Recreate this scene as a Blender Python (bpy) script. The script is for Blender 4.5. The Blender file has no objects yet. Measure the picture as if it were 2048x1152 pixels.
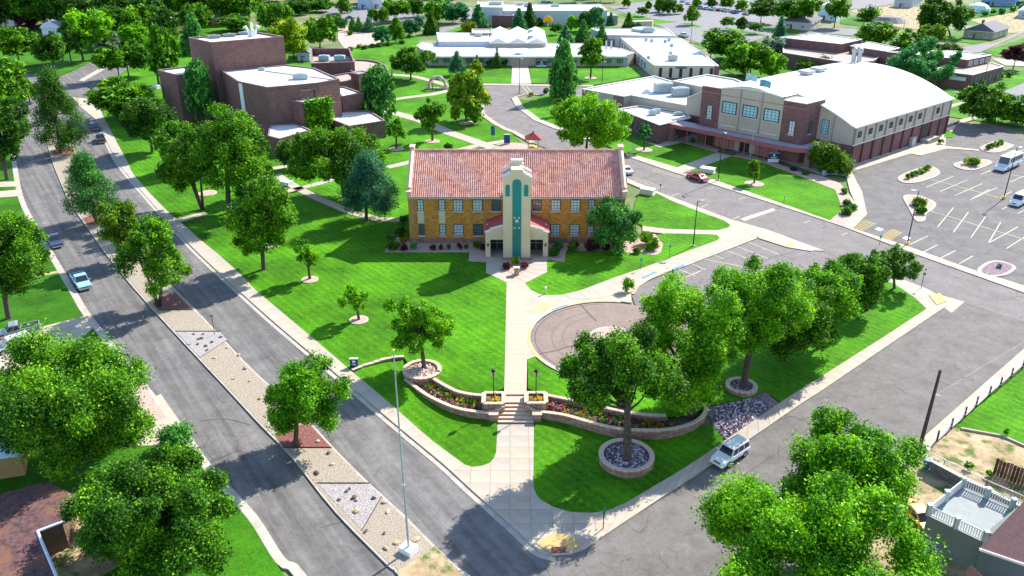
import bpy, bmesh, math, random
import numpy as np
from mathutils import Vector
from mathutils.geometry import tessellate_polygon

# ------------------------------------------------------------------ camera, sky, sun, exposure
SC = bpy.context.scene
FOC, PITCH, CAMH = 1650.0, math.radians(25.19), 52.0
cam_data = bpy.data.cameras.new("camera")
cam = bpy.data.objects.new("camera", cam_data)
SC.collection.objects.link(cam)
cam_data.sensor_width = 36.0
cam_data.lens = 36.0 * FOC / 2048.0
cam_data.clip_start = 0.5
cam_data.clip_end = 6000
cam.location = (0, 0, CAMH)
cam.rotation_euler = (math.pi / 2 - PITCH, 0, 0)
SC.camera = cam

SUN_EL, SUN_AZ = math.radians(38), math.atan2(0.70, 0.72)      # azimuth clockwise from +Y
world = bpy.data.worlds.new("World")
SC.world = world
world.use_nodes = True
wn = world.node_tree
bg = wn.nodes["Background"]
sky = wn.nodes.new("ShaderNodeTexSky")
sky.sky_type = 'NISHITA'
sky.sun_disc = False
sky.sun_elevation = SUN_EL
sky.sun_rotation = SUN_AZ
sky.altitude = 1200
wn.links.new(sky.outputs[0], bg.inputs[0])
bg.inputs[1].default_value = 0.15
sun_d = bpy.data.lights.new("sun", 'SUN')
sun_d.energy = 4.2
sun_d.angle = math.radians(0.5)
sun_d.color = (1.0, 0.95, 0.85)
sun = bpy.data.objects.new("sun", sun_d)
SC.collection.objects.link(sun)
sdir = Vector((math.sin(SUN_AZ) * math.cos(SUN_EL), math.cos(SUN_AZ) * math.cos(SUN_EL), math.sin(SUN_EL)))
sun.rotation_euler = sdir.to_track_quat('Z', 'Y').to_euler()
SC.view_settings.view_transform = 'Standard'
SC.view_settings.look = 'None'
SC.view_settings.gamma = 1.0
SC.view_settings.use_curve_mapping = False
SC.view_settings.exposure = 1.2
SC.cycles.max_bounces = 5
SC.cycles.diffuse_bounces = 3
SC.cycles.transmission_bounces = 3
SC.cycles.transparent_max_bounces = 4

# ------------------------------------------------------------------ survey helpers: where a sight line meets the place
CP, SP = math.cos(PITCH), math.sin(PITCH)
CORNER = (2.9, 54.5)
DROP, D0, D1 = 1.15, 20.0, 42.0

def ground(x, y):
    """height of the terrain: level, dipping about a metre towards the street corner"""
    d = math.hypot(x - CORNER[0], y - CORNER[1])
    t = min(1, max(0, (d - D0) / (D1 - D0)))
    return -DROP * (1 - t * t * (3 - 2 * t))

def P(px, py, z=0.0):
    v = (py - 576) / FOC
    a = CAMH - z
    Y = a * (CP - v * SP) / (SP + v * CP)
    zc = Y * CP + a * SP
    return ((px - 1024) * zc / FOC, Y)

def G(px, py, dz=0.0):
    z = 0.0
    for _ in range(8):
        x, y = P(px, py, z + dz)
        z = ground(x, y)
    return (x, y, z)

def HZ(Y, py):
    """height of a point above/at distance Y that is seen on picture row py"""
    return CAMH - Y * math.tan(PITCH + math.atan((py - 576) / FOC))

def depth(Y, z=0.0):
    return Y * CP + (CAMH - z) * SP

def gp(pts):
    return [G(a, b)[:2] for a, b in pts]

def pz(pts, z):
    return [P(a, b, z) for a, b in pts]

# ------------------------------------------------------------------ object helpers
COL = SC.collection

class MB:
    """collects vertices, faces and face uvs of one mesh"""
    def __init__(s):
        s.v, s.f, s.uv = [], [], {}
    def face(s, pts, uv=None):
        n = len(s.v)
        s.v += [tuple(p) for p in pts]
        if uv: s.uv[len(s.f)] = uv
        s.f.append(list(range(n, n + len(pts))))
    def box(s, c, size, rz=0.0, taper=1.0):
        x, y, z = size[0] / 2, size[1] / 2, size[2]
        ca, sa = math.cos(rz), math.sin(rz)
        n = len(s.v)
        for k, (zz, t) in enumerate(((0, 1), (z, taper))):
            for (a, b) in ((-x, -y), (x, -y), (x, y), (-x, y)):
                a, b = a * t, b * t
                s.v.append((c[0] + a * ca - b * sa, c[1] + a * sa + b * ca, c[2] + zz))
        for q in ((3, 2, 1, 0), (4, 5, 6, 7), (0, 1, 5, 4), (1, 2, 6, 5), (2, 3, 7, 6), (3, 0, 4, 7)):
            s.f.append([n + i for i in q])
    def tube(s, pts, rad, seg=6, caps=True):
        pts = [Vector(p) for p in pts]
        if not isinstance(rad, (list, tuple)): rad = [rad] * len(pts)
        n0 = len(s.v)
        for i, p in enumerate(pts):
            d = (pts[min(i + 1, len(pts) - 1)] - pts[max(i - 1, 0)]).normalized()
            a = Vector((0, 0, 1)) if abs(d.z) < .9 else Vector((1, 0, 0))
            u = d.cross(a).normalized(); w = d.cross(u)
            for k in range(seg):
                t = 2 * math.pi * k / seg
                q = p + (u * math.cos(t) - w * math.sin(t)) * rad[i]
                s.v.append(tuple(q))
        for i in range(len(pts) - 1):
            for k in range(seg):
                a, b = n0 + i * seg + k, n0 + i * seg + (k + 1) % seg
                s.f.append([a, b, b + seg, a + seg])
        if caps:
            s.f.append([n0 + k for k in range(seg)][::-1])
            e = n0 + (len(pts) - 1) * seg
            s.f.append([e + k for k in range(seg)])
    def ball(s, c, r, nu=8, nv=5):
        if not isinstance(r, (tuple, list)): r = (r, r, r)
        n = len(s.v)
        for j in range(nv + 1):
            ph = math.pi * j / nv
            for i in range(nu):
                th = 2 * math.pi * i / nu
                s.v.append((c[0] + r[0] * math.sin(ph) * math.cos(th), c[1] + r[1] * math.sin(ph) * math.sin(th), c[2] + r[2] * math.cos(ph)))
        for j in range(nv):
            for i in range(nu):
                a, b = n + j * nu + i, n + j * nu + (i + 1) % nu
                s.f.append([a, a + nu, b + nu, b])
    def prism(s, poly, z0, z1, top=True, bottom=False):
        """upright walls of a CCW outline, u runs along the wall in metres, v is height"""
        n = len(poly)
        u = 0.0
        for i in range(n):
            a, b = poly[i], poly[(i + 1) % n]
            L = math.hypot(b[0] - a[0], b[1] - a[1])
            s.face([(a[0], a[1], z0), (b[0], b[1], z0), (b[0], b[1], z1), (a[0], a[1], z1)],
                   [(u, z0), (u + L, z0), (u + L, z1), (u, z1)])
            u += L
        if top: s.cap(poly, z1)
        if bottom: s.cap(poly[::-1], z0)
    def cap(s, poly, z):
        n = len(s.v)
        s.v += [(p[0], p[1], z) for p in poly]
        for t in tessellate_polygon([[Vector((p[0], p[1], 0)) for p in poly]]):
            a, b, c = [poly[i] for i in t]
            cr = (b[0] - a[0]) * (c[1] - a[1]) - (b[1] - a[1]) * (c[0] - a[0])
            t = list(t) if cr > 0 else list(t)[::-1]
            s.f.append([n + i for i in t])
    def mesh(s, name, mat, off=(0, 0, 0), smooth=False):
        me = bpy.data.meshes.new(name)
        vs = [(a - off[0], b - off[1], c - off[2]) for a, b, c in s.v]
        me.from_pydata(vs, [], s.f)
        if s.uv:
            ul = me.uv_layers.new(name="UVMap")
            for p in me.polygons:
                q = s.uv.get(p.index)
                if q:
                    for k, li in enumerate(p.loop_indices): ul.data[li].uv = q[k]
        if mat: me.materials.append(mat)
        if smooth: me.polygons.foreach_set("use_smooth", [True] * len(me.polygons))
        return me

def link(name, me, parent=None, loc=(0, 0, 0), rz=0.0):
    o = bpy.data.objects.new(name, me)
    COL.objects.link(o)
    o.location = loc
    o.rotation_euler = (0, 0, rz)
    if parent is not None: o.parent = parent
    return o

def tag(o, label=None, cat=None, group=None, kind=None):
    if label: o["label"] = label
    if cat: o["category"] = cat
    if group: o["group"] = group
    if kind: o["kind"] = kind
    return o

def thing(name, loc, label, cat, group=None, rz=0.0):
    return tag(link(name, None, None, loc, rz), label, cat, group)

def part(name, mb, mat, root, smooth=False, world=True):
    """a part built in world coordinates under a thing that is not turned"""
    o = link(name, mb.mesh(name, mat, world_off(root) if world else (0, 0, 0), smooth), root)
    return o

def world_off(o):
    l = Vector(o.location)
    while o.parent is not None:
        o = o.parent
        l = l + Vector(o.location)
    return tuple(l)

def copy_tree(o, parent=None):
    c = o.copy()
    COL.objects.link(c)
    if parent is not None: c.parent = parent
    for ch in list(o.children): copy_tree(ch, c)
    return c

def area2(poly):
    return sum(poly[i][0] * poly[(i + 1) % len(poly)][1] - poly[(i + 1) % len(poly)][0] * poly[i][1] for i in range(len(poly)))

def ccw(poly):
    return list(poly) if area2(poly) > 0 else list(poly)[::-1]

def inset(poly, d):
    poly = ccw(poly)
    out, n = [], len(poly)
    for i in range(n):
        p0, p1, p2 = Vector(poly[i - 1]), Vector(poly[i]), Vector(poly[(i + 1) % n])
        e1, e2 = (p1 - p0).normalized(), (p2 - p1).normalized()
        n1, n2 = Vector((-e1.y, e1.x)), Vector((-e2.y, e2.x))
        m = (n1 + n2)
        if m.length < 1e-4: m = n1
        m.normalize()
        k = d / max(.35, m.dot(n1))
        out.append((p1.x + m.x * k, p1.y + m.y * k))
    return out

def lerp(a, b, t):
    return tuple(a[i] + (b[i] - a[i]) * t for i in range(len(a)))

def sheet(name, poly, mat, z=0.0, follow=True, skirt=0.3, parent=None, kind='structure', label=None, grid=2.0):
    """one surface of the setting as a sheet that follows the terrain"""
    poly = ccw(poly)
    bm = bmesh.new()
    vs = [bm.verts.new((p[0], p[1], 0)) for p in poly]
    for t in tessellate_polygon([[Vector((p[0], p[1], 0)) for p in poly]]):
        try: bm.faces.new([vs[i] for i in t])
        except ValueError: pass
    if follow:
        x0, x1 = min(p[0] for p in poly), max(p[0] for p in poly)
        y0, y1 = min(p[1] for p in poly), max(p[1] for p in poly)
        R = D1 + 1
        for ax, c, lo, hi in ((0, CORNER[0], x0, x1), (1, CORNER[1], y0, y1)):
            k = -R
            while k <= R:
                w = c + k
                if lo < w < hi:
                    co = (w, 0, 0) if ax == 0 else (0, w, 0)
                    no = (1, 0, 0) if ax == 0 else (0, 1, 0)
                    bmesh.ops.bisect_plane(bm, geom=bm.verts[:] + bm.edges[:] + bm.faces[:], plane_co=co, plane_no=no, dist=1e-5)
                k += grid
    for v in bm.verts:
        v.co.z = z + (ground(v.co.x, v.co.y) if follow else 0.0)
    for f in bm.faces:
        f.normal_update()
        if f.normal.z < 0: f.normal_flip()
    if skirt:
        ed = [e for e in bm.edges if e.is_boundary]
        r = bmesh.ops.extrude_edge_only(bm, edges=ed)
        for g in r['geom']:
            if isinstance(g, bmesh.types.BMVert): g.co.z -= skirt
    me = bpy.data.meshes.new(name)
    bm.to_mesh(me); bm.free()
    me.materials.append(mat)
    o = link(name, me, parent)
    if parent is None and kind: o["kind"] = kind
    if label: o["label"] = label
    return o

# ------------------------------------------------------------------ materials
MATS = {}
def srgb(r, g, b):
    f = lambda c: (c / 255 / 12.92) if c <= 10 else ((c / 255 + .055) / 1.055) ** 2.4
    return (f(r), f(g), f(b))

class N:
    def __init__(s, name):
        s.m = bpy.data.materials.new(name)
        s.m.use_nodes = True
        s.t = s.m.node_tree
        s.b = s.t.nodes["Principled BSDF"]
        s.tc = s.t.nodes.new("ShaderNodeTexCoord")
    def new(s, kind, **kw):
        n = s.t.nodes.new(kind)
        for k, v in kw.items():
            if hasattr(n, k): setattr(n, k, v)
            else: n.inputs[k.replace('_', ' ')].default_value = v
        return n
    def l(s, a, b): s.t.links.new(a, b)
    def noise(s, scale, detail=3, rough=.6, vec=None, dist=0):
        n = s.new("ShaderNodeTexNoise")
        n.inputs["Scale"].default_value = scale
        n.inputs["Detail"].default_value = detail
        n.inputs["Roughness"].default_value = rough
        n.inputs["Distortion"].default_value = dist
        s.l(vec or s.tc.outputs["Object"], n.inputs["Vector"])
        return n.outputs["Fac"]
    def ramp(s, fac, stops):
        r = s.new("ShaderNodeValToRGB")
        el = r.color_ramp.elements
        while len(el) < len(stops): el.new(.5)
        for e, (p, c) in zip(el, stops):
            e.position = p
            e.color = (c[0], c[1], c[2], 1) if not isinstance(c, (int, float)) else (c, c, c, 1)
        s.l(fac, r.inputs["Fac"])
        return r.outputs["Color"]
    def mix(s, fac, a, b, mode='MIX'):
        m = s.new("ShaderNodeMix", data_type='RGBA', blend_type=mode)
        for i, x in ((0, fac), (6, a), (7, b)):
            if isinstance(x, (int, float)): m.inputs[i].default_value = x
            elif isinstance(x, tuple): m.inputs[i].default_value = (x[0], x[1], x[2], 1)
            else: s.l(x, m.inputs[i])
        return m.outputs[2]
    def math(s, op, a, b=None):
        m = s.new("ShaderNodeMath", operation=op)
        for i, x in ((0, a), (1, b)):
            if x is None: continue
            if isinstance(x, (int, float)): m.inputs[i].default_value = x
            else: s.l(x, m.inputs[i])
        return m.outputs[0]
    def bump(s, h, strength=.3, dist=.05):
        b = s.new("ShaderNodeBump")
        b.inputs["Strength"].default_value = strength
        b.inputs["Distance"].default_value = dist
        s.l(h, b.inputs["Height"])
        s.l(b.outputs[0], s.b.inputs["Normal"])
    def col(s, c):
        if isinstance(c, tuple): s.b.inputs["Base Color"].default_value = (c[0], c[1], c[2], 1)
        else: s.l(c, s.b.inputs["Base Color"])
    def set(s, rough=.9, spec=.3, metal=0.0):
        s.b.inputs["Roughness"].default_value = rough
        s.b.inputs["Specular IOR Level"].default_value = spec
        s.b.inputs["Metallic"].default_value = metal
        return s.m

def plain(name, c, var=.12, scale=1.5, rough=.8, bump=0.0, bscale=20, metal=0.0, spec=.3):
    if name in MATS: return MATS[name]
    n = N(name)
    lo = tuple(x * (1 - var) for x in c); hi = tuple(min(1, x * (1 + var)) for x in c)
    a = n.noise(scale, 5, .65)
    n.col(n.ramp(a, [(.3, lo), (.7, hi)]))
    if bump: n.bump(n.noise(bscale, 3), bump, .03)
    MATS[name] = n.set(rough, spec, metal)
    return MATS[name]

def two(name, c1, c2, scale, c3=None, scale2=None, rough=.95, bump=.3, bscale=30, lo=.4, hi=.6, bdist=.05):
    n = N(name)
    a = n.ramp(n.noise(scale, 6, .7), [(lo, c1), (hi, c2)])
    if c3: a = n.mix(n.ramp(n.noise(scale2, 4, .6), [(.48, 0), (.62, 1)]), a, c3)
    n.col(a)
    if bump: n.bump(n.noise(bscale, 3), bump, bdist)
    MATS[name] = n.set(rough)
    return MATS[name]

def grass_mat(name, c1, c2, c3, stripe=None):
    n = N(name)
    a = n.ramp(n.noise(.22, 5, .65), [(.33, c1), (.66, c2)])
    a = n.mix(n.ramp(n.noise(2.2, 5, .75), [(.42, 0), (.7, .8)]), a, c3)
    a = n.mix(1.0, a, n.ramp(n.noise(.07, 4, .7), [(.34, .62), (.64, 1.28)]), 'MULTIPLY')
    fine = n.noise(9, 2, .8)
    a = n.mix(1.0, a, n.ramp(fine, [(.3, .62), (.7, 1.3)]), 'MULTIPLY')
    if stripe:
        mp = n.new("ShaderNodeMapping"); mp.inputs["Rotation"].default_value = (0, 0, stripe)
        n.l(n.tc.outputs["Object"], mp.inputs["Vector"])
        w = n.new("ShaderNodeTexWave"); w.inputs["Scale"].default_value = .28; w.inputs["Distortion"].default_value = 2.2
        w.inputs["Detail"].default_value = 3; w.inputs["Detail Scale"].default_value = 1.2
        n.l(mp.outputs[0], w.inputs["Vector"])
        a = n.mix(1.0, a, n.ramp(w.outputs["Fac"], [(.2, .90), (.8, 1.07)]), 'MULTIPLY')
    n.col(a)
    n.bump(n.noise(14, 3, .8), .55, .08)
    MATS[name] = n.set(.95, .15)
    return MATS[name]

def asphalt_mat(name, c1, c2, crack=.5, cscale=.16, streak=None, cw=.012):
    n = N(name)
    a = n.ramp(n.noise(.35, 6, .7), [(.3, c1), (.7, c2)])
    a = n.mix(1.0, a, n.ramp(n.noise(11, 3, .8), [(.3, .8), (.7, 1.18)]), 'MULTIPLY')
    a = n.mix(1.0, a, n.ramp(n.noise(1.6, 6, .8, dist=.6), [(.3, .82), (.7, 1.16)]), 'MULTIPLY')
    if streak is not None:                       # tyre polish and drip lines along the lanes
        mp = n.new("ShaderNodeMapping", vector_type='TEXTURE'); mp.inputs["Rotation"].default_value = (0, 0, streak)
        mp.inputs["Scale"].default_value = (60, 1.7, 1)
        n.l(n.tc.outputs["Object"], mp.inputs["Vector"])
        st = n.noise(1.6, 4, .6, vec=mp.outputs[0])
        a = n.mix(1.0, a, n.ramp(st, [(.34, .72), (.66, 1.24)]), 'MULTIPLY')
    dv = n.new("ShaderNodeTexNoise"); dv.inputs["Scale"].default_value = .5; dv.inputs["Detail"].default_value = 5
    n.l(n.tc.outputs["Object"], dv.inputs["Vector"])
    vv = n.new("ShaderNodeVectorMath", operation='MULTIPLY_ADD')
    n.l(dv.outputs["Color"], vv.inputs[0]); vv.inputs[1].default_value = (2.6, 2.6, 0)
    n.l(n.tc.outputs["Object"], vv.inputs[2])
    vo = n.new("ShaderNodeTexVoronoi", feature='DISTANCE_TO_EDGE'); vo.inputs["Scale"].default_value = cscale
    n.l(vv.outputs[0], vo.inputs["Vector"])
    ck = n.ramp(vo.outputs["Distance"], [(cw * .35, 1), (cw, 0)])
    gate = n.ramp(n.noise(.09, 2), [(.42, 0), (.58, 1)])
    fac = n.math('MULTIPLY', n.math('MULTIPLY', ck, gate), crack)
    a = n.mix(fac, a, (.045, .04, .04))
    n.col(a)
    n.bump(n.noise(30, 2), .3, .02)
    MATS[name] = n.set(.9, .25)
    return MATS[name]

def brick_mat(name, c1, c2, mortar, bw=.3, bh=.1, blot=None, ms=.012, bump=.4):
    n = N(name)
    b = n.new("ShaderNodeTexBrick")
    b.inputs["Scale"].default_value = 1.0
    b.inputs["Brick Width"].default_value = bw
    b.inputs["Row Height"].default_value = bh
    b.inputs["Mortar Size"].default_value = ms
    b.inputs["Bias"].default_value = 0.0
    for k, c in (("Color1", c1), ("Color2", c2), ("Mortar", mortar)):
        b.inputs[k].default_value = (*c, 1)
    n.l(n.tc.outputs["UV"], b.inputs["Vector"])
    a = b.outputs["Color"]
    mp = n.new("ShaderNodeMapping"); mp.inputs["Scale"].default_value = (1 / (bw * 2), 1 / (bh * 2), 1)
    n.l(n.tc.outputs["UV"], mp.inputs["Vector"])
    a = n.mix(1.0, a, n.ramp(n.noise(1.0, 4, .75, vec=mp.outputs[0]), [(.3, .6), (.5, 1.0), (.72, 1.45)]), 'MULTIPLY')
    a = n.mix(1.0, a, n.ramp(n.noise(.5, 4, .7, vec=n.tc.outputs["UV"]), [(.3, .82), (.7, 1.16)]), 'MULTIPLY')
    if blot: a = n.mix(n.ramp(n.noise(1.3, 3, .7, vec=mp.outputs[0]), [(.66, 0), (.7, 1)]), a, blot)
    n.col(a)
    n.bump(b.outputs["Fac"], -bump, .02)
    MATS[name] = n.set(.88, .2)
    return MATS[name]

def leaf_mat(name, dark, mid, light, trans=.35):
    n = N(name)
    at = n.new("ShaderNodeAttribute", attribute_name="tint")
    oi = n.new("ShaderNodeObjectInfo")
    f = n.math('ADD', at.outputs["Fac"], n.math('MULTIPLY', n.math('SUBTRACT', oi.outputs["Random"], .5), .18))
    c = n.ramp(f, [(.12, dark), (.5, mid), (.92, light)])
    n.col(c)
    n.set(.6, .25)
    out = n.t.nodes["Material Output"]
    tr = n.new("ShaderNodeBsdfTranslucent")
    n.l(n.mix(1.0, c, (1.25, 1.2, .5), 'MULTIPLY'), tr.inputs["Color"])
    mx = n.new("ShaderNodeMixShader"); mx.inputs[0].default_value = trans
    n.l(n.b.outputs[0], mx.inputs[1]); n.l(tr.outputs[0], mx.inputs[2])
    n.l(mx.outputs[0], out.inputs["Surface"])
    MATS[name] = n.m
    return n.m

LAWN = grass_mat("lawn_grass", (.027, .150, .002), (.062, .255, .003), (.125, .305, .004), stripe=math.radians(-40))
FIELD = grass_mat("field_grass", (.018, .12, .003), (.04, .18, .004), (.08, .20, .008))
EARTH = two("bare_earth", (.07, .15, .02), (.30, .24, .16), .05, (.05, .17, .015), .03, lo=.38, hi=.66)
DIRT = two("yard_dirt", (.34, .24, .13), (.50, .39, .24), .5, (.10, .15, .03), .6, bump=.5)
PINKLOT = two("gravel_lot", (.42, .31, .26), (.52, .40, .34), .3, bump=.3)
ROAD = asphalt_mat("boulevard_asphalt", (.125, .117, .113), (.20, .187, .178), .45, .19, streak=math.radians(125))
STREET = asphalt_mat("street_asphalt", (.125, .114, .108), (.21, .19, .176), .45, .24, cw=.013)
LOT = asphalt_mat("lot_asphalt", (.11, .103, .102), (.19, .177, .17), .6, .34, cw=.016)
DRIVE = asphalt_mat("drive_asphalt", (.16, .143, .14), (.23, .205, .195), .45, .17)
CIRC = asphalt_mat("circle_asphalt", (.22, .165, .14), (.28, .215, .185), .2, .08)
FARLOT = asphalt_mat("far_asphalt", (.18, .17, .18), (.27, .26, .27), .3, .1)
CONC = plain("concrete", (.46, .39, .31), .2, .5, .9, .15, 12)
SLAB = plain("concrete_slab", (.50, .45, .38), .18, .35, .9, .2, 10)
KERB = plain("kerb_concrete", (.43, .385, .33), .2, .8, .9)
JOINT = plain("joint_gap", (.18, .16, .14), .1, 1, 1)
PAVEWARM = plain("walk_paving", (.64, .52, .40), .12, .5, .9, .2, 10)
TANGRAVEL = two("tan_gravel", (.20, .16, .115), (.52, .44, .345), 7.0, bump=1.0, bscale=9, bdist=.12, lo=.3, hi=.66)
WHITEGRAVEL = two("white_gravel", (.17, .145, .14), (.50, .455, .44), 6.0, bump=1.0, bscale=8, bdist=.12, lo=.3, hi=.62)
REDMULCH = two("red_mulch", (.16, .058, .045), (.30, .125, .105), 5.0, bump=.9, bscale=10, bdist=.1)
BARK = two("bark", (.055, .042, .032), (.15, .12, .09), 3.0, bump=.8, bscale=14, bdist=.05)
PINKMULCH = two("pink_gravel_mulch", (.36, .24, .19), (.60, .44, .37), 5.0, bump=.7, bscale=9, bdist=.08)
PURPLEBED = two("purple_gravel", (.16, .11, .13), (.33, .25, .28), 4.0, bump=.8, bscale=9, bdist=.1)
MAUVECAP = plain("mauve_cap", (.26, .17, .17), .1, 1)
def membrane():
    n = N("white_roof_membrane")
    b = n.new("ShaderNodeTexBrick")
    for k, v in (("Scale", 1.0), ("Brick Width", 9.0), ("Row Height", 1.9), ("Mortar Size", .035)): b.inputs[k].default_value = v
    for k, c in (("Color1", (.72, .72, .72)), ("Color2", (.70, .70, .71)), ("Mortar", (.55, .55, .56))): b.inputs[k].default_value = (*c, 1)
    n.l(n.tc.outputs["Object"], b.inputs["Vector"])
    a = n.mix(1.0, b.outputs["Color"], n.ramp(n.noise(.22, 6, .75), [(.3, .80), (.62, 1.05)]), 'MULTIPLY')
    a = n.mix(n.ramp(n.noise(.6, 5, .7), [(.62, 0), (.74, .4)]), a, (.42, .40, .37))
    n.col(a)
    return n.set(.6, .3)
WHITEROOF = membrane()
TANROOF = plain("tan_roof_gravel", (.40, .33, .28), .1, .4, .95, .2)
GREYROOF = plain("grey_shingles", (.15, .145, .16), .15, 2, .9, .3, 8)
BROWNROOF = plain("brown_shingles", (.16, .085, .085), .18, 3, .9, .4, 10)
TRIM = plain("pale_trim", (.70, .68, .64), .06, 1, .6)
CREAM = plain("cream_stucco", (.66, .53, .35), .07, .5, .9, .1, 25)
CREAM2 = plain("beige_stucco", (.50, .42, .33), .06, .5, .9, .1, 20)
FACEBRICK = brick_mat("golden_brick", (.64, .275, .045), (.44, .175, .028), (.50, .29, .10), .42, .14, (.62, .40, .18))
AUDBRICK = brick_mat("mauve_brick", (.225, .115, .10), (.16, .082, .078), (.20, .12, .10), .3, .1)
GYMBRICK = brick_mat("red_brown_brick", (.215, .10, .095), (.155, .072, .072), (.24, .15, .135), .4, .13)
DBRICK = brick_mat("plum_brick", (.20, .095, .09), (.15, .075, .075), (.2, .12, .12), .3, .1)
WALLBLOCK = plain("wall_block", (.44, .29, .22), .22, 1.1, .9, .4, 12)
COPING = plain("wall_cap_stone", (.60, .45, .34), .14, .9, .9, .2, 12)
GREYBLOCK = brick_mat("grey_block", (.20, .19, .20), (.16, .15, .16), (.13, .12, .12), .4, .2)
TEAL = plain("teal_panel", (.012, .22, .20), .06, .3, .45)
PATINA = plain("patina_panel", (.03, .20, .17), .22, 1.6, .6)
GLASS = plain("window_glass", (.10, .15, .19), .25, .6, .08, spec=.8)
PALEGLASS = plain("painted_sky_glass", (.62, .69, .72), .12, .5, .15, spec=.7)  # pane colour made pale to stand in for reflected sky; no blinds are modelled
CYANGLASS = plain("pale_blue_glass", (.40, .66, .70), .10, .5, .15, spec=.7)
DARKFRAME = plain("dark_green_frame", (.025, .05, .05), .05, 1, .5)
WHITEPAINT = plain("white_paint", (.78, .78, .76), .06, 2, .5)
BLACKMETAL = plain("black_metal", (.025, .025, .028), .1, 2, .45)
GREYMETAL = plain("grey_metal", (.42, .43, .44), .1, 2, .4, metal=.3)
GALV = plain("galvanised_metal", (.34, .41, .41), .12, 1.5, .45, metal=.2)
YELLOWPAINT = plain("yellow_paint", (.74, .56, .12), .12, 2, .7)
LINEPAINT = plain("line_paint", (.56, .50, .34), .3, 1.5, .8)
WHITELINE = plain("white_line_paint", (.58, .57, .54), .3, 1.5, .8)
BLUEPAINT = plain("blue_kerb_paint", (.10, .28, .60), .12, 2, .7)
TAR = plain("tar_seal", (.07, .062, .058), .2, 2, .6)
MAROON = plain("maroon_canopy", (.36, .115, .12), .08, .5, .7)
DOORPINK = plain("dusty_pink_door", (.42, .20, .17), .08, 1, .7)
DARKWALL = plain("dark_doorway", (.035, .035, .045), .1, 1, .5)
WOOD = plain("weathered_wood", (.17, .085, .06), .3, 4, .9, .3)
POLEWOOD = plain("pole_wood", (.085, .055, .045), .2, 3, .9)
NAVY = plain("navy_sign", (.02, .045, .13), .1, 2, .4)
# ------------------------------------------------------------------ terrain, roads, lawns, pavements
rnd = random.Random(11)

def resample(pts, n):
    d = [0]
    for a, b in zip(pts, pts[1:]): d.append(d[-1] + math.hypot(b[0] - a[0], b[1] - a[1]))
    out, k = [], 0
    for i in range(n + 1):
        t = d[-1] * i / n
        while k < len(pts) - 2 and d[k + 1] < t: k += 1
        u = (t - d[k]) / max(1e-6, d[k + 1] - d[k])
        out.append(lerp(pts[k], pts[k + 1], u))
    return out

def plen(pts):
    return sum(math.hypot(b[0] - a[0], b[1] - a[1]) for a, b in zip(pts, pts[1:]))

def smooth(pts, k=6, closed=False):
    out, n = [], len(pts)
    rng = range(n if closed else n - 1)
    for i in rng:
        if closed: p0, p1, p2, p3 = (pts[(i + j - 1) % n] for j in range(4))
        else: p0, p1, p2, p3 = pts[max(i - 1, 0)], pts[i], pts[i + 1], pts[min(i + 2, n - 1)]
        for j in range(k):
            t = j / k
            out.append(tuple(.5 * (2 * p1[a] + (p2[a] - p0[a]) * t + (2 * p0[a] - 5 * p1[a] + 4 * p2[a] - p3[a]) * t * t + (3 * p1[a] - p0[a] - 3 * p2[a] + p3[a]) * t ** 3) for a in (0, 1)))
    if not closed: out.append(tuple(pts[-1]))
    return out

def offset(path, d):
    out = []
    for i, p in enumerate(path):
        a, b = path[max(i - 1, 0)], path[min(i + 1, len(path) - 1)]
        L = math.hypot(b[0] - a[0], b[1] - a[1]) or 1
        out.append((p[0] - (b[1] - a[1]) / L * d, p[1] + (b[0] - a[0]) / L * d))
    return out

def ribbon(path, d0, d1):
    return offset(path, d0) + offset(path, d1)[::-1]

def arc(c, r, a0, a1, n):
    return [(c[0] + r * math.cos(math.radians(a0 + (a1 - a0) * i / n)), c[1] + r * math.sin(math.radians(a0 + (a1 - a0) * i / n))) for i in range(n + 1)]

def strip_mesh(mb, path, d0, d1, z, follow=True):
    A, B = offset(path, d0), offset(path, d1)
    for i in range(len(path) - 1):
        q = [A[i], B[i], B[i + 1], A[i + 1]]
        q = [(x, y, z + (ground(x, y) if follow else 0)) for x, y in q]
        nx = (q[1][0] - q[0][0]) * (q[3][1] - q[0][1]) - (q[1][1] - q[0][1]) * (q[3][0] - q[0][0])
        mb.face(q if nx > 0 else q[::-1])

SLAB_TINTS = [plain("slab_tone_%s" % k, c, .14, .4, .9, .2, 10) for k, c in
              (("warm", (.455, .375, .29)), ("plain", (.44, .375, .305)), ("grey", (.415, .365, .31)), ("light", (.47, .40, .315)))]
WALK_TINTS = [plain("walk_tone_%s" % k, c, .12, .4, .9, .2, 10) for k, c in
              (("rose", (.56, .41, .30)), ("sand", (.56, .43, .31)), ("buff", (.52, .40, .295)))]

def slab(parent, poly, z, tints, follow=True, name='slab', th=.06):
    poly = inset(poly, .014)
    if abs(area2(poly)) < .3: return
    cx, cy = sum(p[0] for p in poly) / len(poly), sum(p[1] for p in poly) / len(poly)
    c = (cx, cy, z + (ground(cx, cy) if follow else 0))
    mb = MB()
    top = [(x - cx, y - cy, z + (ground(x, y) if follow else 0) - c[2]) for x, y in poly]
    mb.face(top)
    for i in range(len(top)):
        a, b = top[i], top[(i + 1) % len(top)]
        mb.face([(a[0], a[1], a[2] - th), (b[0], b[1], b[2] - th), b, a])
    link(name, mb.mesh(name, rnd.choice(tints)), parent, c)

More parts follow.
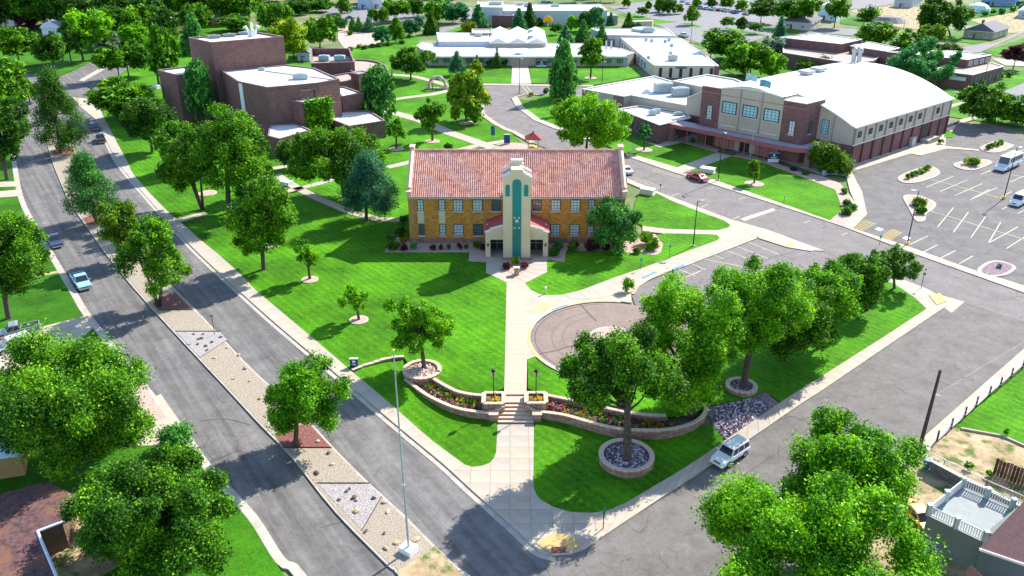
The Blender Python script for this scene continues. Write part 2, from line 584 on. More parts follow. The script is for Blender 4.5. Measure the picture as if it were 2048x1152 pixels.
def clip_cell(poly, x0, x1, y0, y1):
    def cut(ps, f):
        out = []
        for i in range(len(ps)):
            a, b = ps[i - 1], ps[i]
            fa, fb = f(a), f(b)
            if fa * fb < 0: out.append(lerp(a, b, fa / (fa - fb)))
            if fb >= 0: out.append(b)
        return out
    for f in (lambda p: p[0] - x0, lambda p: x1 - p[0], lambda p: p[1] - y0, lambda p: y1 - p[1]):
        poly = cut(poly, f)
        if len(poly) < 3: return None
    return poly

def slab_grid(parent, poly, sx, sy, ang, z, tints, follow=True):
    ca, sa = math.cos(ang), math.sin(ang)
    R = [(x * ca + y * sa, -x * sa + y * ca) for x, y in ccw(poly)]
    x0, y0 = min(p[0] for p in R), min(p[1] for p in R)
    nx = int((max(p[0] for p in R) - x0) / sx) + 1; ny = int((max(p[1] for p in R) - y0) / sy) + 1
    for i in range(nx):
        for j in range(ny):
            q = clip_cell(R, x0 + i * sx, x0 + i * sx + sx, y0 + j * sy, y0 + j * sy + sy)
            if q and len(q) < 9 and abs(area2(q)) > .5:
                slab(parent, [(x * ca - y * sa, x * sa + y * ca) for x, y in q], z, tints, follow)

def slab_strip(parent, A, B, step, z, tints, follow=True, cross=1):
    n = max(2, int(plen(A) / step))
    A, B = resample(A, n), resample(B, n)
    for i in range(n):
        for k in range(cross):
            q = [lerp(A[i], B[i], k / cross), lerp(A[i], B[i], (k + 1) / cross), lerp(A[i + 1], B[i + 1], (k + 1) / cross), lerp(A[i + 1], B[i + 1], k / cross)]
            slab(parent, ccw(q), z, tints, follow)

# base terrain out past the far edge of the view
sheet("ground", [(-1500, -60), (1500, -60), (1500, 2600), (-1500, 2600)], EARTH, -.10, skirt=0)

# boulevard: two carriageways and a gravelled median
west = [(800, 1440), (612, 1152), (569, 1118), (512, 1031), (427, 938), (363, 851), (290, 768), (182, 631), (157, 591), (113, 517), (80, 461), (47, 397), (32, 320), (30, 280), (36, 240), (45, 200)]
east = [(1105, 1112), (1075, 1102), (1024, 1055), (940, 980), (860, 908), (694, 768), (600, 690), (512, 614), (399, 510), (361, 470), (319, 424), (242, 334), (218, 292), (190, 238), (159, 213)]
WEST, EAST = smooth(gp(west), 4), smooth(gp(east), 4)
far_w = gp([(40, 182), (0, 165), (-60, 150), (-60, 108), (0, 125), (22, 133), (55, 146), (90, 152), (116, 154), (141, 145), (184, 123), (250, 98), (330, 70), (350, 72), (290, 112), (245, 145), (232, 158), (215, 170), (200, 188)])
sheet("boulevard_road", gp([(1330, 1440), (1112, 1118)]) + EAST + far_w[::-1] + WEST[::-1], ROAD, 0, skirt=0)
ml = [(960, 1420), (800, 1160), (775, 1133), (672, 1028), (584, 918), (512, 843), (443, 768), (343, 661), (267, 577), (220, 520), (184, 470), (160, 436), (138, 404), (120, 363), (104, 322), (93, 283)]
mr = [(1150, 1420), (960, 1175), (917, 1138), (862, 1086), (817, 1040), (742, 971), (667, 896), (615, 841), (512, 747), (445, 677), (388, 617), (337, 567), (292, 520), (248, 468), (208, 415), (175, 360), (155, 314), (145, 285)]
ML, MR = smooth(gp(ml), 3), smooth(gp(mr), 3)
MPOLY = MR + gp([(138, 271), (120, 264), (100, 272)]) + ML[::-1]
med = sheet("median", MPOLY, KERB, .15)
sheet("gravel_surface", inset(MPOLY, .22), TANGRAVEL, .17, skirt=.05, parent=med)
def median_patch(name, pts, mat, z=.19):
    return sheet(name, inset(gp(pts), .05), mat, z, skirt=.08, parent=med)
median_patch("white_gravel_bed", [(634, 970), (740, 970), (762, 996), (724, 1063)], WHITEGRAVEL)
median_patch("white_gravel_bed", [(352, 666), (442, 666), (455, 681), (400, 717)], WHITEGRAVEL)
median_patch("red_mulch_bed", [(548, 870), (566, 897), (663, 897), (616, 846), (590, 858)], REDMULCH)
median_patch("red_mulch_bed", [(305, 610), (317, 622), (384, 621), (351, 586), (325, 592)], REDMULCH)
median_patch("red_mulch_bed", [(166, 438), (176, 453), (210, 448), (206, 424)], REDMULCH)
median_patch("red_mulch_bed", [(103, 303), (106, 313), (150, 312), (144, 294), (125, 297)], REDMULCH)
median_patch("bare_soil_end", [(792, 1148), (870, 1094), (915, 1140), (1130, 1400), (955, 1400)], DIRT)
edge = MB()
for a, b in (((634, 969), (740, 969)), ((764, 996), (724, 1064)), ((352, 665), (443, 665)), ((457, 681), (400, 718)), ((566, 898), (664, 898)), ((317, 623), (386, 622))):
    p, q = G(*a), G(*b)
    edge.tube([(p[0], p[1], p[2] + .21), (q[0], q[1], q[2] + .21)], .05, 4)
link("bed_edging", edge.mesh("bed_edging", BLACKMETAL), med)
sheet("street_island", gp([(157, 162), (166, 163), (219, 133), (212, 130)]), KERB, .15)

# cross street on the right and the drive behind the brick hall
sheet("street", gp([(1250, 1500), (1085, 1120), (1125, 1112), (1167, 1098), (1536, 852), (1893, 610), (1930, 600), (2700, 830), (2700, 880), (2120, 672), (2048, 705), (1969, 768), (1803, 915), (1700, 1010), (1500, 1500)]), STREET, .015, skirt=0)
drive = [(1929, 606), (1796, 559), (1700, 523), (1640, 501), (1616, 491), (1536, 461), (1464, 441), (1314, 384), (1254, 358), (1100, 300), (1060, 284), (1024, 264), (1005, 258), (985, 247), (962, 230), (957, 205), (960, 180), (966, 170), (1024, 170), (1061, 172), (1100, 172), (1172, 175), (1172, 193), (1090, 188), (1050, 188), (1030, 190), (1020, 196), (1030, 212), (1067, 240), (1104, 256), (1200, 292), (1254, 313), (1348, 345), (1414, 365), (1536, 404), (1683, 452), (1826, 507), (2048, 586), (2700, 800), (2700, 860)]
sheet("campus_drive", gp(drive), DRIVE, .03, skirt=0)
sheet("parking_lot", gp([(1700, 340), (1724, 385), (1734, 430), (1703, 459), (1813, 494), (1940, 540), (2700, 780), (2700, 390), (2048, 267), (1893, 237), (1880, 262)]), LOT, .02, skirt=0)

# lawns
CIRC_C, CIRC_R = (13.2, 94.9), 11.0
inner_left = [(968, 805), (942, 802), (915, 795), (891, 782), (870, 767), (852, 752), (820, 735), (808, 718), (770, 722), (742, 729), (720, 735)]
inner_right = [(1092, 805), (1144, 816), (1178, 825), (1218, 834), (1257, 842), (1297, 846), (1331, 846)]
side_in = [(700, 743), (625, 677), (512, 582), (472, 541), (435, 508), (400, 480), (362, 446), (347, 434), (301, 388), (266, 347), (256, 326), (233, 283), (206, 231)]
SIDE_IN = smooth(gp(side_in), 4)
lawnA = SIDE_IN + gp([(209, 215), (202, 196), (203, 187), (217, 171), (234, 159), (247, 146), (292, 113), (345, 74), (430, 45), (520, 55), (600, 105), (690, 98), (745, 90), (770, 82), (800, 72), (838, 75), (838, 90), (860, 131), (1020, 131), (1024, 169), (966, 168), (957, 180), (953, 205), (957, 229), (983, 248), (1003, 259), (1022, 266), (1058, 300), (1058, 500), (1014, 567), (1012, 770), (1006, 790)]) + gp(inner_left)
sheet("campus_lawn", lawnA, LAWN, .12, follow=False, skirt=.5)
sheet("hall_lawn", gp([(1050, 568), (1062, 581), (1078, 589), (1094, 592), (1124, 591), (1150, 585), (1170, 579), (1230, 556), (1289, 536), (1350, 513), (1432, 483), (1440, 477), (1434, 471), (1420, 470), (1332, 468), (1300, 474), (1290, 487), (1100, 487), (1094, 515), (1094, 546)]), LAWN, .15, follow=False)
sheet("side_lawn", gp([(1262, 440), (1271, 405), (1280, 386), (1310, 386), (1346, 404), (1403, 426), (1447, 442), (1461, 451), (1456, 457), (1434, 462), (1332, 459), (1285, 453)]), LAWN, .15, follow=False)
sheet("gym_lawn_west", gp([(1251, 307), (1262, 280), (1285, 281), (1318, 294), (1360, 286), (1434, 306), (1348, 336)]), LAWN, .12, follow=False)
sheet("gym_lawn_east", gp([(1376, 343), (1464, 313), (1527, 327), (1615, 359), (1656, 371), (1670, 381), (1685, 420), (1659, 442)]), LAWN, .12, follow=False)
sheet("loop_lawn", gp([(1031, 199), (1060, 201), (1090, 191), (1170, 192), (1240, 222), (1250, 240), (1262, 280), (1250, 308), (1200, 287), (1106, 251), (1067, 231)]), LAWN, .14, follow=False)
sheet("north_lawn", gp([(1058, 136), (1062, 167), (1186, 171), (1289, 153), (1269, 138), (1236, 133), (1150, 133)]), LAWN, .14, follow=False)
sheet("corner_lawn", gp([(1853, 619), (1769, 674), (1626, 765), (1560, 806), (1531, 784), (1500, 800), (1440, 770), (1395, 730), (1440, 672), (1560, 600), (1640, 560), (1700, 545), (1760, 560), (1789, 569), (1830, 597)]), LAWN, .12)
sheet("circle_lawn", gp([(1055, 722), (1074, 720)]) + arc(CIRC_C, CIRC_R + .5, 205, 300, 16) + gp([(1480, 740), (1531, 784), (1500, 800), (1415, 815), (1390, 838), (1331, 846)]) + gp(inner_right[::-1])[1:] + gp([(1056, 790)]), LAWN, .12, follow=False)
lowl = gp([(706, 747), (732, 768), (799, 825), (862, 881), (929, 931), (945, 936), (962, 934), (979, 928), (988, 918), (992, 906), (995, 851), (985, 838), (930, 832), (880, 812), (830, 770), (812, 750), (806, 720), (770, 724), (742, 730)])
sheet("lower_lawn_west", lowl, LAWN, .13)
lowr = gp([(1068, 851), (1067, 975), (1072, 990), (1081, 1001), (1107, 1016), (1141, 1026), (1184, 1028), (1214, 1023), (1251, 1008), (1357, 945), (1424, 901), (1450, 884), (1424, 852), (1400, 852), (1330, 874), (1244, 872), (1165, 852), (1081, 836)])
sheet("lower_lawn_east", lowr, LAWN, .13)
sheet("cobble_slope", gp([(1424, 838), (1395, 810), (1440, 770), (1490, 745), (1531, 784), (1558, 808), (1480, 862), (1450, 884), (1424, 855)]), PURPLEBED, .085)

# yards west of the boulevard
WEST2 = offset(WEST, .9)
yards = [(780, 1440), (560, 1140), (515, 1058), (440, 962), (350, 850), (280, 772), (172, 634), (147, 594), (103, 520), (70, 464), (38, 400), (24, 325), (20, 270), (-200, 270), (-260, 700), (-500, 1440)]
sheet("yard_lawn", gp(yards), FIELD, .10)
wk = sheet("west_gutter", [p for p in offset(WEST, -.05)] + offset(WEST, .85)[::-1], KERB, .12)
sheet("driveway", gp([(240, 870), (300, 800), (322, 790), (366, 853), (380, 880), (318, 893), (250, 893)]), CONC, .14)
sheet("driveway", gp([(-60, 668), (77, 657), (180, 631), (195, 650), (118, 720), (-60, 760)]), CONC, .14)
sheet("driveway", gp([(-60, 366), (34, 364), (40, 374), (-60, 377)]), CONC, .14)
sheet("driveway", gp([(-60, 389), (42, 380), (47, 393), (-60, 400)]), CONC, .14)
sheet("garden_path", gp([(30, 560), (120, 542), (122, 546), (30, 565)]), plain("ochre_paving", (.42, .36, .15)), .13)
sheet("gravel_bed", gp([(262, 760), (282, 762), (332, 836), (318, 842), (270, 830)]), PINKMULCH, .17)
sheet("bare_yard", gp([(90, 1000), (150, 985), (240, 1000), (260, 1120), (130, 1200), (70, 1100)]), DIRT, .12)

# pavements: base bed in a darker tone, separate slabs on top
side_out = [q for q in east[:-1]]
SIDE_OUT = EAST[:-4]
right_in = [(1251, 1008), (1357, 945), (1424, 901), (1480, 862), (1558, 808), (1626, 765), (1769, 674), (1853, 619)]
right_out = [(1210, 1072), (1300, 1012), (1420, 932), (1536, 855), (1640, 785), (1769, 697), (1870, 629), (1893, 614)]
RI, RO = gp(right_in), gp(right_out)
walk_poly = SIDE_OUT + [gp([(206, 231)])[0]] + SIDE_IN[::-1] + gp([(706, 747), (732, 768), (799, 825), (862, 881), (929, 931), (945, 936), (962, 934), (979, 928), (988, 918), (992, 906), (995, 849), (1068, 849), (1067, 975), (1072, 990), (1081, 1001), (1107, 1016), (1141, 1026), (1184, 1028), (1214, 1023)]) + RI + gp([(1830, 597), (1789, 569), (1760, 560), (1700, 545), (1690, 522), (1796, 556), (1850, 577), (1880, 592), (1894, 604)]) + RO[::-1] + gp([(1167, 1101), (1140, 1110)])
pav = sheet("sidewalk", walk_poly, KERB, .10)
inL = gp([(929, 931), (862, 881), (799, 825), (732, 768), (706, 747)]) + gp(side_in)[1:8]
outL = gp([(1000, 1033), (940, 980), (860, 908), (766, 829), (735, 803), (694, 768), (600, 690), (512, 614), (433, 541), (399, 510), (378, 487)])
def nearest(A, B):
    D = resample(B, 400); k = 0; out = []
    for a in A:
        k = min(range(k, len(D)), key=lambda i: (D[i][0] - a[0]) ** 2 + (D[i][1] - a[1]) ** 2); out.append(D[k])
    return out
inL = resample(inL, int(plen(inL) / 1.75)); outN = nearest(inL, SIDE_OUT)
for i in range(len(inL) - 1):
    slab(pav, ccw([inL[i], outN[i], outN[i + 1], inL[i + 1]]), .15, SLAB_TINTS)
slab_strip(pav, RI, RO, 1.75, .15, SLAB_TINTS)
plaza = gp([(929, 931), (945, 936), (962, 934), (979, 928), (988, 918), (992, 906), (995, 851), (1068, 851), (1067, 975), (1072, 990), (1081, 1001), (1107, 1016), (1141, 1026), (1184, 1028), (1214, 1023), (1251, 1008), (1210, 1072), (1167, 1100), (1140, 1109), (1105, 1111), (1075, 1101), (1024, 1054), (1000, 1033), (940, 979.5)]) + [outN[0]]
ramp_px = [(1072, 1089), (1105, 1070), (1132, 1070), (1165, 1092), (1138, 1107), (1105, 1109), (1090, 1103)]
slab_grid(pav, plaza, 2.0, 2.0, 0.0, .15, SLAB_TINTS)
sheet("kerb_ramp", gp(ramp_px), plain("tan_ramp", (.52, .36, .14), .12, 1), .20, skirt=.02, parent=pav)
sheet("tactile_plate", gp([(1103, 1097), (1132, 1097), (1132, 1108), (1102, 1109)]), plain("brick_red_plate", (.22, .07, .06), .1, 2), .22, skirt=.02, parent=pav)
sheet("apron", gp([(1888, 616), (1876, 588), (1897, 595), (1929, 604), (1903, 626)]), CONC, .04)
sheet("kerb_ramp", gp([(1857, 592), (1880, 588), (1893, 604), (1873, 612)]), plain("tan_ramp", (.52, .36, .14)), .17, skirt=.02, parent=pav)
sheet("apron", gp([(145, 195), (188, 200), (206, 231), (190, 238), (159, 213)]), CONC, .12)
gut = MB()
strip_mesh(gut, EAST[:-6], .02, .62, .03)
link("gutter", gut.mesh("gutter", KERB), pav)
sheet("verge_walk", gp([(1786, 930), (1803, 915), (1969, 768), (2060, 688), (2085, 700), (2003, 768), (1872, 887), (1850, 912), (1815, 938)]), CONC, .145)
cr = MB()
for a, b, r in (((1206, 1072), (1112, 1115), 0),):
    pass

# forecourt: walk from the steps, entrance apron, circle kerb, walk beside the parking court
court_top = [(1346, 541), (1400, 520), (1515, 475)]
fc = gp([(1008, 804), (1013, 567), (972, 547), (972, 488), (1094, 488), (1094, 546), (1050, 568), (1062, 581), (1078, 589), (1094, 592), (1124, 591), (1150, 585), (1170, 579), (1230, 556), (1289, 536), (1350, 513), (1432, 483), (1440, 477), (1434, 471), (1332, 469), (1285, 463), (1285, 453), (1332, 459), (1434, 462), (1456, 457), (1461, 451), (1447, 442), (1403, 427), (1346, 405), (1254, 366), (1254, 357), (1314, 384), (1464, 441), (1536, 461), (1616, 491), (1650, 503), (1625, 502), (1576, 494), (1515, 474), (1400, 518), (1300, 560), (1262, 585)]) + arc(CIRC_C, CIRC_R + .15, 70, 205, 24) + gp([(1054, 724), (1053, 804)])
fore = sheet("forecourt_paving", fc, CONC, .137, follow=False)
cd = sheet("turning_circle", arc(CIRC_C, CIRC_R - .3, 0, 360, 48)[:-1], CIRC, .045, follow=False, skirt=0)
sheet("parking_court", gp([(1515, 478), (1576, 497), (1640, 504), (1700, 527), (1690, 548), (1560, 604), (1460, 665), (1380, 735), (1290, 660), (1262, 588), (1300, 563), (1400, 521)]), DRIVE, .035, follow=False, skirt=0)
sheet("court_exit", gp([(1590, 494), (1625, 492), (1660, 500), (1722, 530), (1690, 552), (1600, 525)]), DRIVE, .022, follow=False, skirt=0)
kb = MB(); strip_mesh(kb, arc(CIRC_C, CIRC_R, 78, 300, 40), -.3, .25, .15, False)
link("circle_kerb", kb.mesh("circle_kerb", KERB), cd)
for nm, mt, a0, a1 in (("yellow_kerb_paint", YELLOWPAINT, 78, 118), ("blue_kerb_paint", BLUEPAINT, 118, 134), ("blue_kerb_paint", plain("pale_blue_paint", (.30, .52, .68)), 134, 163), ("yellow_kerb_paint", YELLOWPAINT, 163, 212)):
    k2 = MB(); strip_mesh(k2, arc(CIRC_C, CIRC_R + .1, a0, a1, 14), -.1, .12, .165, False)
    link(nm, k2.mesh(nm, mt), cd)
isl = MB(); isl.prism(arc(CIRC_C, 3.2, 0, 360, 28)[:-1], 0.0, .18)
link("circle_island", isl.mesh("circle_island", KERB), cd)
isl = MB(); isl.prism(arc(CIRC_C, 2.7, 0, 360, 28)[:-1], 0.1, .2)
link("island_bed", isl.mesh("island_bed", PINKMULCH), cd)
tar = MB()
for pts in ([(1158, 606), (1175, 625), (1193, 643)], [(1080, 710), (1110, 704), (1140, 694), (1172, 687)]):
    strip_mesh(tar, smooth(gp(pts), 5), -.09, .09, .055, False)
strip_mesh(tar, arc(CIRC_C, 10.2, 90, 285, 40), -.05, .05, .053, False)
link("tar_seam", tar.mesh("tar_seam", TAR), cd)
tar = MB()
for pts in ([(1560, 508), (1535, 520), (1480, 540), (1420, 560)], [(1594, 498), (1590, 502), (1575, 507), (1560, 510)], [(1385, 528), (1405, 545)], [(1560, 510), (1590, 520)], [(1480, 552), (1520, 565)]):
    strip_mesh(tar, smooth(gp(pts), 4), -.1, .1, .045, False)
link("tar_seam", tar.mesh("tar_seam", TAR), cd)
ring = MB()
for rr in (6.6, 8.0):
    strip_mesh(ring, arc(CIRC_C, rr, 110, 280, 40), -.12, .12, .05, False)
link("tyre_track", ring.mesh("tyre_track", plain("dusty_asphalt", (.19, .145, .12))), cd)
ck = MB()
for pth in ([(1346, 541), (1515, 475.5)], [(1515, 475.5), (1576, 495), (1625, 503)]):
    strip_mesh(ck, gp(pth), -.28, .28, .14, False)
link("court_kerb", ck.mesh("court_kerb", KERB), cd)
bl = MB()
for pth in ([(1346, 541), (1368, 532)], [(1284, 559), (1312, 546)]):
    strip_mesh(bl, gp(pth), -.2, .3, .185, False)
link("blue_kerb_paint", bl.mesh("blue_kerb_paint", BLUEPAINT), cd)
sheet("warm_ramp", gp([(1055, 623), (1080, 607), (1116, 606), (1098, 618), (1070, 630)]), plain("salmon_paving", (.62, .38, .22), .08, .6), .15, follow=False, skirt=.02, parent=fore)
sheet("warm_ramp", gp([(1569, 490), (1583, 487), (1592, 492), (1578, 496)]), plain("tan_ramp", (.52, .36, .14)), .15, follow=False, skirt=.02, parent=fore)
slab_strip(fore, gp([(1014, 568), (1008, 803.5)]), gp([(1050, 568), (1053, 803.5)]), 1.15, .165, WALK_TINTS, False)
slab_strip(fore, gp([(972, 510), (972, 547), (1014, 567)]), gp([(1006, 516), (1014, 540), (1033, 558)]), 1.9, .165, SLAB_TINTS, False)
slab_strip(fore, gp([(1094, 510), (1094, 546), (1052, 567)]), gp([(1061, 516), (1058, 540), (1034, 558)]), 1.9, .165, SLAB_TINTS, False)
lo_walk = sheet("lower_walk", gp([(996, 849), (1067, 849), (1066, 905), (992, 905)]), KERB, .12)
slab_strip(fore, gp([(1130, 590), (1170, 580), (1230, 557), (1289, 537), (1350, 515), (1432, 484), (1448, 478)]), gp([(1140, 600), (1195, 600), (1262, 582), (1300, 560), (1350, 537), (1440, 502), (1512, 474)]), 2.2, .165, SLAB_TINTS, False)
sheet("gravel_wedge", gp([(1201, 584), (1228, 572), (1262, 560), (1285, 566), (1268, 590)]), PINKMULCH, .16, follow=False, skirt=.03)

# other walks
def path(name, pts, w, mat=CONC, z=.155, follow=False, slabs=0):
    W = gp(pts)
    b = sheet(name, ribbon(W, -w / 2, w / 2), mat, z, follow, .04)
    if slabs: slab_strip(b, offset(W, -w / 2), offset(W, w / 2), slabs, z + .03, SLAB_TINTS, follow)
    return b
path("foot_path", [(552, 350), (575, 366), (598, 379), (640, 400), (700, 425), (755, 440), (800, 441)], 2.0, slabs=2.0)
path("foot_path", [(552, 391), (580, 382), (605, 377), (640, 368), (668, 360)], 1.8, slabs=2.0)
path("foot_path", [(358, 443), (384, 435), (412, 427)], 1.8, slabs=1.8)
path("foot_path", [(755, 218), (800, 230), (845, 243), (900, 267), (950, 284), (976, 294), (1010, 306)], 3.4, slabs=2.6)
path("foot_path", [(770, 202), (820, 195), (862, 190), (890, 184), (915, 178)], 2.6)
path("foot_path", [(770, 150), (800, 151), (830, 154), (862, 162), (900, 173), (918, 182), (930, 196), (945, 212)], 2.6)
path("foot_path", [(775, 336), (800, 330), (830, 322)], 2.0)
path("foot_path", [(900, 306), (950, 293), (1010, 283)], 2.2)
path("foot_path", [(546, 338), (590, 331), (640, 320)], 2.0)
W = gp([(957, 205), (959, 229), (985, 248), (1005, 259), (1024, 266), (1060, 287)])
kk = sheet("drive_kerb", ribbon(W, 0, 1.4), CONC, .16, False, .2)
sheet("drive_kerb", ribbon(gp([(1022, 196), (1032, 214), (1067, 241), (1104, 256), (1170, 280)]), .0, 2.0), CONC, .16, False, .2)
sheet("drive_kerb", ribbon(gp([(1022, 196), (1050, 188.5), (1172, 193)]), 0, -.8), CONC, .16, False, .2)
sheet("drive_kerb", gp([(966, 168), (1186, 171), (1186, 174), (966, 171)]), CONC, .16, False, .2)
sheet("entry_walk", gp([(1024, 131), (1056, 131), (1062, 168), (1023, 168)]), PAVEWARM, .16, False, .05)
gw = sheet("gym_walk", gp([(1250, 305), (1348, 334), (1376, 342), (1659, 442), (1700, 456), (1813, 493), (1940, 539), (2700, 777), (2700, 798), (2048, 587), (1826, 508), (1683, 453), (1536, 405), (1414, 366), (1348, 346), (1254, 314)]), CONC, .15, False, .25)
sheet("gym_walk", gp([(1348, 338), (1434, 306), (1464, 313), (1376, 344)]), CONC, .17, False, .05)
sheet("gym_walk", gp([(1290, 285), (1317, 290), (1380, 262), (1380, 240), (1560, 290), (1640, 320), (1665, 345), (1640, 350), (1560, 322), (1470, 300), (1380, 282), (1320, 296)]), CONC, .16, False, .05)
sheet("gravel_bed", gp([(1362, 286), (1385, 281), (1440, 300), (1434, 306)]), PINKMULCH, .19, False, .05)
sheet("gravel_bed", gp([(1464, 313), (1485, 306), (1535, 321), (1600, 345), (1640, 352), (1680, 368), (1700, 392), (1722, 425), (1690, 452), (1659, 443), (1685, 420), (1670, 381), (1615, 359), (1527, 327)]), PINKMULCH, .165, False, .1)
sheet("lot_walk", gp([(1696, 338), (1703, 345), (1724, 385), (1734, 430), (1706, 458), (1688, 452), (1718, 424), (1700, 385), (1690, 345)]), CONC, .175, False, .2)
sheet("wall_apron", gp([(1690, 333), (1700, 345), (1821, 308), (1841, 312), (1894, 298), (1940, 301), (1958, 303), (1958, 300), (1890, 293), (1893, 262)]), CONC, .13, False, .2)
sheet("wall_apron", gp([(1884, 275), (1898, 274), (1920, 240), (1960, 231), (1962, 236), (1905, 252), (1890, 262)]), CONC, .14, False, .1)

# beds along the hall
sheet("planting_bed", gp([(769, 506), (795, 506), (939, 506), (937, 524), (972, 526), (972, 484), (812, 484), (785, 470)]), PINKMULCH, .17, False, .06)
sheet("planting_bed", gp([(1094, 484), (1094, 521), (1129, 526), (1132, 503), (1226, 504), (1312, 512), (1322, 506), (1326, 490), (1310, 470), (1290, 470), (1250, 484)]), PINKMULCH, .175, False, .06)
sheet("planting_bed", gp([(1008, 518), (1060, 518), (1058, 541), (1034, 553), (1008, 541)]), PINKMULCH, .20, False, .06)

# parking islands
def island(pts, fill):
    Q = smooth(gp(pts), 4, True)
    o = sheet("parking_island", Q, KERB, .16, False, .2)
    sheet("island_gravel", inset(Q, .55), fill, .18, False, .04, parent=o)
island([(1795, 357), (1812, 346), (1850, 334), (1870, 336), (1880, 346), (1870, 355), (1835, 366), (1805, 366)], PINKMULCH)
island([(1906, 331), (1920, 324), (1960, 319), (1982, 323), (1980, 330), (1950, 341), (1925, 340)], PINKMULCH)
island([(1959, 297), (1975, 288), (1995, 283), (2022, 289), (2026, 294), (2000, 305), (1975, 305)], PINKMULCH)
island([(1806, 394), (1830, 391), (1855, 398), (1872, 408), (1866, 420), (1852, 430), (1850, 442), (1832, 443), (1818, 420)], PINKMULCH)
island([(1954, 541), (1975, 525), (2000, 523), (2028, 532), (2030, 541), (2010, 552), (1975, 554)], PURPLEBED)

# painted lines
def lines(name, segs, w, mat, z, follow=False):
    mb = MB()
    for x0, y0, x1, y1 in segs: strip_mesh(mb, gp([(x0, y0), (x1, y1)]), -w / 2, w / 2, z, follow)
    o = link(name, mb.mesh(name, mat)); o["kind"] = 'structure'
    return o
L8 = lambda q: [(1536 + a / 3, 384 + b / 3, 1536 + c / 3, 384 + d / 3) for a, b, c, d in q]
LR = lambda q: [(1700 + a / 5.7586, 230 + b / 5.7586, 1700 + c / 5.7586, 230 + d / 5.7586) for a, b, c, d in q]
lines("parking_lines", L8([(1018, 210, 1112, 95), (1112, 242, 1202, 122), (1218, 274, 1304, 150), (1322, 308, 1396, 182), (1432, 340, 1536, 272), (1322, 308, 1500, 210), (940, 105, 1536, 285), (830, 325, 960, 265), (930, 362, 1018, 318), (1036, 398, 1124, 352), (1146, 432, 1230, 384), (1120, 22, 1190, -10), (1214, 46, 1330, -15), (1305, 74, 1420, 20)]) +
      LR([(880, 832, 1190, 707), (1040, 880, 1354, 748), (1205, 932, 1522, 792), (1385, 978, 1695, 836), (1560, 1028, 1862, 884), (940, 742, 1790, 972), (1500, 688, 1620, 640), (1840, 775, 2004, 705), (1860, 690, 2040, 725), (1750, 1085, 1860, 1040), (1930, 1135, 2060, 1075), (1980, 500, 2060, 480), (1930, 425, 2060, 380), (1800, 405, 2004, 455)]), .16, LINEPAINT, .04)
Z12 = lambda q: [(1200 + a / 4.096, 300 + b / 4.096, 1200 + c / 4.096, 300 + d / 4.096) for a, b, c, d in q]
lines("court_lines", Z12([(1210, 755, 1465, 857), (1115, 790, 1375, 890), (1030, 823, 1290, 922), (830, 893, 1200, 962), (740, 930, 870, 985), (640, 975, 780, 1035), (930, 860, 1010, 893), (700, 1045, 830, 990)]), .14, LINEPAINT, .05)
lines("drive_lines", Z12([(590, 378, 650, 355), (830, 470, 890, 445), (1085, 568, 1150, 542), (1130, 405, 1190, 390), (890, 320, 935, 305), (1670, 600, 1720, 582), (1975, 700, 2030, 680), (270, 222, 525, 310), (255, 235, 500, 318), (240, 248, 470, 325), (400, 145, 690, 225), (385, 155, 680, 235)]), .13, LINEPAINT, .045)
sheet("cross_walk_line", gp([(1481, 438), (1545, 417), (1551, 421), (1488, 442)]), LINEPAINT, .045, False, 0)
L2 = lambda q: [(660 + a / 5.12, 150 + b / 5.12, 660 + c / 5.12, 150 + d / 5.12) for a, b, c, d in q]
lines("loop_lines", L2([(1560, 370, 1610, 362), (1620, 440, 1695, 430), (1720, 512, 1785, 500), (1830, 590, 1900, 570), (1850, 588, 2048, 690), (1890, 578, 2090, 672), (1940, 420, 2005, 415), (1830, 300, 1880, 297)]), .14, LINEPAINT, .045)
lines("cross_walk", L2([(1590, 170, 1800, 220), (1600, 160, 1810, 210)]), .1, WHITELINE, .045)
lines("cross_walk", [(1044, 172, 1060, 190), (1052, 172, 1068, 190)], .2, LINEPAINT, .045)
hat = []
for k in range(8):
    t = k / 7
    for (a, b, c, d) in (((1703, 457), (1724, 464), (1751, 449), (1729, 441)), ((1762, 473), (1783, 481), (1804, 467), (1783, 459))):
        p, q = lerp(a, d, t), lerp(b, c, t)
        hat.append((*p, *q))
lines("hatch_lines", hat, .16, YELLOWPAINT, .06)
sheet("blue_bay_mark", gp([(1749, 459), (1757, 455), (1768, 459), (1760, 463)]), WHITELINE, .05, False, 0)
sheet("blue_bay_mark", gp([(1804, 477), (1812, 473), (1822, 476), (1814, 481)]), WHITELINE, .05, False, 0)
lines("lane_line", [(2048, 684, 1960, 736), (1960, 736, 1880, 785)], .05, plain("faded_line", (.34, .33, .32), .3, 3), .03)
tw = MB()
for pts in ([(1440, 985), (1500, 942), (1640, 850)], [(1800, 720), (1900, 760), (1960, 740)]):
    strip_mesh(tw, smooth(gp(pts), 4), -.035, .035, .03)
for pts in ([(500, 850), (450, 838), (400, 842)], [(640, 1056), (700, 1040), (718, 1046)], [(560, 700), (520, 720)]):
    strip_mesh(tw, smooth(gp(pts), 4), -.03, .03, .02)
o = link("crack_seal", tw.mesh("crack_seal", TAR)); o["kind"] = 'structure'
sheet("utility_patch", gp([(1260, 1078), (1300, 1062), (1345, 1088), (1300, 1110), (1262, 1108)]), plain("patched_asphalt", (.165, .145, .14), .15, 2), .025, True, 0)
mh = MB(); g = G(1398, 985); mh.prism(arc((g[0], g[1]), .9, 0, 360, 20)[:-1], g[2], g[2] + .03); o = link("manhole_cover", mh.mesh("manhole_cover", plain("worn_iron", (.20, .19, .15), .25, 3))); o["kind"] = 'structure'

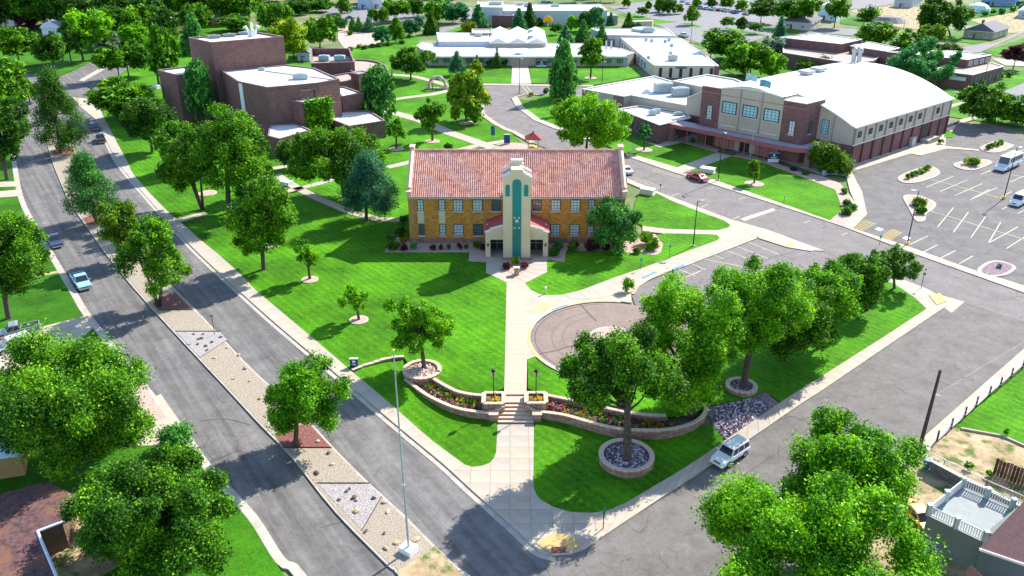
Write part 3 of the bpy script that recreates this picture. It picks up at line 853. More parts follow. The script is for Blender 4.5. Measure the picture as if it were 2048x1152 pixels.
# yards and verge on the right
sheet("yard_lawn", gp([(1906, 856), (2003, 772), (2060, 725), (2120, 676), (2700, 885), (2400, 1030), (2048, 895), (2003, 874), (1921, 860)]), LAWN, .12)
sheet("dirt_yard", gp([(1872, 888), (1906, 856), (1921, 860), (2003, 875), (2048, 896), (2400, 1030), (2400, 1140), (2048, 985), (1990, 960), (1852, 900)]), DIRT, .10)
sheet("house_yard", gp([(1815, 940), (1852, 900), (1990, 960), (2400, 1140), (2400, 1500), (1560, 1500), (1700, 1010)]), DIRT, .08)

# far ground
def far(name, pts, mat, z=.0): return sheet(name, gp(pts), mat, z, False, 0)
far("park_lawn", [(-40, 112), (0, 124), (22, 132), (55, 145), (90, 151), (116, 152), (141, 143), (184, 122), (215, 105), (235, 80), (200, 60), (-40, 55)], FIELD, .12)
far("gravel_lot", [(676, 57), (720, 52), (765, 62), (772, 75), (765, 86), (740, 93), (705, 99), (688, 96), (676, 80)], PINKLOT, .02)
far("parking_area", [(640, 18), (680, 12), (830, 22), (860, 35), (800, 42), (720, 44), (660, 40)], FARLOT, .03)
far("back_road", [(870, 70), (885, 55), (925, 45), (932, 15), (945, 15), (945, 45), (905, 68)], FARLOT, .04)
far("back_lawn", [(890, 64), (935, 48), (950, 62), (905, 66)], LAWN, .05)
far("back_lawn", [(1020, 52), (1235, 55), (1250, 60), (1240, 72), (1165, 88), (1095, 88), (1085, 60), (1020, 58)], LAWN, .05)
far("far_parking", [(1215, 14), (1330, -2), (1560, -6), (1556, 40), (1540, 72), (1500, 84), (1420, 92), (1372, 78), (1325, 56), (1310, 48), (1265, 32)], FARLOT, .02)
far("parking_lawn", [(1245, 30), (1285, 46), (1330, 55), (1310, 48), (1355, 44), (1300, 37), (1270, 28)], LAWN, .06)
far("parking_lawn", [(1360, 47), (1380, 46), (1405, 53), (1395, 55)], LAWN, .06)
far("parking_lawn", [(1438, 56), (1455, 55), (1535, 71), (1525, 73)], LAWN, .06)
far("parking_lawn", [(1375, 83), (1405, 92), (1425, 100), (1445, 140), (1500, 160), (1580, 150), (1600, 135), (1540, 100), (1420, 90)], LAWN, .06)
far("house_lawn", [(1524, 52), (1600, 62), (1598, 66), (1520, 58)], LAWN, .06)
far("cross_road", [(1500, 62), (1575, 78), (1640, 55), (1760, 60), (1830, 72), (1900, 80), (1900, 90), (1750, 75), (1640, 66), (1580, 90)], FARLOT, .045)
far("grass_strip", [(1680, 40), (1720, 33), (1805, 58), (1790, 60), (1680, 48)], FIELD, .05)
far("dirt_ground", [(1700, 20), (1790, 12), (1850, 15), (1840, 60), (1800, 55), (1720, 32)], DIRT, .03)
far("dirt_ground", [(1940, 40), (2048, 18), (2160, 10), (2160, 66), (2048, 66), (2010, 66)], DIRT, .03)
far("paved_yard", [(1700, 18), (1705, -2), (1790, -2), (1785, 8), (1730, 18)], FARLOT, .05)
far("grass_strip", [(1925, 20), (2048, -2), (2160, -10), (2160, 8), (2048, 20), (1970, 36), (1930, 36)], FIELD, .05)
far("side_street", [(1920, 104), (1960, 105), (2048, 66), (2160, 30), (2160, 60), (2048, 62), (2035, 66), (1985, 88), (1950, 90), (1925, 96)], FARLOT, .04)
far("house_lawn", [(1890, 72), (1915, 71), (1985, 80), (1950, 88), (1890, 80)], LAWN, .06)
far("green_field", [(1966, 103), (2048, 76), (2160, 45), (2160, 120), (2048, 120), (1990, 112)], LAWN, .06)
far("cross_road", [(1983, 117), (2160, 128), (2160, 137), (2010, 131)], CONC, .08)
far("east_lawn", [(1890, 175), (1960, 172), (2048, 140), (2160, 130), (2160, 262), (2048, 255), (1900, 234), (1893, 225)], LAWN, .07)
far("foot_path", [(1896, 178), (1945, 188), (1945, 191), (1896, 181)], CONC, .10)
far("foot_path", [(1896, 212), (1940, 199), (1942, 203), (1897, 217)], CONC, .10)
far("small_lot", [(2006, 184), (2048, 166), (2160, 150), (2160, 190), (2048, 196)], FARLOT, .10)
far("lot_edge_lawn", [(1888, 262), (1898, 262), (1912, 268), (1905, 276), (1888, 276)], LAWN, .15)
# ------------------------------------------------------------------ foliage
LEAF = {
 'green': leaf_mat("leaf_green", (.018, .080, .003), (.082, .265, .004), (.27, .56, .010)),
 'bright': leaf_mat("leaf_bright_green", (.032, .15, .002), (.125, .40, .004), (.36, .68, .010)),
 'deep': leaf_mat("leaf_deep_green", (.014, .065, .005), (.054, .18, .008), (.165, .36, .014)),
 'blue': leaf_mat("leaf_blue_green", (.022, .10, .055), (.06, .23, .12), (.17, .42, .22)),
 'teal': leaf_mat("leaf_sea_green", (.016, .11, .04), (.050, .26, .075), (.14, .44, .13)),
 'olive': leaf_mat("leaf_olive", (.038, .11, .006), (.12, .27, .009), (.30, .48, .02)),
 'yellow': leaf_mat("leaf_yellow_green", (.09, .15, .004), (.25, .40, .006), (.50, .64, .02)),
 'pine': leaf_mat("leaf_pine", (.022, .12, .022), (.075, .29, .04), (.19, .50, .07), .25),
 'rust': leaf_mat("leaf_rust_tinged", (.035, .15, .004), (.14, .34, .008), (.46, .46, .02)),
 'plum': leaf_mat("leaf_plum", (.05, .015, .025), (.11, .028, .045), (.20, .06, .08)),
 'grey': leaf_mat("leaf_silver", (.08, .14, .11), (.17, .28, .22), (.32, .45, .36)),
 'flower': leaf_mat("leaf_orange_shrub", (.21, .11, .01), (.42, .22, .02), (.63, .36, .04)),
}

def leaf_mesh(name, cen, rad, size, cover, mat, rng, up=.35, flat=1.0, needle=False):
    """leaf-sized faces spread through clumps. cen (n,3), rad (n,)"""
    cen, rad = np.asarray(cen, float), np.asarray(rad, float)
    num = np.maximum(8, (cover * 4 * np.pi * rad ** 2 / (size * size * .62)).astype(int))
    idx = np.repeat(np.arange(len(cen)), num)
    n = len(idx)
    g = rng.normal(size=(n, 3)); g[:, 2] += .15
    ln = np.linalg.norm(g, axis=1)[:, None]; d = g / ln
    rr = rad[idx] * np.minimum(1.7, .22 + .46 * ln[:, 0])
    p = cen[idx] + d * rr[:, None] * np.array([1, 1, flat])
    nr = d * .42 + rng.normal(size=(n, 3)) * .62; nr[:, 2] += up
    nr /= np.linalg.norm(nr, axis=1)[:, None]
    t = np.cross(nr, rng.normal(size=(n, 3))); t /= np.linalg.norm(t, axis=1)[:, None] + 1e-9
    b = np.cross(nr, t)
    s = size * rng.uniform(.6, 1.35, n)
    la, lb = s[:, None] * .62, s[:, None] * (.2 if needle else .42)
    V = np.stack([p + t * la, p - t * la * .7 + b * lb * 1.2, p - t * la * .7 - b * lb * 1.2], 1).reshape(-1, 3)
    ct = rng.uniform(.15, .7, len(cen))
    tint = np.clip(ct[idx] + rng.normal(size=n) * .24, 0, 1)
    me = bpy.data.meshes.new(name)
    me.vertices.add(n * 3); me.loops.add(n * 3); me.polygons.add(n)
    me.vertices.foreach_set("co", V.astype(np.float32).ravel())
    me.loops.foreach_set("vertex_index", np.arange(n * 3, dtype=np.int32))
    me.polygons.foreach_set("loop_start", np.arange(0, n * 3, 3, dtype=np.int32))
    me.polygons.foreach_set("loop_total", np.full(n, 3, dtype=np.int32))
    a = me.attributes.new("tint", 'FLOAT', 'FACE')
    a.data.foreach_set("value", tint.astype(np.float32))
    me.materials.append(mat)
    me.update(calc_edges=True)
    return me

def crown_clumps(shape, r, h, rng, base_z):
    """clump centres and radii in crown space: r half width, h half height, centre at origin"""
    cen, rad = [], []
    if shape == 'conifer':
        lay = 11
        for i in range(lay):
            t = (i + .5) / lay
            R = r * (1.02 - t) ** .75
            k = max(3, int(8 * (1 - t) + 3))
            a0 = rng.uniform(0, 6.28)
            for j in range(k):
                a = a0 + 6.283 * j / k + rng.normal() * .2
                q = R * rng.uniform(.5, .82)
                cen.append((q * math.cos(a), q * math.sin(a), h * (2 * t - 1) + rng.normal() * h * .04))
                rad.append(max(.16 * r, R * rng.uniform(.28, .42)))
            cen.append((0, 0, h * (2 * t - 1))); rad.append(max(.14 * r, R * .42))
        return cen, rad
    if shape == 'pine':                                    # layered, open, irregular boughs
        lay = 8
        for i in range(lay):
            t = (i + .5) / lay
            R = r * (.55 + .5 * math.sin(math.pi * min(1, t + .28)) ) * (1.0 if t < .65 else (1.15 - t) * 2)
            k = rng.integers(4, 7)
            a0 = rng.uniform(0, 6.28)
            for j in range(k):
                a = a0 + 6.283 * j / k + rng.normal() * .3
                for q, s in ((.5, .24), (.82, .2)):
                    cen.append((R * q * math.cos(a), R * q * math.sin(a), h * (2 * t - 1) + rng.normal() * h * .06))
                    rad.append(r * s * rng.uniform(.75, 1.2))
        return cen, rad
    n = {'broad': 64, 'dense': 48, 'airy': 44, 'oval': 48, 'small': 30, 'weep': 60, 'tall': 70, 'bush': 16}[shape]
    lo, hi = {'airy': (.30, .86), 'small': (.1, .9)}.get(shape, (.30, .88))
    f = {'broad': .185, 'dense': .28, 'airy': .155, 'oval': .20, 'small': .20, 'weep': .175, 'tall': .17, 'bush': .36}[shape]
    lobes = []
    for i in range(7):
        d = rng.normal(size=3); lobes.append((d / np.linalg.norm(d), rng.uniform(.10, .28)))
    for i in range(n):
        d = rng.normal(size=3)
        d[2] = d[2] * .95 + .10
        d /= np.linalg.norm(d)
        R = .88 + sum(a * max(0, float(d @ l)) ** 5 for l, a in lobes)
        c = d * rng.uniform(lo ** 2, hi ** 2) ** .5 * min(R, 1.06)
        if shape in ('broad', 'airy') and c[2] < -.45: c[2] *= .75
        if shape in ('oval', 'small'): c[:2] *= (1.08 - .4 * max(0, c[2]))
        p = np.array((c[0] * r, c[1] * r, c[2] * h)); rr = min(r, h * 1.2) * f * rng.uniform(.65, 1.3)
        cen.append(tuple(p)); rad.append(rr)
        for k in range(3):
            e = rng.normal(size=3) + d * .8; e /= np.linalg.norm(e)
            cen.append(tuple(p + e * rr * rng.uniform(.7, 1.05))); rad.append(rr * rng.uniform(.3, .6))
    return cen, rad

TREE_N = [0]
FAR_PROTO = {}

def trunk_mesh(name, height, crown_c, crown_r, crown_h, cen, rng, multi=1, thick=1.0, fork=None):
    """tapered trunk from the origin with limbs reaching into the crown clumps"""
    mb = MB()
    cx, cy, cz = crown_c
    r0 = (.10 + .0165 * height) * thick
    fz = fork if fork is not None else max(.12 * height, cz - crown_h * .72)
    order = [k for k in rng.permutation(len(cen)) if k % 4 == 0 or len(cen) < 60]
    if multi > 1:
        for m in range(multi):
            a = 6.28 * m / multi + rng.uniform(0, 1)
            tip = (cx + crown_r * .5 * math.cos(a), cy + crown_r * .5 * math.sin(a), cz + crown_h * .2)
            mid = (tip[0] * .35, tip[1] * .35, cz * .55)
            mb.tube([(.2 * math.cos(a) * r0, .2 * math.sin(a) * r0, -.1), mid, tip], [r0 * .75, r0 * .5, r0 * .16], 6)
    top = (cx * .8, cy * .8, cz + crown_h * .45)
    f = (cx * .25, cy * .25, fz)
    if multi == 1:
        mb.tube([(0, 0, -.15), (0, 0, .25), (f[0] * .5, f[1] * .5, fz * .6), f, lerp(f, top, .5), top], [r0 * 1.45, r0 * 1.05, r0 * .92, r0 * .8, r0 * .42, r0 * .12], 8)
    for j in order[:16]:
        c = (cen[j][0] + cx, cen[j][1] + cy, cen[j][2] + cz)
        if c[2] < fz * .9: continue
        s = lerp(f, top, rng.uniform(0, .55))
        m = (s[0] + (c[0] - s[0]) * .5, s[1] + (c[1] - s[1]) * .5, s[2] + (c[2] - s[2]) * .38)
        mb.tube([s, m, c], [r0 * .38, r0 * .24, r0 * .07], 5, False)
    return mb.mesh(name, BARKMAT, smooth=True)

BARKMAT = two("tree_bark", (.055, .042, .034), (.13, .10, .08), 4.0, bump=.8, bscale=9, bdist=.05)
BARKDARK = two("dark_bark", (.05, .04, .036), (.12, .095, .08), 4.0, bump=.8, bscale=9, bdist=.05)

def tree(base, box, shape, colr, label, group=None, name=None, multi=1, cover=None, ground_z=None, lod=None, thick=1.0, fork=None, seed=None, cat='tree'):
    """base = picture point of the foot, box = extent of its crown in the survey picture"""
    TREE_N[0] += 1
    rng = np.random.default_rng(100 + TREE_N[0] if seed is None else seed)
    if ground_z is None: x, y, z = G(*base)
    else: (x, y), z = P(base[0], base[1], ground_z), ground_z
    zc = depth(y, z + 5)
    x0, y0, x1, y1 = box
    r = (x1 - x0) / 2 * zc / FOC * 1.02
    cyp = (y0 + y1) / 2
    cz = HZ(y, cyp) - z
    zc = depth(y, z + cz)
    r = (x1 - x0) / 2 * zc / FOC
    cx = ((x0 + x1) / 2 - 1024) * zc / FOC - x
    beta = PITCH + math.atan((cyp - 576) / FOC)
    hh = (y1 - y0) / 2 * zc / FOC
    h = math.sqrt(max(hh * hh - (r * math.sin(beta)) ** 2 * .8, (.42 * r) ** 2)) / math.cos(beta)
    if cz - h < .3 and shape != 'bush':
        lo = .3; top = cz + h; cz, h = (top + lo) / 2, (top - lo) / 2
    r, h = r * .98, h * .97
    nm = name or {'conifer': 'conifer_tree', 'pine': 'pine_tree'}.get(shape, 'shade_tree')
    root = thing(nm, (x, y, z), label, cat, group)
    far = (zc > 205 and r < 7.5) if lod is None else lod
    cov = cover or {'airy': 1.15, 'small': 1.0, 'pine': 1.2, 'tall': 1.35, 'bush': 1.6}.get(shape, 1.45)
    if not far:
        size = max(.2, min(1.0, zc * 1.7 / (FOC / 2))) * (.72 if shape == 'conifer' else 1)
        cen, rad = crown_clumps(shape, r, h, rng, 0)
        me = leaf_mesh("crown", cen, rad, size, cov, LEAF[colr], rng, needle=shape in ('pine', 'conifer'))
        link("crown", me, root, (cx, 0, cz))
        tr = link("trunk", trunk_mesh("trunk", cz + h, (cx, 0, cz), r, h, cen, rng, multi, thick, fork), root)
    else:
        v = int(rng.integers(0, 2))
        key = (shape, colr, v)
        if key not in FAR_PROTO:
            prng = np.random.default_rng(hash(key[0]) % 7 + v * 13 + 5)
            cen, rad = crown_clumps(shape, 1, 1, prng, 0)
            me = leaf_mesh("crown", cen, rad, .125, cov * .95, LEAF[colr], prng)
            tm = MB(); tm.tube([(0, 0, -.03), (0, 0, .2), (.02, .01, .6), (0, 0, 1)], [.05, .036, .03, .01], 6, False)
            for k in range(5):
                a = k * 1.26 + v; tm.tube([(0, 0, .35 + .05 * k), (.16 * math.cos(a), .16 * math.sin(a), .62 + .05 * k)], [.022, .006], 4, False)
            FAR_PROTO[key] = (me, tm.mesh("trunk", BARKDARK))
        me, tm = FAR_PROTO[key]
        c = link("crown", me, root, (cx, 0, cz), rng.uniform(0, 6.28)); c.scale = (r * 1.16, r * 1.16, h * 1.2)
        t = link("trunk", tm, root); s = max(1.0, (cz + h) * .5 * thick); t.scale = (s, s, cz + h * .4)
        root["foliage_kind"] = colr
    return root

def shrub(px, py, rx_px, h, colr, label, group=None, name='shrub', cat='shrub', zoff=.17, ry=None, flat=True):
    TREE_N[0] += 1
    rng = np.random.default_rng(900 + TREE_N[0])
    x, y, z = G(px, py)
    if flat: z = zoff if math.hypot(x - CORNER[0], y - CORNER[1]) > 30 else z + zoff
    zc = depth(y, z); r = rx_px * zc / FOC
    n = 11
    cen, rad = [], []
    for i in range(n):
        a = rng.uniform(0, 6.28); q = r * rng.uniform(.1, .62)
        cen.append((q * math.cos(a), q * math.sin(a) * (ry or 1), h * rng.uniform(.28, .68))); rad.append(min(r, h) * rng.uniform(.3, .48))
    me = leaf_mesh(name, cen, rad, max(.2, zc * 2.0 / (FOC / 2) * .8), 1.5, LEAF[colr], rng)
    o = link(name, me, None, (x, y, z))
    return tag(o, label, cat, group)

# ------------------------------------------------------------------ windows shared between walls
WIN = {}
def window_mesh(w, h, cols, rows, fmat, gmat, sill=True, bar=.05):
    key = (round(w, 2), round(h, 2), cols, rows, fmat.name, gmat.name, sill)
    if key in WIN: return WIN[key]
    f = MB(); t = max(.06, w * .05)
    f.box((-w / 2 + t / 2, -.04, 0), (t, .16, h)); f.box((w / 2 - t / 2, -.04, 0), (t, .16, h))
    f.box((0, -.043, 0), (w - 2 * t, .15, t)); f.box((0, -.043, h - t), (w - 2 * t, .15, t))
    for i in range(1, cols): f.box((-w / 2 + w * i / cols, -.035, t), (bar, .10, h - 2 * t))
    for j in range(1, rows): f.box((0, -.033, h * j / rows), (w - 2 * t, .09, bar))
    g = MB(); g.face([(-w / 2 + t, -.02, t), (w / 2 - t, -.02, t), (w / 2 - t, -.02, h - t), (-w / 2 + t, -.02, h - t)])
    s = MB(); s.box((0, -.10, -.12), (w + .18, .26, .12))
    WIN[key] = (f.mesh("window", fmat), g.mesh("pane", gmat), s.mesh("sill", TRIM) if sill else None)
    return WIN[key]

def window(root, A, B, s, z, w, h, cols=2, rows=3, fmat=None, gmat=None, sill=True, name='window'):
    """a window on the wall that runs from A to B (outside on the right hand), s metres from A"""
    L = math.hypot(B[0] - A[0], B[1] - A[1])
    d = ((B[0] - A[0]) / L, (B[1] - A[1]) / L)
    off = world_off(root)
    f, g, sl = window_mesh(w, h, cols, rows, fmat or DARKFRAME, gmat or GLASS, sill)
    ang = math.atan2(d[1], d[0])
    nx, ny = d[1], -d[0]
    o = link(name, f, root, (A[0] + d[0] * s + nx * .03 - off[0], A[1] + d[1] * s + ny * .03 - off[1], z - off[2]), ang)
    link("pane", g, o)
    if sl: link("sill", sl, o)
    return o

def block(root, poly, z0, z1, wall, roof, trim=None, parapet=.35, names=('wall', 'roof')):
    """flat-roofed volume with a raised parapet and cap"""
    poly = ccw(poly)
    w = MB(); w.prism(poly, z0, z1, top=False)
    inn = inset(poly, .3)
    n = len(poly)
    for i in range(n):
        a, b, c, d = poly[i], poly[(i + 1) % n], inn[(i + 1) % n], inn[i]
        w.face([(d[0], d[1], z1 - parapet - .05), (d[0], d[1], z1), (c[0], c[1], z1), (c[0], c[1], z1 - parapet - .05)])
    part(names[0], w, wall, root)
    r = MB(); r.cap(inn, z1 - parapet)
    ro = part(names[1], r, roof, root)
    k = MB(); out = inset(poly, -.06); inn2 = inset(poly, .34)
    for i in range(n):
        a, b, c, d = out[i], out[(i + 1) % n], inn2[(i + 1) % n], inn2[i]
        k.face([(a[0], a[1], z1 + .1), (b[0], b[1], z1 + .1), (c[0], c[1], z1 + .1), (d[0], d[1], z1 + .1)])
        k.face([(a[0], a[1], z1 - .08), (b[0], b[1], z1 - .08), (b[0], b[1], z1 + .1), (a[0], a[1], z1 + .1)])
        k.face([(d[0], d[1], z1 + .1), (c[0], c[1], z1 + .1), (c[0], c[1], z1 - .05), (d[0], d[1], z1 - .05)])
    part("coping", k, trim or TRIM, root)
    return ro

def roof_unit(root, px, py, z, size, rz=0, mat=None, name='rooftop_unit'):
    """air handling box on a roof, sat on kerbs"""
    x, y = P(px, py, z)
    mb = MB()
    sx, sy, sz = size
    mb.box((x, y, z), (sx * .9, sy * .9, .15), rz)
    mb.box((x, y, z + .15), (sx, sy, sz), rz)
    mb.box((x, y, z + .15 + sz), (sx * .7, sy * .7, .08), rz)
    o = part(name, mb, mat or GALV, root)
    f = MB(); f.prism(arc((x, y), min(sx, sy) * .3, 0, 360, 10)[:-1], z + .2 + sz, z + .32 + sz)
    part("fan_guard", f, GREYMETAL, o)
    return o

# ------------------------------------------------------------------ vehicles (front looks along +X of the empty)
CARP = {}
def car_paint(name, c, rough=.28):
    if name not in CARP:
        n = N(name); n.col(c); n.set(rough, .5)
        n.b.inputs["Coat Weight"].default_value = .6; n.b.inputs["Coat Roughness"].default_value = .08
        CARP[name] = n.m
    return CARP[name]
TYRE = plain("tyre_rubber", (.02, .02, .02), .1, 3, .85)
RIM = plain("wheel_rim", (.45, .45, .46), .05, 3, .35, metal=.6)
CARGLASS = plain("car_glass", (.025, .03, .04), .1, .5, .06, spec=.8)
LAMPW = plain("headlamp_glass", (.75, .77, .78), .05, 1, .15, spec=.7)
LAMPR = plain("tail_lamp_glass", (.40, .02, .02), .05, 1, .2, spec=.6)

def loft(mb, secs):
    """secs: list of (x, [(y,z)...]) rings of equal length, half outlines mirrored"""
    rings = []
    for x, pr in secs:
        ring = [(x, y, z) for y, z in pr] + [(x, -y, z) for y, z in pr[::-1]]
        n = len(mb.v); mb.v += ring; rings.append((n, len(ring)))
    for (a, k), (b, _) in zip(rings, rings[1:]):
        for i in range(k):
            j = (i + 1) % k
            mb.f.append([a + i, a + j, b + j, b + i])
    mb.f.append([rings[0][0] + i for i in range(rings[0][1])][::-1])
    mb.f.append([rings[-1][0] + i for i in range(rings[-1][1])])

def fix_normals(o, bevel=0.0):
    bm = bmesh.new(); bm.from_mesh(o.data)
    bmesh.ops.remove_doubles(bm, verts=bm.verts, dist=1e-4)
    if bevel:
        bmesh.ops.bevel(bm, geom=[e for e in bm.edges if len(e.link_faces) == 2 and e.calc_face_angle(0) > .5], offset=bevel, segments=2, affect='EDGES', profile=.6)
    bmesh.ops.recalc_face_normals(bm, faces=bm.faces)
    bm.to_mesh(o.data); bm.free()

def vehicle(kind, paint, loc, head, label, cat, group=None, detail=True):
    root = thing({'pickup': 'pickup_truck', 'suv': 'parked_suv', 'sedan': 'parked_car', 'van': 'passenger_van', 'bus': 'shuttle_bus'}[kind], loc, label, cat, group, head)
    K = {'pickup': (5.5, 1.95, .95, 1.78), 'suv': (4.5, 1.86, 1.02, 1.80), 'sedan': (4.7, 1.82, .86, 1.44), 'van': (5.6, 2.0, 1.15, 2.1), 'bus': (8.6, 2.4, 1.25, 2.9)}[kind]
    L, Wd, belt, top = K
    w = Wd / 2
    R = .40 if kind in ('suv', 'pickup') else (.48 if kind == 'bus' else .34)
    gc = .26
    hood = {'pickup': .78, 'suv': .86, 'sedan': .70, 'van': .88, 'bus': 1.0}[kind]
    X = lambda t: L / 2 - t * L                     # t from nose (0) to tail (1)
    side = lambda ww, zt: [(ww * .90, gc), (ww, gc + .22), (ww * 1.0, zt - .16), (ww * .93, zt)]
    cowl, wtop, rtop, rend = {'pickup': (.27, .37, .56, .60), 'suv': (.27, .38, .95, .99), 'sedan': (.28, .43, .70, .88), 'van': (.17, .29, .96, .995), 'bus': (.17, .22, .985, .995)}[kind]
    b = MB()
    secs = [(X(0), side(w * .86, hood - .16)), (X(.03), side(w * .97, hood - .05)), (X(cowl * .6), side(w, hood + .06)), (X(cowl), side(w, belt))]
    if kind == 'pickup':
        secs += [(X(rend), side(w, belt)), (X(rend + .005), side(w, belt - .02)), (X(.985), side(w, belt - .02)), (X(1), side(w * .97, belt - .05))]
    elif kind == 'sedan':
        secs += [(X(rend), side(w, belt)), (X(.985), side(w * .96, belt - .06)), (X(1), side(w * .88, belt - .16))]
    else:
        secs += [(X(.97), side(w, belt)), (X(1), side(w * .95, belt - .05))]
    loft(b, secs)
    body = link("body", b.mesh("body", paint, smooth=False), root); fix_normals(body, .045)
    # greenhouse
    tw = w * (.80 if kind in ('sedan', 'suv') else (.86 if kind != 'bus' else .93))
    bw = w * .92
    corners = lambda s: [(X(cowl), s * bw, belt - .02), (X(wtop), s * tw, top - .08), (X(rtop), s * tw, top - .08), (X(rend), s * bw, belt - .02)]
    c = MB()
    l, r = corners(1), corners(-1)
    c.face([l[0], l[1], l[2], l[3]]); c.face([r[3], r[2], r[1], r[0]])
    c.face([r[0], r[1], l[1], l[0]]); c.face([l[3], l[2], r[2], r[3]]); c.face([l[1], r[1], r[2], l[2]])
    cab = link("cabin", c.mesh("cabin", paint), root); fix_normals(cab)
    rf = MB()
    xs = [X(wtop) + .04, X(wtop) - .25, X(rtop) + .25, X(rtop) - .02]
    loft(rf, [(xs[0], [(tw * .94, top - .09), (tw * .86, top - .06)]), (xs[1], [(tw * 1.0, top - .08), (tw * .88, top)]), (xs[2], [(tw * 1.0, top - .08), (tw * .88, top)]), (xs[3], [(tw * .95, top - .09), (tw * .86, top - .04)])])
    ro = link("roof", rf.mesh("roof", paint), root); fix_normals(ro)
    def glass(name, quad, off):
        n = (Vector(quad[1]) - Vector(quad[0])).cross(Vector(quad[3]) - Vector(quad[0])).normalized()
        ctr = sum((Vector(q) for q in quad), Vector()) / 4
        if n.dot(ctr - Vector((0, 0, belt))) < 0: n = -n
        q = [tuple(Vector(p) + n * off) for p in quad]
        nn = (Vector(q[1]) - Vector(q[0])).cross(Vector(q[3]) - Vector(q[0]))
        if nn.dot(n) < 0: q = q[::-1]
        m = MB(); m.face(q); link(name, m.mesh(name, CARGLASS), root)
    mix3 = lambda a, b_, t: lerp(a, b_, t)
    fl, fr = mix3(l[0], l[1], .08), mix3(r[0], r[1], .08); fl2, fr2 = mix3(l[0], l[1], .93), mix3(r[0], r[1], .93)
    glass("windscreen", [mix3(fl, fr, .05), mix3(fl, fr, .95), mix3(fl2, fr2, .94), mix3(fl2, fr2, .06)], .015)
    rl, rr, rl2, rr2 = mix3(l[3], l[2], .25), mix3(r[3], r[2], .25), mix3(l[3], l[2], .9), mix3(r[3], r[2], .9)
    glass("rear_window", [mix3(rl, rr, .08), mix3(rl, rr, .92), mix3(rl2, rr2, .92), mix3(rl2, rr2, .08)], .015)
    nwin = {'pickup': 2, 'suv': 3, 'sedan': 2, 'van': 3, 'bus': 5}[kind]
    for S in (l, r):
        lo0, lo1 = mix3(S[0], S[1], .12), mix3(S[3], S[2], .12)
        hi0, hi1 = mix3(S[0], S[1], .90), mix3(S[3], S[2], .90)
        if kind == 'bus': lo0, lo1 = mix3(S[0], S[1], .3), mix3(S[3], S[2], .3)
        for k in range(nwin):
            t0, t1 = (k + .06) / nwin, (k + .93) / nwin
            if k == 0: t0 = .05
            if k == nwin - 1: t1 = .95
            glass("side_window", [mix3(lo0, lo1, t0), mix3(lo0, lo1, t1), mix3(hi0, hi1, t1), mix3(hi0, hi1, t0)], .015)
    # wheels
    for tx in ((.18, .80) if kind != 'bus' else (.15, .74)):
        for s in (1, -1):
            wb = MB()
            pts = [(X(tx), s * (w - .20), R), (X(tx), s * (w + .02), R)]
            wb.tube(pts, R, 14)
            wh = link("wheel", None, root, (0, 0, 0))
            bpy.data.objects.remove(wh)
            wh = link("wheel", wb.mesh("wheel", TYRE), root); fix_normals(wh, .0)
            hb = MB(); hb.tube([(X(tx), s * (w + .015), R), (X(tx), s * (w + .035), R)], R * .62, 12)
            rm = link("rim", hb.mesh("rim", RIM), wh); fix_normals(rm)
    if detail:
        for s in (1, -1):
            hl = MB(); hl.box((X(.012), s * w * .62, hood - .30), (.12, w * .36, .17)); link("headlight", hl.mesh("headlight", LAMPW), root)
            tl = MB(); tl.box((X(.992), s * w * .80, belt - .36), (.10, w * .2, .26)); link("taillight", tl.mesh("taillight", LAMPR), root)
            mr_ = MB(); mr_.box((X(cowl + .035), s * (w + .10), belt + .02), (.14, .2, .15)); link("mirror", mr_.mesh("mirror", paint), root)
        bp = MB(); bp.box((X(-.008), 0, gc + .02), (.2, w * 1.72, .2)); link("front_bumper", bp.mesh("front_bumper", GREYMETAL if kind == 'pickup' else paint), root)
        bp = MB(); bp.box((X(1.008), 0, gc + .05), (.2, w * 1.75, .2)); link("rear_bumper", bp.mesh("rear_bumper", GREYMETAL), root)
        gr = MB(); gr.box((X(.006), 0, hood - .34), (.1, w * .8, .16)); link("grille", gr.mesh("grille", BLACKMETAL), root)
        for s in (1, -1):
            sm_ = MB()
            for t in {'pickup': (.30, .44, .57), 'suv': (.30, .52, .72), 'sedan': (.31, .52, .70), 'van': (.22, .42, .66), 'bus': (.22, .32)}[kind]:
                sm_.box((X(t), s * (w + .001), gc + .2), (.025, .012, belt - gc - .34))
            sm_.box((X(.5), s * (w + .002), gc + .16), (L * .52, .02, .1))
            link("door_seam", sm_.mesh("door_seam", BLACKMETAL), root)
        if kind == 'pickup':
            bd = MB(); bd.box(((X(rend + .01) + X(.975)) / 2, 0, belt - .018), (X(rend + .01) - X(.975), w * 1.6, .03)); link("truck_bed", bd.mesh("truck_bed", plain("bed_liner", (.03, .03, .035))), root)
            for s in (1, -1):
                rl_ = MB(); rl_.box(((X(rend) + X(.99)) / 2, s * w * .88, belt - .02), (X(rend) - X(.99), w * .12, .14)); link("bed_rail", rl_.mesh("bed_rail", paint), root)
            tg = MB(); tg.box((X(.99), 0, belt - .02), (.1, w * 1.64, .14)); link("tailgate", tg.mesh("tailgate", paint), root)
        if kind == 'suv':
            for s in (1, -1):
                rk = MB(); rk.tube([(X(.45), s * tw * .8, top + .04), (X(.92), s * tw * .8, top + .04)], .025, 5); link("roof_rail", rk.mesh("roof_rail", BLACKMETAL), root)
    return root

def park(kind, paint, front_px, rear_px, label, cat, group=None, detail=True, flip=False):
    a, b = G(*front_px), G(*rear_px)
    return vehicle(kind, paint, ((a[0] + b[0]) / 2, (a[1] + b[1]) / 2, (a[2] + b[2]) / 2 + .03), math.atan2(a[1] - b[1], a[0] - b[0]), label, cat, group, detail)

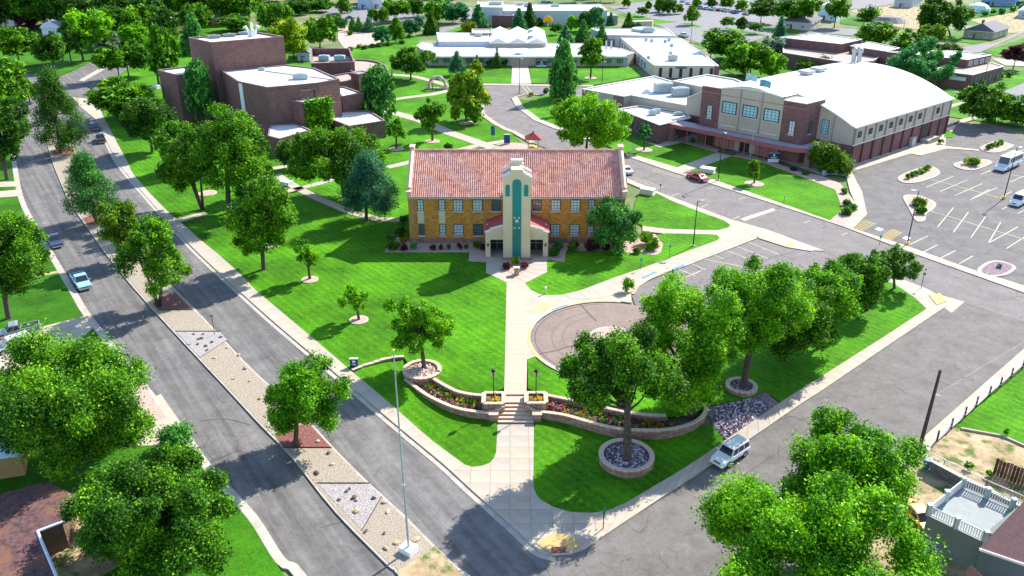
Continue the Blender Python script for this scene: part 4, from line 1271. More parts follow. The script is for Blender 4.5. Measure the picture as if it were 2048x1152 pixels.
# ------------------------------------------------------------------ posts
def lamp_pole(base, top_y, label, arm=(1.0, 0.0), heads=1, group='street lamps on tall poles', foot=None, z=.1):
    x, y, g = G(*base); g += z
    h = HZ(y, top_y) - g
    root = thing("street_lamp", (x, y, g), label, "street lamp", group)
    m = MB(); m.tube([(0, 0, 0), (0, 0, h)], [.11, .065], 8); link("pole", m.mesh("pole", BLACKMETAL), root)
    m = MB(); m.prism(arc((0, 0), .32, 0, 360, 12)[:-1], -.1, .55 if foot else .25); link("footing", m.mesh("footing", foot or CONC), root)
    for k in range(heads):
        s = 1 if k == 0 else -1
        ax, ay = arm[0] * s, arm[1] * s
        m = MB(); m.tube([(0, 0, h - .12), (ax * .6, ay * .6, h + .02)], .035, 5); link("arm", m.mesh("arm", BLACKMETAL), root)
        m = MB(); m.box((ax * .95, ay * .95, h - .04), (.85, .42, .14), math.atan2(ay, ax), .9); hd = link("lamp_head", m.mesh("lamp_head", GREYMETAL), root)
        m = MB(); m.box((ax * .95, ay * .95, h - .06), (.6, .3, .02), math.atan2(ay, ax)); link("lens", m.mesh("lens", LAMPW), hd)
    return root

def sign_post(base, top_y, label, panel, size, cat='sign', name='street_sign', face=0.0, z=.12, post=BLACKMETAL, r=.035, group=None):
    x, y, g = G(*base); g += z
    h = HZ(y, top_y) - g
    root = thing(name, (x, y, g), label, cat, group, face)
    m = MB(); m.tube([(0, 0, -.05), (0, 0, h)], r, 6); link("post", m.mesh("post", post), root)
    m = MB(); m.box((0, -.05, h - size[1]), (size[0], .03, size[1])); link("panel", m.mesh("panel", panel), root)
    return root
# ------------------------------------------------------------------ the brick hall with the tiled roof and tower
def tile_mat():
    n = N("roof_tile")
    a = n.ramp(n.noise(.9, 5, .75), [(.3, (.50, .20, .16)), (.55, (.68, .37, .30)), (.75, (.78, .54, .46))])
    mp = n.new("ShaderNodeMapping"); mp.inputs["Scale"].default_value = (2.6, 1.2, 1.2)
    n.l(n.tc.outputs["Object"], mp.inputs["Vector"])
    a = n.mix(1.0, a, n.ramp(n.noise(1.6, 2, .8, vec=mp.outputs[0]), [(.3, .7), (.7, 1.3)]), 'MULTIPLY')
    a = n.mix(n.ramp(n.noise(1.1, 3, .7, vec=mp.outputs[0]), [(.62, 0), (.66, .8)]), a, (.62, .42, .12))
    n.col(a)
    n.bump(n.noise(8, 3), .4, .04)
    return n.set(.85, .25)
TILE = tile_mat()

HX, HW, HY, HE, HD, HR = .75, 17.75, 128.0, 8.5, 16.0, 5.1
hall = thing("brick_hall", (HX, HY, 0), "two storey golden brick hall with red tiled roof and cream entrance tower", "building")
x0, x1 = HX - HW, HX + HW
w = MB(); w.prism([(x0, HY), (x1, HY), (x1, HY + HD), (x0, HY + HD)], .9, HE, top=False)
for xx in (x0, x1):
    tri = [(xx, HY, HE), (xx, HY + HD, HE), (xx, HY + HD / 2, HE + HR)]
    uv = [(0, HE), (HD, HE), (HD / 2, HE + HR)]
    w.face(tri if xx == x1 else tri[::-1], uv if xx == x1 else uv[::-1])
part("wall", w, FACEBRICK, hall)
w = MB(); w.prism([(x0 - .12, HY - .12), (x1 + .12, HY - .12), (x1 + .12, HY + HD + .12), (x0 - .12, HY + HD + .12)], 0, .9)
part("plinth", w, brick_mat("plinth_stone", (.36, .19, .15), (.27, .15, .12), (.3, .2, .16), .6, .28), hall)

def barrel_roof(xa, xb, ya, za, yb, zb, pitch=.34, rows=26):
    """roman tiles: rounded ribs running down the slope, courses lapping one over another"""
    mb = MB()
    nc = int((xb - xa) / pitch); p = (xb - xa) / nc
    L = math.hypot(yb - ya, zb - za)
    ny, nz = -(zb - za) / L * (1 if yb > ya else -1), abs(yb - ya) / L
    prof = [(0, 0), (.12, .065), (.28, .11), (.44, .065), (.56, 0), (.78, -.03)]
    xs, hs = [], []
    for i in range(nc):
        for t, h in prof: xs.append(xa + (i + t) * p); hs.append(h)
    xs.append(xb); hs.append(0)
    m = len(xs)
    vr = random.Random(5)
    jit = [vr.uniform(-.012, .012) for _ in range(m * (rows + 1) * 2)]
    q = 0
    for j in range(rows):
        for e in (0, 1):
            t = (j + e) / rows
            lift = .05 * (1 - e)
            for i in range(m):
                q += 1
                k = hs[i] + lift + jit[q % len(jit)]
                mb.v.append((xs[i], ya + (yb - ya) * t + ny * k, za + (zb - za) * t + nz * k))
    for r in range(rows * 2 - 1):
        for i in range(m - 1):
            a = r * m + i
            mb.f.append([a, a + 1, a + m + 1, a + m] if yb > ya else [a + 1, a, a + m, a + m + 1])
    return mb
eo = .55
sl = HR / (HD / 2)
part("front_roof", barrel_roof(x0 + .25, x1 - .25, HY - eo, HE - eo * sl + .12, HY + HD / 2, HE + HR + .12), TILE, hall)
part("rear_roof", barrel_roof(x0 + .25, x1 - .25, HY + HD + eo, HE - eo * sl + .12, HY + HD / 2, HE + HR + .12, rows=6), TILE, hall)
m = MB(); m.tube([(x0 + .3, HY + HD / 2, HE + HR + .2), (x1 - .3, HY + HD / 2, HE + HR + .2)], .2, 8); part("ridge_tiles", m, TILE, hall)
m = MB(); m.box((HX, HY - eo - .06, HE - eo * sl - .08), (2 * HW - .5, .16, .18)); part("gutter", m, GREYMETAL, hall)
PARA = plain("parapet_stucco", (.62, .40, .30), .1, .8)
for s, xx in ((-1, x0), (1, x1)):
    m = MB()
    prof = [(HY - .3, HE - .6), (HY - .3, HE + .55), (HY + .55, HE + .95), (HY + HD / 2 - .7, HE + HR + .15), (HY + HD / 2 - .7, HE + HR + .85), (HY + HD / 2 + .7, HE + HR + .85), (HY + HD / 2 + .7, HE + HR + .15), (HY + HD - .5, HE + .95), (HY + HD + .3, HE + .5), (HY + HD + .3, HE - .6), (HY + HD / 2, HE + HR - .9)]
    a, b = xx - s * .55, xx + s * .12
    if a > b: a, b = b, a
    pl = [[Vector((p[0], p[1], 0)) for p in prof]]
    n0 = len(m.v)
    m.v += [(a, *p) for p in prof] + [(b, *p) for p in prof]
    k = len(prof)
    for t in tessellate_polygon(pl):
        m.f.append([n0 + i for i in t]); m.f.append([n0 + k + i for i in t[::-1]])
    for i in range(k): m.f.append([n0 + i, n0 + (i + 1) % k, n0 + k + (i + 1) % k, n0 + k + i])
    o = part("gable_parapet", m, PARA, hall); fix_normals(o)
    c = MB()
    for p, q in ((prof[2], prof[3]), (prof[6], prof[7])):
        c.tube([(xx - s * .2, p[0], p[1] + .04), (xx - s * .2, q[0], q[1] + .04)], .42, 4)
    c.box((xx - s * .2, HY + HD / 2, HE + HR + .852), (.9, 1.62, .14)); c.box((xx - s * .2, HY + .1, HE + .56), (.85, 1.1, .2))
    part("gable_cap", c, plain("pink_cap_stone", (.66, .46, .36), .08, 1), hall)
A, B = (x0, HY), (x1, HY)
for s in (-1, 1):
    for xr, ww in ((15.75, .95), (12.25, .95), (9.6, 1.55), (6.4, 1.55), (3.35, 1.45)):
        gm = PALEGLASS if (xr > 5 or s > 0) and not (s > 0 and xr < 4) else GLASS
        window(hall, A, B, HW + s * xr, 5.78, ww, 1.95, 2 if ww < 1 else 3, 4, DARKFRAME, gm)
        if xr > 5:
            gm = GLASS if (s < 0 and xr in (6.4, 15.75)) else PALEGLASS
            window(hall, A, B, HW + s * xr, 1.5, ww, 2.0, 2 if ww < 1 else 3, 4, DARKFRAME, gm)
        if xr > 12:
            m = MB(); m.box((HX + s * xr, HY - .03, 3.62), (1.05, .1, 1.98)); part("spandrel_panel", m, TRIM if False else CREAM, hall)
for xr in (-17.1, -5.15, 5.15, 17.1):
    m = MB(); m.tube([(HX + xr, HY - .12, .3), (HX + xr, HY - .12, HE - .5)], .07, 6); part("downspout", m, GREYMETAL, hall)
for Y0, Yd in (((x1, HY), (x1, HY + HD)),):
    for s in (3.5, 8, 12.5):
        for z in (1.5, 5.78): window(hall, Y0, Yd, s, z, 1.4, 1.95, 3, 4, DARKFRAME, GLASS)
for s in (3.5, 8, 12.5):
    for z in (1.5, 5.78): window(hall, (x0, HY + HD), (x0, HY), s, z, 1.4, 1.95, 3, 4, DARKFRAME, GLASS)

# entrance tower
TY, TB, TW = 121.0, 124.2, 2.15
prof = [(-TW, .0), (-TW, 13.65), (-.9, 14.45), (-.9, 14.95), (.9, 14.95), (.9, 14.45), (TW, 13.65), (TW, .0)]
tw_ = MB()
for ya, yb in ((TY, TY + .55), (TB - .45, TB + .1)):
    n0 = len(tw_.v); k = len(prof)
    tw_.v += [(HX + p[0], ya, p[1]) for p in prof] + [(HX + p[0], yb, p[1]) for p in prof]
    for t in tessellate_polygon([[Vector((p[0], p[1], 0)) for p in prof]]):
        tw_.f.append([n0 + i for i in t]); tw_.f.append([n0 + k + i for i in t[::-1]])
    for i in range(k): tw_.f.append([n0 + i, n0 + k + i, n0 + k + (i + 1) % k, n0 + (i + 1) % k])
tw_.box((HX - TW + .2, (TY + TB) / 2 + .05, .02), (.397, TB - TY - 1.0, 13.3)); tw_.box((HX + TW - .2, (TY + TB) / 2 + .05, .02), (.397, TB - TY - 1.0, 13.3))
tw_.box((HX, (TY + TB) / 2 + .05, 13.0), (1.78, TB - TY - 1.0, 1.94))
tw_.box((HX, TB + 2, .02), (2 * TW - .02, 3.9, 9.5))
o = part("tower_wall", tw_, CREAM, hall); fix_normals(o)
for s in (-1, 1):
    q = MB()
    ya, yb = TY + .5, TB - .4
    for i in range(7):
        t0, t1 = i / 7, (i + 1) / 7
        xa, xb = HX + s * (.9 + (TW - .88) * t0), HX + s * (.9 + (TW - .88) * t1)
        za, zb = 14.25 - .8 * t0, 14.25 - .8 * t1
        pts = [(xa, ya, za + .05), (xb, ya, zb), (xb, yb, zb), (xa, yb, za + .05)]
        q.face(pts if s > 0 else pts[::-1])
    part("tower_roof", q, TILE, hall)
cap = MB()
for yc in (TY + .27, TB - .17):
    for s in (-1, 1):
        cap = MB(); cap.tube([(HX + s * (TW + .1), yc, 13.66), (HX + s * .9, yc, 14.48)], .30, 4); part("tower_cap", cap, TRIM, hall)
cap = MB(); cap.box((HX, TB - .2, 14.95), (2.0, 1.0, .14)); part("tower_cap", cap, TRIM, hall)
cap = MB(); cap.box((HX, TB - .2, 15.09), (1.75, .8, .50)); part("tower_block", cap, CREAM, hall)
cap = MB(); cap.box((HX, TB - .2, 15.59), (1.9, .95, .12)); part("block_cap", cap, TRIM, hall)
def arched(x, hw, z0, z1, y, th=.06):
    q = MB(); n = 10
    pts = [(x - hw, z0), (x + hw, z0)] + [(x + hw * math.cos(math.pi * i / n), z1 - hw + hw * math.sin(math.pi * i / n)) for i in range(n + 1)]
    q.face([(a, y - th, b) for a, b in pts])
    for i in range(len(pts)):
        a, b = pts[i], pts[(i + 1) % len(pts)]
        q.face([(a[0], y - th, a[1]), (a[0], y, a[1]), (b[0], y, b[1]), (b[0], y - th, b[1])])
    return q
part("arched_window", arched(HX, .69, 7.5, 13.45, TY), TEAL, hall)
part("arched_window", arched(HX - 1.42, .33, 10.7, 12.6, TY), TEAL, hall)
part("arched_window", arched(HX + 1.42, .33, 10.7, 12.6, TY), TEAL, hall)
m = MB(); m.box((HX, TY - .035, .35), (1.38, .07, 7.14)); part("patina_panel", m, PATINA, hall)
m = MB()
for k in range(5): m.box((HX - .46 + k * .23, TY - .085, .36), (.035, .04, 5.0 if k % 2 else 5.2))
part("panel_rib", m, TEAL, hall)
for xr, z, s in ((-.36, 7.1, .24), (.36, 7.1, .24), (0, 6.45, .46), (-.36, 5.4, .22), (.36, 5.4, .22), (-.36, .42, .22), (.36, .42, .22)):
    m = MB(); m.box((HX + xr, TY - .11, z), (s, .06, s)); part("glass_block", m, plain("pale_glass_block", (.62, .66, .62)), hall)
m = MB(); m.box((HX, TY - .2, 0.02), (2 * TW + .3, .4, .42)); part("tower_plinth", m, brick_mat("plinth_stone2", (.36, .22, .17), (.27, .16, .13), (.3, .2, .16), .6, .28), hall)

# entrance porches either side of the tower
PY = 122.0
for s in (-1, 1):
    xo, xi, xm = HX + s * 5.0, HX + s * 2.16, HX + s * 4.2
    q = MB()
    pr = [(xo, 0.05), (xo, 4.25), (xo - s * .75, 4.5), (xo - s * .9, 4.8), (xi, 5.35), (xi, 3.1), (xm, 3.1), (xm, .05)]
    n0 = len(q.v); k = len(pr)
    q.v += [(a, PY, b) for a, b in pr] + [(a, PY + .4, b) for a, b in pr]
    for t in tessellate_polygon([[Vector((p[0], p[1], 0)) for p in pr]]):
        q.f.append([n0 + i for i in t]); q.f.append([n0 + k + i for i in t[::-1]])
    for i in range(k): q.f.append([n0 + i, n0 + k + i, n0 + k + (i + 1) % k, n0 + (i + 1) % k])
    o = part("porch_front", q, CREAM, hall); fix_normals(o)
    q = MB(); q.box((xo - s * .21, (PY + HY) / 2 + .2, .05), (.38, HY - PY - .5, 4.0)); q.box(((xo + xi) / 2, 125.6, 3.0), (abs(xo - xi) - .05, .3, 1.4)); part("porch_wall", q, CREAM, hall)
    q = MB()
    for i in range(8):
        t0, t1 = i / 8, (i + 1) / 8
        xa, xb = xi + (xo + s * .25 - xi) * t0, xi + (xo + s * .25 - xi) * t1
        za, zb = 5.3 - 1.2 * t0, 5.3 - 1.2 * t1
        pts = [(xa, PY + .35, za + .06), (xb, PY + .35, zb), (xb, HY - .02, zb), (xa, HY - .02, za + .06)]
        q.face(pts if s > 0 else pts[::-1])
    part("porch_roof", q, plain("red_porch_tile", (.50, .10, .10), .15, 2), hall)
    q = MB()
    for a, b in zip(pr[1:4], pr[2:5]): q.tube([(a[0], PY + .18, a[1] + .04), (b[0], PY + .18, b[1] + .04)], .24, 4)
    part("porch_cap", q, TRIM, hall)
    q = MB(); q.box(((xm + xi) / 2, 125.3, .16), (abs(xm - xi) - .02, .1, 2.95)); d = part("entrance_door", q, DARKWALL, hall)
    q = MB()
    for z in (1.25, 2.05): q.box(((xm + xi) / 2, 125.22, z), (abs(xm - xi) * .9, .05, .1))
    q.box(((xm + xi) / 2, 125.22, .2), (.08, .05, 2.8)); part("door_rail", q, GREYMETAL, d)
    q = MB(); q.box((xo - s * .42, PY - .1, 2.0), (.24, .2, .5), 0, .8); part("wall_lantern", q, BLACKMETAL, hall)
    # kneeler
# little plaque pedestal before the tower
g = G(1033, 551)
ped = thing("stone_pedestal", (g[0], g[1], .14), "small stone pedestal with a bronze plaque before the entrance tower", "pedestal")
m = MB(); m.box((0, 0, 0), (.75, .6, .9), 0, .86); link("base", m.mesh("base", WALLBLOCK), ped)
m = MB(); m.box((0, 0, .9), (1.0, .8, .35)); link("head", m.mesh("head", COPING), ped)
m = MB(); m.box((0, -.43, 1.0), (.4, .05, .15)); link("plaque", m.mesh("plaque", plain("bronze", (.12, .07, .04), .1, 2, .5)), ped)

# ------------------------------------------------------------------ theatre on the left
th = thing("theatre_building", (-65, 205, 0), "dark brick theatre with a tall fly tower and white flat roofs", "building")
block(th, pz([(376.9, 75.4), (422, 85), (567, 73), (515, 64.4)], 20), 0, 20, AUDBRICK, WHITEROOF, MAUVECAP, names=("fly_tower_wall", "fly_tower_roof"))
block(th, pz([(316, 140), (352.5, 151), (441, 142.6), (371, 133)], 12.0), 0, 12.0, AUDBRICK, plain("blue_grey_membrane", (.66, .72, .76), .06, .3), MAUVECAP, names=("side_wall", "side_roof"))
hallpoly = pz([(441.6, 141), (476, 163), (534, 175), (598, 169.5), (637, 165.7), (678.4, 158), (628, 136), (573, 130)], 13.0)
block(th, hallpoly, 0, 13.0, AUDBRICK, WHITEROOF, MAUVECAP, parapet=.2, names=("auditorium_wall", "auditorium_roof"))
block(th, pz([(583, 201), (604, 205), (657.7, 195.5), (640, 187), (596, 190)], 9.6), 0, 9.6, AUDBRICK, TRIM, MAUVECAP, parapet=.1, names=("bay_wall", "bay_roof"))
block(th, pz([(536, 272), (558.8, 278), (622, 260), (590, 247), (540, 250)], 4.4), 0, 4.4, AUDBRICK, WHITEROOF, MAUVECAP, parapet=.15, names=("foyer_wall", "foyer_roof"))
block(th, pz([(655, 236), (698, 252.5), (771, 241.5), (740, 222), (684, 222)], 4.2), 0, 4.2, AUDBRICK, WHITEROOF, MAUVECAP, parapet=.2, names=("wing_wall", "wing_roof"))
block(th, pz([(676, 185), (684, 193), (727, 186.5), (690, 174), (676, 174)], 8.0), 0, 8.0, AUDBRICK, WHITEROOF, MAUVECAP, parapet=.2, names=("mid_wall", "mid_roof"))
block(th, pz([(622, 127), (709, 124), (699, 97), (622, 97)], 8.5), 0, 8.5, DBRICK, TANROOF, MAUVECAP, parapet=2.2, names=("plant_wall", "plant_roof"))
curve = pz([(700, 141), (709, 146), (740, 152), (776, 148), (777, 140), (771, 131), (757, 124), (735, 120), (709, 119)], 6.2)
block(th, curve, 0, 6.2, DBRICK, TANROOF, MAUVECAP, parapet=.35, names=("rotunda_wall", "rotunda_roof"))
block(th, pz([(701, 146), (717, 149), (737, 145), (722, 141)], 8.2), 0, 8.2, DBRICK, plain("slate_cap", (.25, .28, .36), .08, 1), MAUVECAP, parapet=.1, names=("stair_wall", "stair_roof"))
block(th, pz([(660, 152), (682, 164), (716, 158), (700, 145)], 6.6), 0, 6.6, DBRICK, TANROOF, MAUVECAP, parapet=.3, names=("link_wall", "link_roof"))
# balcony front and recessed light slot
a, b = P(683, 168, 6.0), P(716, 161, 6.0)
m = MB(); m.face([(a[0], a[1] - .1, 4.2), (b[0], b[1] - .1, 4.2), (b[0], b[1] - .1, 6.1), (a[0], a[1] - .1, 6.1)]); m.face([(a[0], a[1] - .1, 6.1), (b[0], b[1] - .1, 6.1), (b[0], b[1] + .3, 6.1), (a[0], a[1] + .3, 6.1)]); part("balcony_front", m, CREAM2, th)
pA, pB = hallpoly[[i for i in range(8)][1]], hallpoly[2]
def on_wall(A, B, s, z0, z1, w_, mat, name, th_=.08, out=.05):
    L = math.hypot(B[0] - A[0], B[1] - A[1]); d = ((B[0] - A[0]) / L, (B[1] - A[1]) / L); nx, ny = d[1], -d[0]
    m = MB(); m.box((A[0] + d[0] * s + nx * out, A[1] + d[1] * s + ny * out, z0), (w_, th_ + .1, z1 - z0), math.atan2(d[1], d[0]))
    return m
A1, B1 = P(476, 163, 13), P(534, 175, 13)
part("white_fin", on_wall(A1, B1, .9, 5.5, 12.7, 1.3, WHITEPAINT, "fin"), WHITEPAINT, th)
A2, B2 = P(604, 205, 9.6), P(657.7, 195.5, 9.6)
TREE_N[0] += 1
rng = np.random.default_rng(77)
L2_ = math.hypot(B2[0] - A2[0], B2[1] - A2[1])
cen = [(A2[0] + (B2[0] - A2[0]) * t + .1, A2[1] + (B2[1] - A2[1]) * t - .15, z) for t in np.linspace(.12, 1.0, 9) for z in np.linspace(.6, 9.3, 9)]
iv = link("ivy", leaf_mesh("ivy", [tuple(np.array(c) - np.array(world_off(th))) for c in cen], [.75] * len(cen), .42, .9, LEAF['bright'], rng, flat=1), th)
m = on_wall(A2, B2, L2_ * .42, 8.8, 9.4, .7, WHITEPAINT, 'flood'); part("floodlight", m, WHITEPAINT, th)
c0 = P(604, 190, 10.6)
m = MB(); m.box((c0[0], c0[1] + 2.2, 9.6), (5.2, 2.2, 1.9), .15); part("dark_vent_box", m, BLACKMETAL, th)
m = MB(); m.prism(arc((c0[0], c0[1] + 2.2), 2.2, 0, 360, 14)[:-1], 11.5, 11.75); part("vent_lid", m, plain("slate_cap", (.25, .28, .36)), th)
for px, py in ((429, 76), (459, 73), (490, 69)): roof_unit(th, px, py, 19.7, (3.0, 1.6, .5), .4, plain("dark_roof_hatch", (.22, .23, .25)), 'roof_hatch')
roof_unit(th, 602, 158, 12.8, (3.6, 2.2, 1.1), .1)
roof_unit(th, 524, 141, 12.8, (1.6, 1.2, .5), .1)
for px in (649, 680): roof_unit(th, px, 121, 6.4, (3.2, 2.2, 1.4), 0, plain("teal_grey_unit", (.25, .42, .45)))
# cluster of white exhaust pipes on the tower
ax, ay = P(505, 72, 19.7)
for k, (dx, dy, hh) in enumerate(((-1.5, 0, 2.6), (0, .3, 3.4), (1.5, 0, 2.6), (.4, -.5, 1.8))):
    m = MB(); m.tube([(ax + dx * .4, ay + dy, 19.6), (ax + dx * .7, ay + dy, 19.6 + hh * .6), (ax + dx, ay + dy, 19.6 + hh), (ax + dx * 1.35, ay + dy - .2, 19.5 + hh * .9)], [.4, .32, .3, .34], 7)
    part("exhaust_pipe", m, WHITEPAINT, th)
m = MB(); cx_, cy_ = P(600, 151, 12.95); ex_, ey_ = P(672, 160, 12.95); fx_, fy_ = P(530, 142, 12.95)
m.tube([(fx_, fy_, 12.95), (ex_, ey_, 12.95)], .12, 5); part("roof_conduit", m, TANROOF, th)

# ------------------------------------------------------------------ gymnasium on the right
N0 = Vector((72.5, 172.1)); F0 = Vector((106.4, 199.9))
u_ = (F0 - N0).normalized(); GL = (F0 - N0).length
w_ = Vector((-.72, .693)).normalized(); GW = 41.6
S = lambda s, d=0.0: tuple(N0 + w_ * s - u_ * d)
gym = thing("gymnasium", (*S(20, -20), 0), "large gymnasium with a white vaulted roof and red brick entrance piers", "building")
EZ, AZ = 8.5, 14.3
vz = lambda s: EZ + (AZ - EZ) * (1 - ((s - GW / 2) / (GW / 2)) ** 2)
m = MB()
ns = 40
for i in range(ns):
    s0, s1 = -.4 + (GW + .8) * i / ns, -.4 + (GW + .8) * (i + 1) / ns
    mid = (s0 + s1) / 2
    d = 5.9 if 13.2 < mid < 28.6 else .4
    e = -(GL + .4)
    a, b = S(s0, d), S(s1, d); c, f = S(s1, e), S(s0, e)
    za, zb = vz(max(0, min(GW, s0))), vz(max(0, min(GW, s1)))
    m.face([(*a, za + .12), (*b, zb + .12), (*c, zb + .12), (*f, za + .12)][::-1])
    m.face([(*a, za + .12), (*b, zb + .12), (*b, zb - .2), (*a, za - .2)])
    m.face([(*f, za - .2), (*c, zb - .2), (*c, zb + .12), (*f, za + .12)])
a, b = S(-.4, .4), S(-.4, -(GL + .4)); m.face([(*a, EZ - .2), (*b, EZ - .2), (*b, EZ + .12), (*a, EZ + .12)])
a, b = S(GW + .4, .4), S(GW + .4, -(GL + .4)); m.face([(*b, EZ - .2), (*a, EZ - .2), (*a, EZ + .12), (*b, EZ + .12)])
o = part("vaulted_roof", m, WHITEROOF, gym); fix_normals(o)
if o.data.polygons[len(o.data.polygons) // 2 * 0].normal.z < -.5:
    pass
BZ = 4.6
m = MB(); m.prism([S(0), S(0, -GL), S(GW, -GL), S(GW)], 0, BZ, top=False); o = part("brick_wall", m, GYMBRICK, gym)
m = MB()
q = [S(-.05), S(-.05, -GL - .05), S(GW + .05, -GL - .05), S(GW + .05)]
m.face([(*q[0], BZ), (*q[1], BZ), (*q[1], EZ - .05), (*q[0], EZ - .05)])
m.face([(*q[2], BZ), (*q[3], BZ), (*q[3], EZ - .05), (*q[2], EZ - .05)])
for (e, flip) in ((0.06, 0), (-GL - .06, 1)):
    for i in range(30):
        s0, s1 = GW * i / 30, GW * (i + 1) / 30
        f = [(*S(s0, e), BZ), (*S(s1, e), BZ), (*S(s1, e), vz(s1) - .02), (*S(s0, e), vz(s0) - .02)]
        m.face(f if flip else f[::-1])
part("upper_wall", m, CREAM2, gym)
m = MB(); 
for A_, B_ in ((S(-.1), S(-.1, -GL)),):
    d = u_
    m.box(((A_[0] + B_[0]) / 2, (A_[1] + B_[1]) / 2, BZ - .1), (GL, .3, .2), math.atan2(u_.y, u_.x))
part("string_course", m, TRIM, gym)
PIER = plain("dark_brown_pier", (.12, .055, .05), .1, 2)
UP = plain("grey_pier", (.30, .26, .22), .1, 2)
for k in range(11):
    t = GL * k / 10
    thick = .55 if k % 2 == 0 else .3
    c = S(-.16, -min(max(t, .3), GL - .3))
    m = MB(); m.box((c[0], c[1], 0), (thick, .34, BZ - .12), math.atan2(u_.y, u_.x)); part("lower_pier", m, PIER, gym)
    m = MB(); m.box((c[0], c[1], BZ + .12), (thick * .7, .28, EZ - BZ - .4), math.atan2(u_.y, u_.x)); part("upper_pier", m, UP, gym)
WA, WB = S(-.1), S(-.1, -GL)
for k in (0, 1, 2, 3, 4, 5, 6, 8): window(gym, WA, WB, GL * (k + .5) / 10, 6.0, 1.15, 1.35, 2, 2, DARKFRAME, GLASS)
part("service_door", on_wall(WA, WB, GL * .74, .1, 3.9, 2.6, DARKWALL, "d"), DARKWALL, gym)
part("utility_cabinet", on_wall(WA, WB, GL * .60, .1, 2.2, 1.8, GALV, "c", .7, .5), GREYMETAL, gym)
part("loading_rail", on_wall(WA, WB, GL * .79, .9, 1.05, 5.0, GREYMETAL, "c", .1, 2.2), BLACKMETAL, gym)
m = on_wall(WA, WB, GL * .77, .1, .9, 5.5, CONC, "c", 2.0, 1.1); part("loading_dock", m, CONC, gym)
# front block: two brick piers and a curved beige centre
D = 5.8
def fbox(s0, s1, z1, mat, name, d=D, back=0.0):
    m = MB(); m.prism(ccw([S(s0, back), S(s0, d), S(s1, d), S(s1, back)]), 0, z1); return part(name, m, mat, gym)
fbox(8.06, 13.2, 13.0, GYMBRICK, "entrance_pier", D, -1.5)
fbox(28.6, 33.5, 13.3, GYMBRICK, "entrance_pier", D, -1.5)
for s0, s1, z in ((8.06, 13.2, 13.0), (28.6, 33.5, 13.3)):
    m = MB(); m.prism(ccw([S(s0 - .12, -1.4), S(s0 - .12, D + .12), S(s1 + .12, D + .12), S(s1 + .12, -1.4)]), z, z + .18); part("pier_cap", m, WHITEROOF, gym)
    m = MB(); m.prism(ccw([S(s0 - .05, D - .2), S(s0 - .05, D + .07), S(s1 + .05, D + .07), S(s1 + .05, D - .2)]), z - 1.3, z - 1.05); part("band_course", m, plain("mauve_band", (.30, .16, .15)), gym)
m = MB()
for i in range(24):
    s0, s1 = 13.2 + 15.4 * i / 24, 13.2 + 15.4 * (i + 1) / 24
    z = lambda s: 13.0 + .3 * (s - 13.2) / 15.4 + 1.5 * (1 - ((s - 20.9) / 7.7) ** 2)
    m.face([(*S(s1, D - .1), 0), (*S(s0, D - .1), 0), (*S(s0, D - .1), z(s0)), (*S(s1, D - .1), z(s1))])
    m.face([(*S(s0, D - .1), z(s0)), (*S(s0, D - .9), z(s0)), (*S(s1, D - .9), z(s1)), (*S(s1, D - .1), z(s1))][::-1])
for s in (13.2, 28.6): m.face([(*S(s, -1), 12.4), (*S(s, D - .1), 12.4), (*S(s, D - .1), vz(s) + .02), (*S(s, -1), vz(s) + .02)])
o = part("centre_wall", m, CREAM2, gym); fix_normals(o)
m = MB()
for s in (18.25, 23.5):
    c = S(s, D); m.box((c[0], c[1], 4.6), (.18, .2, 9.3), math.atan2(-w_.y, -w_.x))
c = S(20.9, D - .02); m.box((c[0], c[1], 11.9), (15.2, .12, .16), math.atan2(-w_.y, -w_.x))
part("reveal_line", m, plain("grey_reveal", (.33, .29, .26)), gym)
FA, FB = S(33.5, D - .1), S(8.06, D - .1)
for s in (15.7, 20.9, 26.1):
    window(gym, FA, FB, 33.5 - s, 8.0, 3.7, 2.7, 4, 4, DARKFRAME, CYANGLASS, True)
    part("recessed_panel", on_wall(FA, FB, 33.5 - s, 5.3, 7.85, 3.6, CREAM2, "p", .02, .0), plain("beige_panel", (.46, .38, .29)), gym)
    part("panel_sill", on_wall(FA, FB, 33.5 - s, 5.15, 5.3, 3.9, TRIM, "p", .2, .1), TRIM, gym)
FA2, FB2 = S(33.5, D), S(8.06, D)
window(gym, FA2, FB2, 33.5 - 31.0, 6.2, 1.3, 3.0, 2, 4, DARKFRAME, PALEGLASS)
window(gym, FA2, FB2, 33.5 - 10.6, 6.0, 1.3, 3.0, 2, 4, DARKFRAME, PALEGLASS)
window(gym, S(8.06, D), S(8.06, 0), 2.6, 6.2, 1.1, 2.8, 2, 4, DARKFRAME, GLASS)
window(gym, S(8.0, .12), S(0, .12), 1.6, 5.9, 1.5, 3.2, 3, 5, DARKFRAME, CYANGLASS)
m = MB(); c = S(4.6, .15); m.box((c[0], c[1], BZ), (.2, .2, 5.6), math.atan2(-w_.y, -w_.x)); part("reveal_line", m, plain("grey_reveal", (.33, .29, .26)), gym)
